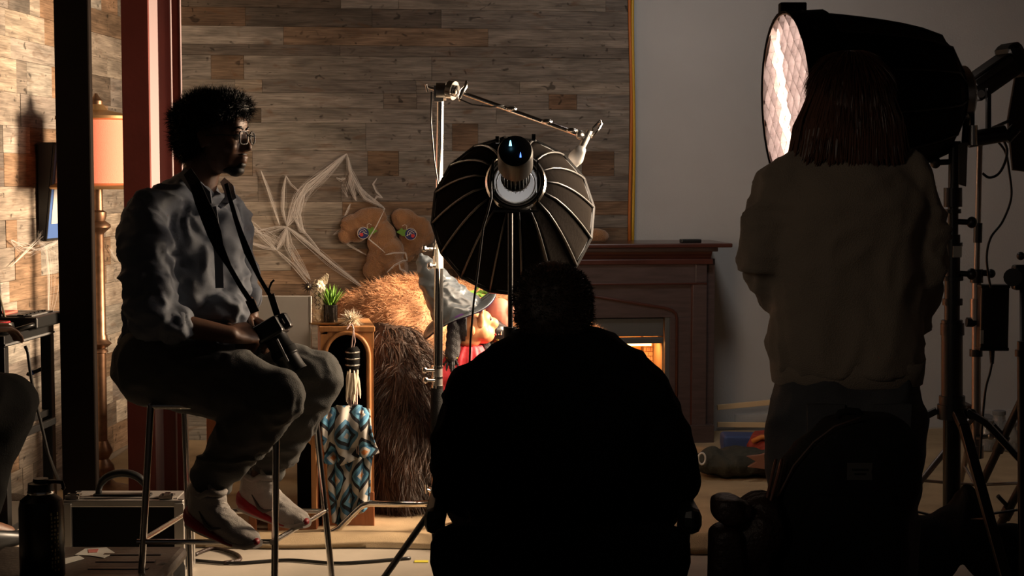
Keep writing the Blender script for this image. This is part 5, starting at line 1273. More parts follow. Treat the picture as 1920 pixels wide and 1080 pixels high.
def shoe(person, heel, toe, up, label=None, w_=.05):
    f = (toe - heel); L = f.length; f.normalize(); l = V(up).cross(f).normalized(); u = f.cross(l).normalized()
    def p(a, b, c): return heel + f * a * L + l * b + u * c
    k = MB().loft([(p(a, o, z), l, u, ww, hh, 2.4) for a, o, z, ww, hh in ((.0, 0, .055, .020, .030), (.06, 0, .060, .034, .048), (.2, 0, .068, .040, .060), (.38, 0, .058, .042, .052), (.55, 0, .044, .046, .038), (.75, 0, .034, .050, .028), (.9, 0, .030, .042, .022), (.99, 0, .028, .020, .014))], 24)
    k.loft([(p(.20, 0, z), f, l, .062 - .0 * z, .044, 2.2) for z in (.06, .085, .115, .122)], 20)
    up_ = ob('upper', vox(k, .006, 3, folds(.0015, (30, 30, 30))), M_shoe, person, smooth=True, label=label)
    k = MB().loft([(p(a, 0, z), l, u, ww, hh, 3) for a, z, ww, hh in ((-.04, .030, .022, .022), (.03, .024, .040, .026), (.25, .016, .044, .020), (.5, .012, .046, .015), (.75, .012, .050, .012), (.93, .016, .042, .012), (1.01, .024, .022, .012))], 24)
    so = ob('outsole', k, M_shoew, person, smooth='auto')
    k = MB().loft([(p(a, 0, z), l, u, ww + .0025, hh, 3) for a, z, ww, hh in ((-.045, .040, .026, .024), (.05, .034, .043, .026), (.22, .026, .047, .021), (.45, .018, .048, .014), (.68, .013, .051, .007), (.8, .012, .050, .003))], 24)
    ob('red_midsole', k, M_shoesole, so, smooth='auto', label='red midsole'); ob('toe_tip', MB().ell(p(.978, 0, .030), (.012, .019, .011)), M_shoesole, so, smooth=True, label='red toe tip')
    for s_ in (-1, 1):
        pts = [p(.60, s_ * .046, .050), p(.47, s_ * .0475, .036), p(.38, s_ * .0455, .040), p(.24, s_ * .044, .074)]
        ob('side_mark', MB().tube(pts, [.002, .0065, .006, .001], 6), M_swoosh, up_, smooth=True)
    for i in range(5):
        a = .36 + i * .055; z = .116 - i * .0125
        ob('lace', MB().tube([p(a, -.024, z - .008), p(a + .01, 0, z + .003), p(a, .024, z - .008)], .0045, 6), M_shoew, up_, smooth=True)
    ob('ankle_collar', MB().tube([p(.19, 0, .118) + f * .055 * math.cos(a) + l * .040 * math.sin(a) + u * (.014 if math.cos(a) > .3 else .008 * -math.cos(a)) for a in np.linspace(0, 2 * PI, 18, endpoint=False)], .010, 8, closed=True), M_shoe, up_, smooth=True)
    ob('tongue', MB().loft([(p(.34, 0, .105), l, u, .026, .008), (p(.30, 0, .128), l, u, .028, .008), (p(.26, 0, .15), l, u, .024, .007)], 16), M_shoew, up_, smooth=True)
    ob('pull_tab', MB().tube([p(.0, 0, .10), p(-.03, 0, .125), p(.02, 0, .135), p(.06, 0, .118)], .006, 6), M_shoe, up_, smooth=True)

# ---------------- seated man on the stool
man = thing('person', 'person in grey-blue shirt and grey trousers sitting on the bar stool holding a camera', 'person', V((XZ(330, 4.9, .7).x, 4.9, .72)))
FD = lambda deg: V((math.cos(math.radians(deg)), math.sin(math.radians(deg)), 0))
hf = FD(-14)
HO = P(404, 258, 4.92)
Hup = (V((0, 0, 1)) + hf * .02).normalized()
nearS, farS = P(282, 408, 4.74), P(422, 402, 5.06)
neckB = P(368, 365, 4.92); chest = P(345, 440, 4.90); belly = P(345, 555, 4.88); pelv = P(335, 655, 4.88)
elbN, wriN = P(285, 600, 4.62), P(432, 628, 4.70); elbF, wriF = P(452, 545, 5.10), P(470, 592, 4.98)
hipN, hipF = P(305, 690, 4.78), P(365, 680, 5.0); kneeN, kneeF = P(518, 738, 4.66), P(592, 706, 4.96)
ankN, ankF = P(398, 895, 4.74), P(505, 868, 4.98)
body = MB()
hp, HR = head_prims(body, HO, hf, Hup)
body.chain([hp(-.035, 0, -.06), neckB + V((.0, 0, .01))], [.055, .060])
sh = (farS - nearS).normalized(); tf = sh.cross(V((0, 0, 1))).normalized()
if tf.y > 0: tf = -tf
def torso_prims(k, g=0.0):
    k.loft([(pelv + V((0, 0, -.08)), sh, tf, .15 + g, .115 + g, 2.4), (pelv, sh, tf, .165 + g, .125 + g, 2.5), (pelv.lerp(belly, .5), sh, tf, .16 + g, .125 + g, 2.4), (belly, sh, tf, .155 + g, .125 + g, 2.4), (belly.lerp(chest, .6), sh, tf, .165 + g, .125 + g, 2.4), (chest, sh, tf, .175 + g, .122 + g, 2.4), (chest.lerp(neckB, .55), sh, tf, .15 + g, .095 + g, 2.3), (chest.lerp(neckB, .85), sh, tf, .095 + g * .5, .075 + g * .5, 2)], 32)
torso_prims(body)
body.cap(nearS, .058, elbN, .042).cap(elbN, .042, wriN, .026).cap(farS, .058, elbF, .042).cap(elbF, .042, wriF, .026)
body.cap(hipN, .085, kneeN, .058).cap(kneeN, .055, ankN, .038).cap(hipF, .085, kneeF, .058).cap(kneeF, .055, ankF, .038)
camC = P(507, 612, 4.84)
fdN = (camC + V((-.01, -.02, -.01)) - wriN).normalized()
hand_prims(body, wriN, fdN, (.25, .75, -.25), (.1, .35, 1), .75)
fdF = V((.62, -.5, -.25)); hand_prims(body, wriF + V((.0, -.02, -.02)), fdF, (.15, -.75, -.5), (.2, .2, 1), .55)
shoeN0, shoeN1 = P(358, 965, 4.74), P(480, 1022, 4.60); shoeF0, shoeF1 = P(455, 935, 4.98), P(573, 984, 4.86)
for a_, s0, s1 in ((ankN, shoeN0, shoeN1), (ankF, shoeF0, shoeF1)): body.cap(a_, .038, s0.lerp(s1, .2) + V((0, 0, .05)), .034)
ob('body', vox(body, .0058, 3), M_skin, man, smooth=True)
eyes(man, hp)
# goatee / beard
k = MB(); 
for x, y, z, a, b, c in ((.066, 0, -.100, .026, .030, .020), (.052, .022, -.098, .02, .016, .012), (.052, -.022, -.098, .02, .016, .012), (.088, 0, -.083, .010, .022, .010), (.094, 0, -.0515, .008, .024, .004)): k.ell(hp(x, y, z), (a, b, c), HR)
brd = ob('beard', vox(k, .004, 2), M_hairblack, man, smooth=True)
# curly hair
k = MB()
for x, y, z, a, b, c in ((-.030, 0, .060, .095, .085, .080), (.03, 0, .085, .070, .075, .055), (-.06, 0, .0, .075, .080, .080), (.072, 0, .092, .040, .060, .034), (-.09, 0, .05, .05, .06, .06)): k.ell(hp(x, y, z), (a, b, c), HR)
hm = vox(k, .007, 3, folds(.007, (38, 38, 38), 2, False)); hr_ = ob('hair', hm, M_hairblack, man, smooth=True)
def rad(o): 
    o = np.array(o)
    def fn(p, n): return n * .8
    return fn
strands('curls', hm, 11000, .026, .0022, rad(HO), M_hairblack, hr_, jitter=.55, droop=.0, seg=3, curl=.5)
for s_ in (-1, 1): ob('eyebrow', MB().tube([hp(.096, s_ * .012, .024), hp(.096, s_ * .028, .030), hp(.084, s_ * .044, .026)], [.003, .0045, .002], 6), M_hairblack, man, smooth=True)
# glasses
gl = ob('glasses_bridge', MB().tube([hp(.112, .012, .006), hp(.116, 0, .009), hp(.112, -.012, .006)], .0022, 6), M_black, man, smooth=True)
for s_ in (-1, 1):
    cl = hp(.110, s_ * .033, -.002); rim = [cl + HR @ V((-.10 * abs(q[0]) * s_ * 0 - .006 * (1 if q[0] * s_ > 0 else 0), q[0], q[1])) for q in [(.023 * math.copysign(abs(math.cos(a)) ** .6, math.cos(a)), .019 * math.copysign(abs(math.sin(a)) ** .6, math.sin(a))) for a in np.linspace(0, 2 * PI, 24, endpoint=False)]]
    r_ = ob('glasses_rim', MB().tube(rim, .0026, 6, closed=True), M_black, man, smooth=True)
    ob('lens', MB().lathe([(0, 0), (.019, 0), (.019, .001), (0, .001)], cl, hf, 24), M_glass, r_, smooth='auto')
    ob('temple_arm', MB().tube([hp(.104, s_ * .058, .004), hp(.05, s_ * .074, .006), hp(-.005, s_ * .080, .004), hp(-.025, s_ * .082, -.012)], .0022, 6), M_black, man, smooth=True)
# shirt
k = MB(); torso_prims(k, .024)
k.ell(P(310, 585, 4.84), (.12, .13, .07)).ell(P(400, 580, 4.85), (.11, .12, .06))
k.ell(P(262, 470, 4.86), (.055, .10, .12)); k.ell(P(405, 460, 4.90), (.085, .11, .12)); k.ell(P(425, 530, 4.90), (.07, .09, .09))
k.chain([nearS + V((-.012, 0, -.005)), nearS.lerp(elbN, .5) + V((-.01, -.01, 0)), elbN + V((-.0, 0, .01)), elbN.lerp(wriN, .3)], [.082, .080, .068, .056])
k.chain([farS + V((.0, 0, -.02)), farS.lerp(elbF, .5), elbF, elbF.lerp(wriF, .25)], [.080, .070, .060, .052])
k.chain([nearS + V((.01, .02, .01)), neckB + V((-.02, 0, -.01)), farS + V((0, 0, .01))], [.065, .075, .062])
sm = vox(k, .009, 5, None)
f1_, f2_ = folds(.011, (7, 7, 11), 3), folds(.006, (16, 16, 20), 5)
n_ = [v.normal.copy() for v in sm.vertices]
for v, nn_ in zip(sm.vertices, n_): v.co += nn_ * (f1_(v.co) + f2_(v.co) - .003)
ob('shirt', sm, M_shirt, man, smooth=True)
def ribbon(nm, pts, wd, th, m, par, nrm=(0, -1, 0)):
    k = MB(); vs = []; n = len(pts)
    for i, p in enumerate(pts):
        p = V(p); d = (V(pts[min(i + 1, n - 1)]) - V(pts[max(i - 1, 0)])).normalized(); s_ = d.cross(V(nrm)).normalized(); nn = s_.cross(d); w_ = wd[i] if isinstance(wd, (list, tuple)) else wd
        vs += [p - s_ * w_ / 2 - nn * th / 2, p + s_ * w_ / 2 - nn * th / 2, p + s_ * w_ / 2 + nn * th / 2, p - s_ * w_ / 2 + nn * th / 2]
    k.add(vs, [(4 * i + a, 4 * i + (a + 1) % 4, 4 * i + 4 + (a + 1) % 4, 4 * i + 4 + a) for i in range(n - 1) for a in range(4)] + [(3, 2, 1, 0), (4 * n - 4, 4 * n - 3, 4 * n - 2, 4 * n - 1)])
    return ob(nm, k, m, par, smooth='auto')
# collar: two turned-down points, rolled cuffs, placket
ribbon('collar', [P(342, 322, 4.86), P(362, 345, 4.79), P(385, 370, 4.75), P(394, 384, 4.74)], [.03, .04, .045, .015], .006, M_shirt, man)
ribbon('collar', [P(418, 338, 4.99), P(430, 355, 4.93), P(432, 372, 4.88), P(412, 388, 4.80)], [.02, .035, .035, .012], .006, M_shirt, man)
ribbon('placket', [P(398, 388, 4.745), P(404, 430, 4.735), P(410, 480, 4.74), P(412, 540, 4.74)], .025, .005, M_shirt, man)
for c_, d_ in ((elbN.lerp(wriN, .30), (wriN - elbN)), (elbF.lerp(wriF, .3), (wriF - elbF))):
    d_ = d_.normalized(); ob('rolled_cuff', MB().tube([c_ - d_ * .022, c_ - d_ * .01, c_ + d_ * .012, c_ + d_ * .018], [.052, .058, .057, .050], 20), M_shirt, man, smooth=True)
# trousers
k = MB()
k.loft([(pelv + V((0, 0, -.10)), sh, tf, .165, .14, 2.4), (pelv + V((0, 0, -.05)), sh, tf, .185, .16, 2.5), (pelv + V((0, 0, .03)), sh, tf, .18, .15, 2.4)], 28)
k.chain([hipN + V((-.03, 0, .01)), hipN.lerp(kneeN, .5), kneeN], [.125, .112, .088]).chain([hipF + V((-.02, 0, .01)), hipF.lerp(kneeF, .5), kneeF], [.120, .110, .088])
k.chain([kneeN + V((.0, 0, -.01)), kneeN.lerp(ankN, .35) + V((.0, 0, .0)), kneeN.lerp(ankN, .75), ankN + V((-.002, 0, -.01))], [.086, .090, .074, .056])
k.chain([kneeF + V((0, 0, -.01)), kneeF.lerp(ankF, .35), kneeF.lerp(ankF, .75), ankF + V((0, 0, -.0))], [.084, .086, .070, .054])
tm = vox(k, .009, 6, None); fa, fb2, fc = folds(.007, (5, 5, 9), 6), folds(.004, (14, 14, 18), 7), folds(.012, (4, 4, 24), 9)
n_ = [v.normal.copy() for v in tm.vertices]
for v, nn_ in zip(tm.vertices, n_): v.co += nn_ * (fa(v.co) + fb2(v.co) + (fc(v.co) if v.co.z < .56 else 0) - .003)
ob('trousers', tm, M_trous, man, smooth=True)
for a_, b_ in ((ankN, kneeN), (ankF, kneeF)):
    d_ = (a_ - b_).normalized(); ob('ankle_cuff', MB().tube([a_ - d_ * .01, a_ + d_ * .012, a_ + d_ * .03, a_ + d_ * .034], [.054, .055, .050, .044], 20), M_trous, man, smooth=True)
    ob('sock', MB().cap(a_ + d_ * .02, .040, a_ + d_ * .07, .042), M_shoew, man, smooth=True)
upv = lambda a, b: (V((0, 0, 1)) - (b - a).normalized() * (b - a).normalized().z)
shoe(man, shoeN0 + V((0, 0, -.035)), shoeN1 + V((0, 0, -.02)), (0, 0, 1)); shoe(man, shoeF0 + V((0, 0, -.035)), shoeF1 + V((0, 0, -.02)), (0, 0, 1))
# the camera and its strap
ct = thing('photo_camera', 'black photo camera with a long lens held in the seated man\'s hands', 'camera', camC)
cf = (P(542, 688, 4.83) - P(512, 636, 4.84)).normalized(); cx_ = cf.cross(V((0, 1, 0))).normalized(); cy_ = cx_.cross(cf); Rc = Matrix((cx_, cy_, cf)).transposed()
c0_ = P(508, 618, 4.84)
ob('camera_body', MB().box(c0_, (.085, .125, .055), Rc), M_black, ct, bevel=.008)
ob('viewfinder_hump', MB().box(c0_ + cx_ * -.0 + Rc @ V((.050 if (Rc @ V((1, 0, 0))).z > 0 else -.050, 0, .0)), (.03, .05, .05), Rc), M_black, ct, bevel=.008)
ln0 = c0_ + cf * .025; Lh = .125
lens = ob('lens_barrel', MB().lathe([(.034, 0), (.036, .01), (.036, .035), (.039, .04), (.039, .07), (.036, .074), (.037, .11), (.040, Lh), (.034, Lh), (.034, Lh - .01), (0, Lh - .012)], ln0, cf, 28), M_black, ct, smooth='auto')
ob('focus_ring', MB().lathe([(.0395, .045), (.041, .047), (.041, .065), (.0395, .067)], ln0, cf, 40), M_blackm, lens, smooth='auto')
for a in (-.03, .0, .03): ob('dial', MB().cyl(c0_ + Rc @ V((.04 if (Rc @ V((1, 0, 0))).z > 0 else -.04, a * 1.4 + .01, .0)), c0_ + Rc @ V((.052 if (Rc @ V((1, 0, 0))).z > 0 else -.052, a * 1.4 + .01, .0)), .009), M_steel if a == 0 else M_black, ct, smooth='auto')
def sp(px, py, D): return P(px, py, D)
ribbon('neck_strap', [sp(352, 322, 4.80), sp(366, 345, 4.74), sp(378, 378, 4.70), sp(392, 410, 4.685), sp(402, 438, 4.69), sp(410, 462, 4.70), sp(430, 500, 4.72), sp(452, 538, 4.75), sp(470, 565, 4.78)], [.03, .034, .040, .045, .042, .03, .014, .014, .016], .005, M_blackf, ct)
ribbon('neck_strap', [sp(424, 345, 4.90), sp(432, 375, 4.84), sp(442, 410, 4.80), sp(452, 440, 4.79), sp(464, 472, 4.79), sp(486, 520, 4.80), sp(505, 552, 4.81), sp(518, 582, 4.83)], [.012, .012, .014, .017, .022, .012, .012, .016], .004, M_blackf, ct)
ribbon('strap_buckle', [sp(468, 562, 4.78), sp(478, 585, 4.79)], .026, .010, M_black, ct); ribbon('strap_buckle', [sp(508, 552, 4.81), sp(520, 590, 4.83)], .020, .010, M_black, ct)
ob('strap_tail', MB().tube([sp(505, 552, 4.81), sp(505, 540, 4.81), sp(509, 530, 4.81), sp(514, 525, 4.81)], .0035, 6), M_blackf, ct, smooth=True)
ob('grip_highlight', MB().cyl(sp(519, 636, 4.79), sp(540, 678, 4.79), .004), M_grey, ct)

# ---------------- standing woman seen from behind
Dw = 3.95
wo = thing('person', 'person with shoulder length auburn hair in a tan sweatshirt standing with back turned', 'person', V((XZ(1590, Dw, .9).x, Dw, 0)))
wx = XZ(1592, Dw, 1.2).x
hf2 = V((-.12, 1, 0)); Ho2 = P(1590, 195, Dw + .01); body = MB(); hp2, HR2 = head_prims(body, Ho2, hf2, (0, 0, 1), True, .97)
X_ = V((1, 0, 0)); Y_ = V((0, 1, 0))
def W(px, py, d=0): return P(px, py, Dw + d)
nk = W(1590, 300); body.cap(hp2(-.02, 0, -.05), .050, nk, .052)
def wt(k, g):
    k.loft([(W(1592, 700), X_, Y_, .150 + g, .105 + g, 2.4), (W(1592, 640), X_, Y_, .142 + g, .1 + g, 2.4), (W(1590, 560), X_, Y_, .13 + g, .095 + g, 2.3), (W(1588, 460), X_, Y_, .15 + g, .1 + g, 2.4), (W(1588, 380), X_, Y_, .165 + g, .1 + g, 2.4), (W(1590, 325), X_, Y_, .12 + g, .075 + g, 2.2), (W(1590, 300), X_, Y_, .07 + g, .06 + g, 2)], 32)
wt(body, 0)
sL, sR = W(1468, 345), W(1712, 345); eL, eR = W(1438, 480, -.01), W(1734, 510, -.01); wL, wR = W(1475, 590, .14), W(1712, 612, .12)
for s_, e_, w_ in ((sL, eL, wL), (sR, eR, wR)): body.cap(s_, .05, e_, .038).cap(e_, .038, w_, .025)
hand_prims(body, wL, (.7, .6, .0), (.2, -.3, -1), (0, 1, .3), .5, .92); hand_prims(body, wR, (-.7, .6, .0), (.2, -.3, -1), (0, 1, .3), .5, .92)
hL, hR_ = V((wx - .085, Dw, .86)), V((wx + .085, Dw, .86)); kL, kR = V((wx - .10, Dw + .01, .47)), V((wx + .09, Dw + .01, .47)); aL, aR = V((wx - .11, Dw - .02, .09)), V((wx + .10, Dw - .02, .09))
for h_, k_, a_ in ((hL, kL, aL), (hR_, kR, aR)): body.cap(h_, .088, k_, .055).cap(k_, .055, a_, .036).cap(a_, .036, a_ + V((0, .12, -.05)), .03)
ob('body', vox(body, .007, 3), M_skin2, wo, smooth=True); eyes(wo, hp2, .97)
k = MB(); wt(k, .034)
k.chain([W(1470, 345), W(1436, 420, -.01), W(1434, 480, -.015), W(1456, 540, .06), wL + V((.0, -.02, .01))], [.070, .068, .062, .056, .044])
k.chain([W(1706, 345), W(1726, 420, -.01), W(1734, 512, -.015), W(1722, 570, .05), wR + V((.0, -.02, .01))], [.070, .062, .056, .050, .042])
k.chain([W(1480, 335), W(1545, 312), W(1590, 305), W(1640, 312), W(1702, 335)], [.062, .062, .066, .062, .062])
k.loft([(W(1588, 690), X_, Y_, .190, .135, 2.4), (W(1588, 670), X_, Y_, .194, .14, 2.4), (W(1588, 600), X_, Y_, .188, .135, 2.4), (W(1588, 500), X_, Y_, .19, .135, 2.4), (W(1588, 400), X_, Y_, .195, .13, 2.4)], 32)
swm = vox(k, .010, 6, None); f1_, f2_ = folds(.010, (5, 5, 3.2), 12), folds(.005, (12, 12, 8), 14); fz_ = folds(.012, (10, 10, 16), 16)
n_ = [v.normal.copy() for v in swm.vertices]
for v, nn_ in zip(swm.vertices, n_):
    e_ = min(1, abs(v.co.x - wx) / .24) ** 3; v.co += nn_ * (f1_(v.co) * .9 + f2_(v.co) + fz_(v.co) * e_ * .8 - .004)
ob('sweatshirt', swm, M_sweat, wo, smooth=True)
hz = W(1588, 690); ob('hem_band', MB().loft([(hz + V((0, 0, z_)), X_, Y_, rx_, ry_, 2.4) for z_, rx_, ry_ in ((.02, .190, .136), (-.01, .188, .134), (-.035, .184, .130), (-.040, .176, .124))], 40), M_sweat, wo, smooth=True)
ob('neck_band', MB().tube([W(1590, 296) + V((.075 * math.cos(a), .07 * math.sin(a) + .0, .0)) for a in np.linspace(0, 2 * PI, 24, endpoint=False)], .012, 8, closed=True), M_sweat, wo, smooth=True)
k = MB(); k.loft([(V((wx, Dw, z_)), X_, Y_, a, b, 2.6) for z_, a, b in ((.72, .175, .13), (.80, .182, .135), (.88, .176, .13), (.96, .16, .115))], 32)
for s_, q in ((-1, kL), (1, kR)): k.chain([V((wx + s_ * .085, Dw, .78)), q, V((q.x, Dw, .1))], [.115, .092, .082])
jm = vox(k, .010, 5, folds(.006, (9, 9, 9), 18)); ob('jeans', jm, M_jeans, wo, smooth=True)
for s_ in (-1, 1): ob('back_pocket', MB().prism([V((wx + s_ * .08 + a, Dw - .145, z_)) for a, z_ in ((-.045, .84), (.045, .84), (.042, .76), (0, .735), (-.042, .76))], (0, .02, 0)), M_jeans, wo)
for a_ in (aL, aR):
    k = MB().loft([(a_ + V((0, y_, z_ - .09)), X_, V((0, 0, 1)), w_, h_, 2.5) for y_, z_, w_, h_ in ((-.07, .045, .03, .035), (-.03, .05, .038, .05), (.06, .045, .045, .04), (.14, .035, .044, .028), (.19, .03, .025, .018))], 20); ob('shoe', k, M_black, wo, smooth='auto')
# bob hair
k = MB()
for x, y, z, a, b, c in ((-.015, 0, .040, .108, .095, .092), (-.03, 0, -.02, .095, .105, .09), (-.035, 0, -.075, .085, .118, .07), (.01, .075, -.06, .05, .04, .08), (.01, -.075, -.06, .05, .04, .08)): k.ell(hp2(x, y, z), (a, b, c), HR2)
hw = vox(k, .008, 5); hb_ = ob('hair', hw, M_hairbrown, wo, smooth=True)
def hflow(p, n):
    g = np.zeros_like(p); g[:, 2] = -1; g[:, 0] = (p[:, 0] - Ho2.x) * 3; g[:, 1] = (p[:, 1] - Ho2.y) * 2
    g = g - n * (g * n).sum(1)[:, None]; g /= np.linalg.norm(g, axis=1)[:, None] + 1e-6
    return g * 2.2 - n * .62
strands('hair_strands', hw, 16000, .062, .0028, hflow, M_hairbrown, hb_, jitter=.07, droop=.25, seg=3)
# longer locks that end on the shoulders
k = MB(); random.seed(31)
for i in range(420):
    a = random.uniform(-2.7, -.44) if random.random() < .8 else random.uniform(-3.3, .15)
    cx2, sy2 = math.cos(a), math.sin(a); top = Ho2 + V((cx2 * .095, sy2 * .098 - .01, random.uniform(-.02, .05)))
    end = Ho2 + V((cx2 * random.uniform(.125, .15), sy2 * .10 - .012, random.uniform(-.145, -.105))); mid = top.lerp(end, .5) + V((cx2 * .012, sy2 * .012, 0))
    k.tube([top, mid, end, end + V((cx2 * .004, 0, -.01))], [.0035, .004, .0028, .0008], 4)
ob('hair_locks', k, M_hairbrown, hb_, kind='stuff')

# ---------------- person sitting with back to the camera in the middle
Dm = 3.82
mp = thing('person', 'person with short curly hair in a black jacket sitting with back turned in the middle', 'person', V((XZ(1050, Dm, .5).x, Dm, .45)))
def C(px, py, d=0): return P(px, py, Dm + d)
Ho3 = C(1034, 582, .04); body = MB(); hf3 = V((-.10, 1, -.08)); hp3, HR3 = head_prims(body, Ho3, hf3, (0, -.06, 1), True, 1.06)
body.cap(hp3(-.03, 0, -.06), .056, C(1040, 665), .062)
def mt(k, g): k.loft([(C(1050, 1060, .02), X_, Y_, .17 + g, .12 + g, 2.5), (C(1050, 960, .02), X_, Y_, .165 + g, .12 + g, 2.5), (C(1050, 860, .0), X_, Y_, .17 + g, .12 + g, 2.5), (C(1048, 770, .0), X_, Y_, .18 + g, .12 + g, 2.5), (C(1044, 705, .01), X_, Y_, .14 + g, .09 + g, 2.3), (C(1042, 670, .01), X_, Y_, .08 + g, .07 + g, 2)], 32)
mt(body, 0)
aS, bS = C(915, 740), C(1178, 735); aE, bE = C(868, 905, .04), C(1258, 905, .04); aW, bW = C(900, 960, .30), C(1215, 960, .30)
for s_, e_, w_ in ((aS, aE, aW), (bS, bE, bW)): body.cap(s_, .058, e_, .043).cap(e_, .043, w_, .027)
hand_prims(body, aW, (.75, .6, -.1), (.1, -.2, -1), (.1, 1, .2), .5); hand_prims(body, bW, (-.75, .6, -.1), (.1, -.2, -1), (.1, 1, .2), .5)
px_, zs3 = XZ(1050, Dm, .5).x, .50
for s_ in (-1, 1):
    h_, k_, a_ = V((px_ + s_ * .09, Dm + .04, .52)), V((px_ + s_ * .16, Dm + .48, .52)), V((px_ + s_ * .17, Dm + .46, .09)); body.cap(h_, .088, k_, .06).cap(k_, .057, a_, .038).cap(a_, .036, a_ + V((0, .12, -.055)), .03)
ob('body', vox(body, .007, 3), M_skin, mp, smooth=True); eyes(mp, hp3)
k = MB(); mt(k, .05)
k.chain([C(905, 745), C(880, 820), C(868, 905, .03), C(885, 945, .16), aW], [.092, .090, .080, .062, .048]).chain([C(1190, 740), C(1228, 820), C(1250, 905, .03), C(1235, 945, .16), bW], [.090, .090, .082, .064, .048])
k.chain([C(930, 712), C(1000, 672), C(1040, 655), C(1090, 665), C(1165, 708)], [.080, .078, .076, .078, .080])
k.chain([C(960, 690, -.01), C(1035, 655, -.03), C(1125, 685, -.01)], [.06, .058, .06])
k.ell(C(1040, 800, -.02), (.2, .13, .18)); k.ell(C(1045, 900, -.01), (.235, .14, .20))
jk = vox(k, .011, 6, None); f1_, f2_ = folds(.009, (5, 5, 6), 22), folds(.005, (12, 12, 14), 24); n_ = [v.normal.copy() for v in jk.vertices]
for v, nn_ in zip(jk.vertices, n_): v.co += nn_ * (f1_(v.co) + f2_(v.co) - .004)
ob('jacket', jk, M_darkjacket, mp, smooth=True)
# stand-up collar around the neck
cc = C(1036, 628, .02); ob('collar', MB().loft([(cc + V((0, -.005, z_)), X_, Y_, a, b, 2.2) for z_, a, b in ((-.055, .135, .105), (-.02, .112, .095), (.008, .100, .088), (.012, .092, .080), (-.01, .088, .076))], 36), M_darkjacket, mp, smooth=True)
k = MB()
for s_ in (-1, 1):
    k.chain([V((px_ + s_ * .09, Dm + .02, .53)), V((px_ + s_ * .16, Dm + .48, .53)), V((px_ + s_ * .17, Dm + .46, .12))], [.105, .082, .07])
ob('trousers', vox(k, .011, 5, folds(.005, (9, 9, 9), 26)), M_darkjacket, mp, smooth=True)
for s_ in (-1, 1):
    a_ = V((px_ + s_ * .17, Dm + .46, .09)); k = MB().loft([(a_ + V((0, y_, z_ - .09)), X_, V((0, 0, 1)), w_, h_, 2.5) for y_, z_, w_, h_ in ((-.07, .045, .03, .035), (-.03, .05, .038, .05), (.06, .045, .045, .04), (.14, .035, .044, .028), (.19, .03, .025, .018))], 20); ob('shoe', k, M_black, mp, smooth='auto')
k = MB()
for x, y, z, a, b, c in ((-.02, 0, .030, .102, .094, .080), (-.045, 0, -.005, .075, .094, .085), (-.055, 0, -.055, .045, .078, .05)): k.ell(hp3(x, y, z), (a, b, c), HR3)
hm3 = vox(k, .007, 3, folds(.005, (40, 40, 40), 5, False)); h3 = ob('hair', hm3, M_hairblack if False else mat('dark_brown_hair', (.035, .02, .012), .55), mp, smooth=True)
strands('curls', hm3, 9000, .014, .002, rad(Ho3), MATS['dark_brown_hair'], h3, jitter=.6, droop=0, seg=3, curl=.5)
# the chair
oc = thing('office_chair', 'black office chair with padded armrests under the person in the middle', 'chair', V((px_, Dm, 0)))
ob('seat', MB().loft([(V((px_, Dm + .05, z_)), X_, Y_, a, a, 4) for z_, a in ((.345, .23), (.355, .25), (.415, .255), (.430, .235))], 36), M_blackf, oc, smooth='auto')
bk = C(1042, 1010, -.2); ob('backrest', MB().loft([(V((px_ - .005, Dm - .19 - (z_ - .45) * .06, z_)), X_, Y_, a, .028, 4) for z_, a in ((.42, .22), (.44, .285), (.50, .300), (.545, .298), (.575, .285), (.59, .25))], 40), M_blackf, oc, smooth='auto')
for px2, s_ in ((815, -1), (1296, 1)):
    c_ = P(px2, 975, 3.72); ob('armrest', MB().box(c_ + V((0, .12, .0)), (.048, .30, .065)), mat('armrest_pad%d' % s_, (.02, .02, .02), .4), oc, bevel=.022)
    ob('armrest_post', MB().tube([c_ + V((0, .14, -.03)), c_ + V((-s_ * .01, .14, -.14)), V((px_ + s_ * .24, Dm + .05, .37))], .018, 10), M_black, oc, smooth=True)
ob('gas_column', MB().cyl((px_, Dm + .05, .1), (px_, Dm + .05, .35), .028), M_black, oc, smooth='auto')
for i in range(5):
    a = 2 * PI * i / 5 + .3; e_ = V((px_ + .28 * math.cos(a), Dm + .05 + .28 * math.sin(a), .07)); lg = ob('base_leg', MB().beam((px_, Dm + .05, .11), e_, .05, .03), M_black, oc, bevel=.004)
    ob('caster', MB().cyl(e_ + V((-.02, 0, -.042)), e_ + V((.02, 0, -.042)), .028), M_black, lg, smooth='auto')

# ---------------- person at the left edge, only a bent knee in the frame
Dl = 5.22; kn = P(14, 752, Dl); an = P(-45, 985, Dl - .02); lf = V((.60, .80, 0)); ll = V((-.80, .60, 0)); hz_ = V((kn.x, Dl, 0)) - lf * .42 + ll * .08
def q4(a, b, z): p = hz_ + lf * a + ll * b; return V((p.x, p.y, z))
lp_ = thing('person', 'person in black trousers whose bent knee shows at the left picture edge', 'person', q4(0, 0, .66))
body = MB(); Ho4 = q4(.08, 0, 1.40); hp4, HR4 = head_prims(body, Ho4, lf - V((0, 0, .1)), (0, 0, 1)); body.cap(hp4(-.03, 0, -.06), .055, q4(.04, 0, 1.24), .06)
def lt(k, g): k.loft([(q4(x_, 0, z_), ll, lf, a + g, b + g, 2.4) for z_, x_, a, b in ((.62, 0, .15, .12), (.72, 0, .155, .12), (.90, .0, .14, .115), (1.06, .02, .155, .12), (1.17, .03, .13, .09), (1.23, .04, .08, .06))], 28)
lt(body, 0); legs4 = []
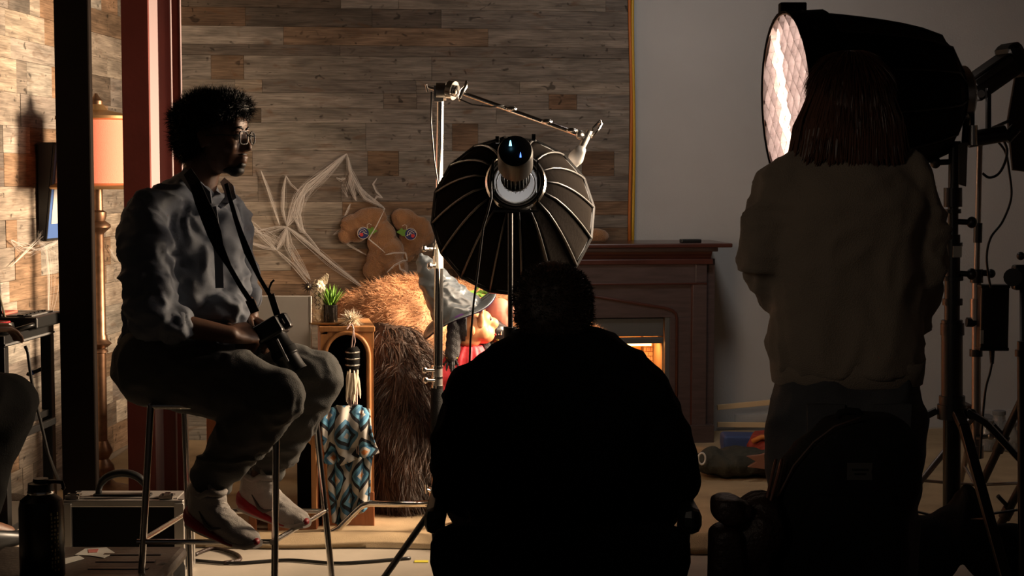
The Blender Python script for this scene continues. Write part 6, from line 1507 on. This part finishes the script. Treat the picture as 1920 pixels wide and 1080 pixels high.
for s_ in (-1, 1):
    h_ = q4(0, s_ * .085, .69); k_ = kn if s_ < 0 else kn + ll * .19 - lf * .05; a_ = an if s_ < 0 else an + ll * .17; legs4.append((h_, k_, a_))
    body.cap(h_, .085, k_, .06).cap(k_, .057, a_, .038).cap(a_, .036, a_ + lf * .12 - V((0, 0, .05)), .03)
    s4_ = q4(.03, s_ * .17, 1.15); e4 = q4(.10, s_ * .18, .89); w4 = q4(.30, s_ * .12, .90); body.cap(s4_, .052, e4, .04).cap(e4, .04, w4, .026)
    hand_prims(body, w4, lf, (0, 0, -1), -ll * s_, .4)
ob('body', vox(body, .008, 3), M_skin, lp_, smooth=True); eyes(lp_, hp4)
k = MB(); lt(k, .028)
for s_ in (-1, 1): k.chain([q4(.03, s_ * .17, 1.15), q4(.10, s_ * .18, .89), q4(.27, s_ * .13, .90)], [.07, .058, .045])
ob('jacket', vox(k, .012, 5, folds(.008, (7, 7, 7), 30)), M_darkjacket, lp_, smooth=True)
k = MB()
for h_, k_, a_ in legs4: k.chain([h_, h_.lerp(k_, .5), k_ + V((-.005, 0, -.01)), k_.lerp(a_, .4) - lf * .02, a_], [.115, .11, .104, .085, .062])
ob('trousers', vox(k, .011, 5, folds(.006, (7, 7, 9), 32)), M_darkjacket, lp_, smooth=True)
k = MB()
for x, y, z, a, b, c in ((-.02, 0, .04, .1, .085, .08), (-.05, 0, -.01, .07, .085, .08)): k.ell(hp4(x, y, z), (a, b, c), HR4)
ob('hair', vox(k, .008, 3, folds(.004, (30, 30, 30), 5, False)), M_hairblack, lp_, smooth=True)
for h_, k_, a_ in legs4: ob('shoe', MB().loft([(a_ + lf * x_ + V((0, 0, z_ - .10)), ll, V((0, 0, 1)), w_, h2_, 2.5) for x_, z_, w_, h2_ in ((-.07, .045, .03, .035), (-.03, .05, .038, .05), (.06, .045, .045, .04), (.14, .035, .044, .028), (.19, .03, .025, .018))], 20), M_black, lp_, smooth='auto')
t = thing('bar_stool', 'black bar stool beyond the left picture edge under the seated figure', 'stool', q4(0, 0, 0))
ob('seat', MB().loft([(q4(0, 0, z_), X_, Y_, a, a, 3) for z_, a in ((.53, .15), (.54, .16), (.58, .16), (.59, .145))], 28), M_blackf, t, smooth='auto')
for a, b in ((-1, -1), (1, -1), (1, 1), (-1, 1)): ob('leg', MB().cyl(q4(a * .11, b * .11, .54), q4(a * .15, b * .13, 0), .012), M_black, t, smooth='auto')
# ------------------------------------------------------------------ dolls on the fur chair
Dd = 6.30
def dq(px, py, d=0): return P(px, py, Dd + d)
doll = thing('witch_doll', 'witch doll in a red dress with black braids and a tall grey-blue satin hat', 'doll', dq(868, 730))
ff = V((.97, .22, .0)); hc = dq(884, 612); f, l, u = basis(ff); R = rotm(f, l, u)
k = MB(); k.ell(hc, (.072, .066, .078), R).ell(hc + f * .05 - u * .03, (.045, .045, .04), R).ell(hc + f * .085 + u * .01, (.026, .024, .024), R).ell(hc + f * .045 + u * .03, (.036, .045, .034), R).ell(hc - u * .055 - f * .01, (.05, .05, .03), R).ell(hc + f * .035 - l * .045 - u * .02, (.028, .02, .03), R)
ob('head', vox(k, .005, 3), M_dollskin, doll, smooth=True)
ob('ear', MB().ell(hc - l * .064 - f * .01 - u * .01, (.012, .010, .02), R), M_dollskin, doll, smooth=True)
ob('pointed_ear', vox(MB().ell(dq(902, 598, -.056), (.013, .012, .028)).ell(dq(904, 586, -.054), (.009, .009, .020)).ell(dq(900, 608, -.05), (.016, .014, .018)), .004, 4), M_dollskin, doll, smooth=True)
for s_ in (-1, 1): ob('eye', MB().ell(hc + f * .068 + l * .024 * s_ + u * .032, .010), M_ink, doll, smooth=True)
ob('mouth', MB().tube([hc + f * .092 - u * .03 + l * .022, hc + f * .098 - u * .036, hc + f * .092 - u * .03 - l * .022], .003, 6), M_redf, doll, smooth=True)
k = MB(); k.loft([(dq(868, 735), (1, 0, 0), (0, 1, 0), .115, .09, 2.2), (dq(869, 700), (1, 0, 0), (0, 1, 0), .10, .08, 2.2), (dq(874, 668), (1, 0, 0), (0, 1, 0), .082, .07, 2.2), (dq(880, 648), (1, 0, 0), (0, 1, 0), .05, .05, 2)], 28)
k.cap(dq(855, 675, -.03), .032, dq(842, 705, -.06), .036).cap(dq(905, 675, -.02), .032, dq(915, 705, -.05), .034)
dm = vox(k, .007, 3)
for v in dm.vertices:
    an = math.atan2(v.co.y - Dd, v.co.x - hc.x); v.co += v.normal * .005 * math.sin(an * 14) * min(1, max(0, (hc.z - .04 - v.co.z) * 12))
ob('dress', dm, M_reddress, doll, smooth=True)
k = MB(); k.cap(dq(858, 738, -.02), .03, dq(850, 775, -.20), .028).cap(dq(880, 738, -.02), .03, dq(885, 780, -.20), .028)
ob('legs', k, M_dollskin, doll, smooth=True).name = 'leg_pair'
# hair cap and braids
k = MB().ell(hc - f * .012 + u * .01, (.078, .073, .080), R); hrm = vox(k, .006, 2)
# keep the cap off the face
import bmesh as _bm
b_ = _bm.new(); b_.from_mesh(hrm); _bm.ops.delete(b_, geom=[v for v in b_.verts if (v.co - hc).dot(f) > -.030 and (v.co - hc).dot(u) < .058], context='VERTS'); b_.to_mesh(hrm); b_.free()
ob('hair_cap', hrm, M_yarn, doll, smooth=True, solid=.006)
def braid(p0, p1, n, r):
    k = MB()
    for i in range(n):
        t_ = i / (n - 1); c = p0.lerp(p1, t_)
        for j in range(3):
            a = i * 1.1 + j * 2.1; k.ell(c + V((math.cos(a) * r * .5, math.sin(a) * r * .5, 0)), (r * .75, r * .75, r * .95), None, 10, 6)
    return k
b0_, b1_ = dq(853, 608, -.05), dq(848, 668, -.06)
ob('braid', vox(braid(b0_, b1_, 9, .026), .005, 1), M_yarn, doll, smooth=True)
ob('hair_tie', MB().tube([b1_ + V((.019 * math.cos(a), .019 * math.sin(a), -.004)) for a in np.linspace(0, 2 * PI, 14, endpoint=False)], .006, 6, closed=True), M_yellow, doll, smooth=True)
k = MB(); random.seed(2)
for i in range(70):
    a = random.uniform(0, 2 * PI); r = random.uniform(.01, .034); k.tube([b1_ + V((.008 * math.cos(a), .008 * math.sin(a), 0)), b1_ + V((r * math.cos(a), r * math.sin(a), -.03)), b1_ + V((r * 1.05 * math.cos(a), r * 1.05 * math.sin(a), -random.uniform(.055, .08)))], .0032, 5)
ob('braid_tassel', k, M_yarn, doll, kind='stuff')
b2_, b3_ = dq(905, 612, .09), dq(912, 668, .06); ob('braid', vox(braid(b2_, b3_, 9, .022), .005, 1), M_yarn, doll, smooth=True)
# hat: brim tilted up to the right, bent cone up-left
bc = dq(862, 588); bx = (dq(945, 553) - dq(795, 628)).normalized(); by = V((0, 1, .1)); by = (by - bx * by.dot(bx)).normalized(); bz = bx.cross(by)
if bz.z < 0: bz = -bz
k = MB()
def br(u_, v_):
    a = 2 * PI * u_; r = .062 + v_ * .105; return bc + bx * math.cos(a) * r * 1.02 + by * math.sin(a) * r * .9 + bz * (.012 * v_ * math.sin(3 * a + 1) + .01 * v_ * math.cos(a))
k.grid(br, 48, 6); bm_ = ob('hat_brim', k, M_hat, doll, smooth=True, solid=.004)
tip = dq(788, 476, .0); rings = []
for i in range(15):
    t_ = i / 14; c = bc.lerp(tip, t_) + bz * .045 * math.sin(PI * t_) + V((-.02, 0, .0)) * math.sin(PI * t_); r = .082 * (1 - t_) ** 1.05 + .007 + .004 * math.sin(i * 2.3) * (1 - t_)
    ax_ = (tip - bc).normalized().lerp(bz, 1 - t_ * .8).normalized(); xx = ax_.cross(V((0, 1, 0))).normalized(); yy = ax_.cross(xx); rings.append((c, xx, yy, r * (1.1 + .05 * math.sin(i)), r, 2))
hmz = vox(MB().loft(rings, 28), .005, 2, folds(.006, (18, 18, 24), 3)); ob('hat_cone', hmz, M_hat, doll, smooth=True)
ob('hat_band', MB().tube([bc + bz * .008 + bx * math.cos(a) * .084 + by * math.sin(a) * .076 for a in np.linspace(0, 2 * PI, 32, endpoint=False)], .012, 8, closed=True), M_purple, doll, smooth=True)
ob('under_brim', MB().grid(lambda u_, v_: br(u_, v_) - bz * .005, 40, 4), M_purple, bm_, smooth=True)
# second doll, mostly hidden
d2 = thing('studded_doll', 'pink-faced doll with smooth black hair and a studded collar beside the witch doll', 'doll', dq(930, 730, .1))
h2 = dq(936, 590, .14); k = MB().ell(h2, (.060, .058, .068)).ell(h2 + V((.04, -.02, .015)), (.03, .03, .028)); ob('head', vox(k, .005, 3), M_dollpink, d2, smooth=True)
k = MB().ell(dq(920, 612, .10), (.055, .05, .035)).ell(dq(932, 622, .09), (.05, .045, .04)).ell(dq(912, 606, .10), (.03, .04, .03)); ob('hair', vox(k, .005, 2, folds(.003, (30, 30, 6))), mat('glossy_black_hair', (.012, .012, .014), .3), d2, smooth=True)
ob('tunic', MB().loft([(dq(930, 740, .12), (1, 0, 0), (0, 1, 0), .10, .08), (dq(926, 660, .12), (1, 0, 0), (0, 1, 0), .075, .06), (dq(924, 636, .12), (1, 0, 0), (0, 1, 0), .045, .04)], 24), M_black, d2, smooth='auto')
random.seed(6)
k = MB(); 
for i in range(60):
    a = random.uniform(-2.9, -.2); v_ = random.random(); c = dq(922, 632 + v_ * 26, .12) + V((math.cos(a) * (.05 + v_ * .02), math.sin(a) * (.045 + v_ * .018), 0)); k.box(c, (.008, .006, .008), Matrix.Rotation(random.uniform(0, 1.5), 3, 'Y'))
ob('gold_studs', k, M_gold, d2, kind='stuff')
k = MB()
for i in range(5): c = dq(935 + i * 5, 628, .05); k.cyl(c, c + V((0, 0, .014)), .0035, .001, 6)
ob('spikes', k, M_steel, d2, kind='stuff')
# green wreath bit behind the dolls
wr = thing('green_garland', 'small dark green leafy garland behind the dolls', 'garland', dq(905, 560, .35))
ob('stem', MB().tube([dq(885, 556, .3), dq(903, 548, .32), dq(925, 552, .3)], .006, 6), M_greenf, wr); random.seed(1)
for i in range(16):
    c = dq(random.uniform(885, 925), random.uniform(540, 560), .3); a = random.uniform(0, 6.28); dd = V((math.cos(a), -.3, math.sin(a))).normalized(); s_ = dd.cross(V((0, 1, 0))).normalized()
    ob('leaf', MB().prism([c, c + dd * .018 + s_ * .009, c + dd * .036, c + dd * .018 - s_ * .009], (0, .002, 0)), M_greenf, wr)

# ------------------------------------------------------------------ backpack on a road case, lower right
Db = 3.45
def bq(px, py, d=0): return P(px, py, Db + d)
rc = thing('road_case', 'black road case below the backpack at the bottom right', 'case', XZ(1570, Db + .15, 0))
x0, x1 = XZ(1340, Db, .4).x, XZ(1770, Db, .4).x; zt9 = .36
ob('body', MB().box(((x0 + x1) / 2, Db + .13, zt9 / 2 + .0), (x1 - x0, .44, zt9 - .02)), M_blackm, rc, bevel=.006)
ob('lid', MB().box(((x0 + x1) / 2, Db + .13, zt9 - .022), (x1 - x0 + .012, .452, .04)), M_black, rc, bevel=.006)
bp_ = thing('backpack', 'large black backpack with a small grey label patch at the bottom right', 'backpack', V(((bq(1580, 950)).x, Db + .1, zt9)))
rows_ = [(1110, 1425, 1722), (1060, 1436, 1722), (1000, 1448, 1726), (940, 1462, 1738), (880, 1492, 1748), (835, 1530, 1744), (805, 1570, 1724), (788, 1620, 1700)]
k = MB(); rr = []
for py, a, b in rows_:
    c = bq((a + b) / 2, py); hw_ = (bq(b, py) - bq(a, py)).length / 2; c.y = Db + .12; rr.append((c, X_, Y_, hw_, .13 if py > 850 else .13 - (850 - py) * .0011, 2.6))
rr[0] = (V((rr[0][0].x, rr[0][0].y, zt9 + .004)),) + rr[0][1:]
k.loft(rr, 36); ob('main_bag', vox(k, .010, 6, folds(.006, (7, 7, 7), 41)), M_blackf, bp_, smooth=True)
k = MB(); 
pk = []
for py, a, b in ((1100, 1480, 1690), (1020, 1490, 1690), (960, 1505, 1688), (925, 1530, 1675)):
    c = bq((a + b) / 2, py); c.y = Db - .005; pk.append((c, X_, Y_, (bq(b, py) - bq(a, py)).length / 2, .035, 3))
pk[0] = (V((pk[0][0].x, pk[0][0].y, zt9 + .01)),) + pk[0][1:]
k.loft(pk, 28); ob('front_pocket', k, M_blackf, bp_, smooth='auto')
edge = [bq(a + 2, py, .0) for py, a, b in rows_]; ob('piping', MB().tube([V((p.x, Db + .04, p.z)) for p in edge[1:]], .0025, 6), mat('brown_piping', (.06, .03, .022), .6), bp_, smooth=True)
ob('label_patch', MB().box(V((bq(1611, 883).x, Db - .006, bq(1611, 883).z)), (.055, .006, .038)), mat('dim_patch', (.05, .045, .04), .6), bp_, bevel=.001)
ob('label_mark', MB().box(V((bq(1611, 883).x, Db - .0095, bq(1611, 879).z)), (.035, .002, .004)).box(V((bq(1611, 883).x, Db - .0095, bq(1611, 887).z)), (.025, .002, .004)), M_black, bp_)
ob('grab_loop', MB().tube([V((bq(a, b).x, Db + .12, bq(a, b).z)) for a, b in ((1590, 800), (1596, 789), (1612, 785), (1632, 787), (1638, 797))], .008, 8), M_blackf, bp_, smooth=True)
# brown leather saddle bag left of it
Dl2 = 3.40
lb = thing('leather_bag', 'dark brown leather bag with two round pouches left of the black backpack', 'bag', V((P(1395, 1000, Dl2).x, Dl2, zt9)))
def lq2(px, py, d=0): return P(px, py, Dl2 + d)
k = MB().ell(lq2(1425, 985, .1), (.055, .09, .075)).ell(lq2(1400, 1010, .1), (.06, .09, .085)); k.box(V((lq2(1410, 1030).x, Dl2 + .1, (zt9 + .56) / 2)), (.09, .14, .56 - zt9))
ob('body', vox(k, .008, 5, folds(.006, (12, 12, 12), 43)), M_leather, lb, smooth=True)
k = MB().loft([(lq2(1362, 930 + 0, .04), X_, Y_, .018, .05, 2.5), (lq2(1362, 936, .04), X_, Y_, .034, .055, 3), (lq2(1364, 965, .04), X_, Y_, .036, .055, 3), (lq2(1370, 978, .04), X_, Y_, .025, .05, 2.5)], 24); k.box(lq2(1385, 955, .05), (.05, .08, .03)); ob('pouch', vox(k, .006, 4), M_leather, lb, smooth=True)
k = MB().loft([(lq2(1362, 985, .04), X_, Y_, .022, .05, 2.5), (lq2(1360, 996, .04), X_, Y_, .036, .055, 3), (lq2(1362, 1060, .04), X_, Y_, .040, .055, 3), (V((lq2(1362, 1060).x, Dl2 + .04, zt9 + .002)), X_, Y_, .036, .05, 2.5)], 24); ob('pouch', vox(k, .006, 4), M_leather, lb, smooth=True)
for dx in (0, 11): ob('strap', MB().tube([lq2(1455 + dx, 862, .12), lq2(1448 + dx, 890, .09), lq2(1440 + dx * .8, 925, .07), lq2(1430 + dx * .6, 965, .04)], .0035, 6), mat('tan_strap%d' % dx, (.14, .06, .04), .5), lb, smooth=True)

# ------------------------------------------------------------------ things on the carpet right of the fireplace
Dg = 7.25
q = XZ(1378, Dg, .03); k = MB(); k.ell(V((q.x - .02, Dg, .085)), (.17, .14, .055)).ell(V((q.x + .12, Dg, .08)), (.16, .13, .05)).ell(V((q.x + .02, Dg + .03, .10)), (.13, .10, .045)).ell(V((q.x - .10, Dg - .02, .10)), (.07, .08, .05))
ob('clothes_bundle', vox(k, .010, 4, folds(.012, (9, 9, 9), 51)), M_olive, smooth=True, label='dark green bundle of clothing on the carpet right of the fireplace', cat='clothing')
cb_ = bpy.data.objects['clothes_bundle']; rq = P(1316, 860, Dg - .13); ob('white_ring', MB().tube([rq + V((.016 * math.cos(a), 0, .026 * math.sin(a))) for a in np.linspace(0, 2 * PI, 16, endpoint=False)], .005, 6, closed=True), M_white, cb_, smooth=True)
q = P(1430, 866, Dg - .06)
star = [(1400, 856), (1425, 853), (1447, 848), (1456, 862), (1450, 884), (1432, 880), (1402, 876), (1418, 866)]
ob('felt_star', MB().prism([P(a, b, Dg - .17) for a, b in star], (0, .022, 0)), M_pinkcl, bevel=.003, label='pinkish pointed felt shape lying over the dark clothing bundle', cat='decoration')
q = P(1384, 833, 7.75); ob('blue_cushion', vox(MB().box(V((q.x, 7.7, .088)), (.17, .16, .11)), .01, 5, folds(.004, (9, 9, 9), 53)), M_blue, smooth=True, label='folded blue cloth behind the dark bundle by the drywall', cat='cloth').name = 'folded_cloth'
q = P(1432, 830, 7.6); ob('red_cloth', vox(MB().ell(V((q.x, 7.62, .095)), (.075, .08, .075)).ell(V((q.x + .03, 7.6, .085)), (.08, .08, .065)), .008, 3, folds(.008, (15, 15, 15), 55)), M_redcl, smooth=True, label='crumpled red cloth with an orange edge beside the folded blue cloth', cat='cloth')
o_ = bpy.data.objects['red_cloth']; ob('orange_edge', MB().tube([V((q.x - .06, 7.56, .13)), V((q.x - .02, 7.54, .155)), V((q.x + .05, 7.54, .15))], .012, 8), mat('orange_cloth', (.6, .2, .04), .7), o_, smooth=True)
for i, (a, b, lab) in enumerate((((1345, 764), (1480, 751), 'upper pale wooden strip slanting along the drywall right of the fireplace'), ((1345, 796), (1480, 797), 'lower pale wooden strip lying level along the drywall right of the fireplace'))):
    p0, p1 = BW(a[0], a[1], .09), BW(b[0], b[1], .09); ob('wooden_strip', MB().beam(p0, p1 + (p1 - p0) * .5, .016, .028, (0, 0, 1)), M_wood, bevel=.002, label=lab, cat='strip')
# supports for the strips: a low wooden rack leaning at the wall behind the woman
p = BW(1500, 790, .06); rk = thing('wooden_rack', 'low wooden rack against the drywall holding the pale strips', 'rack', V((p.x, p.y, .02)))
for px in (1492, 1560): p = BW(px, 790, .06); ob('upright', MB().box(V((p.x, p.y, .22)), (.03, .03, .40)), M_wood, rk, bevel=.002)
p0, p1 = BW(1492, 830, .06), BW(1560, 830, .06); p0.z = p1.z = .1; ob('crosspiece', MB().beam(p0, p1, .03, .02, (0, 0, 1)), M_wood, rk)
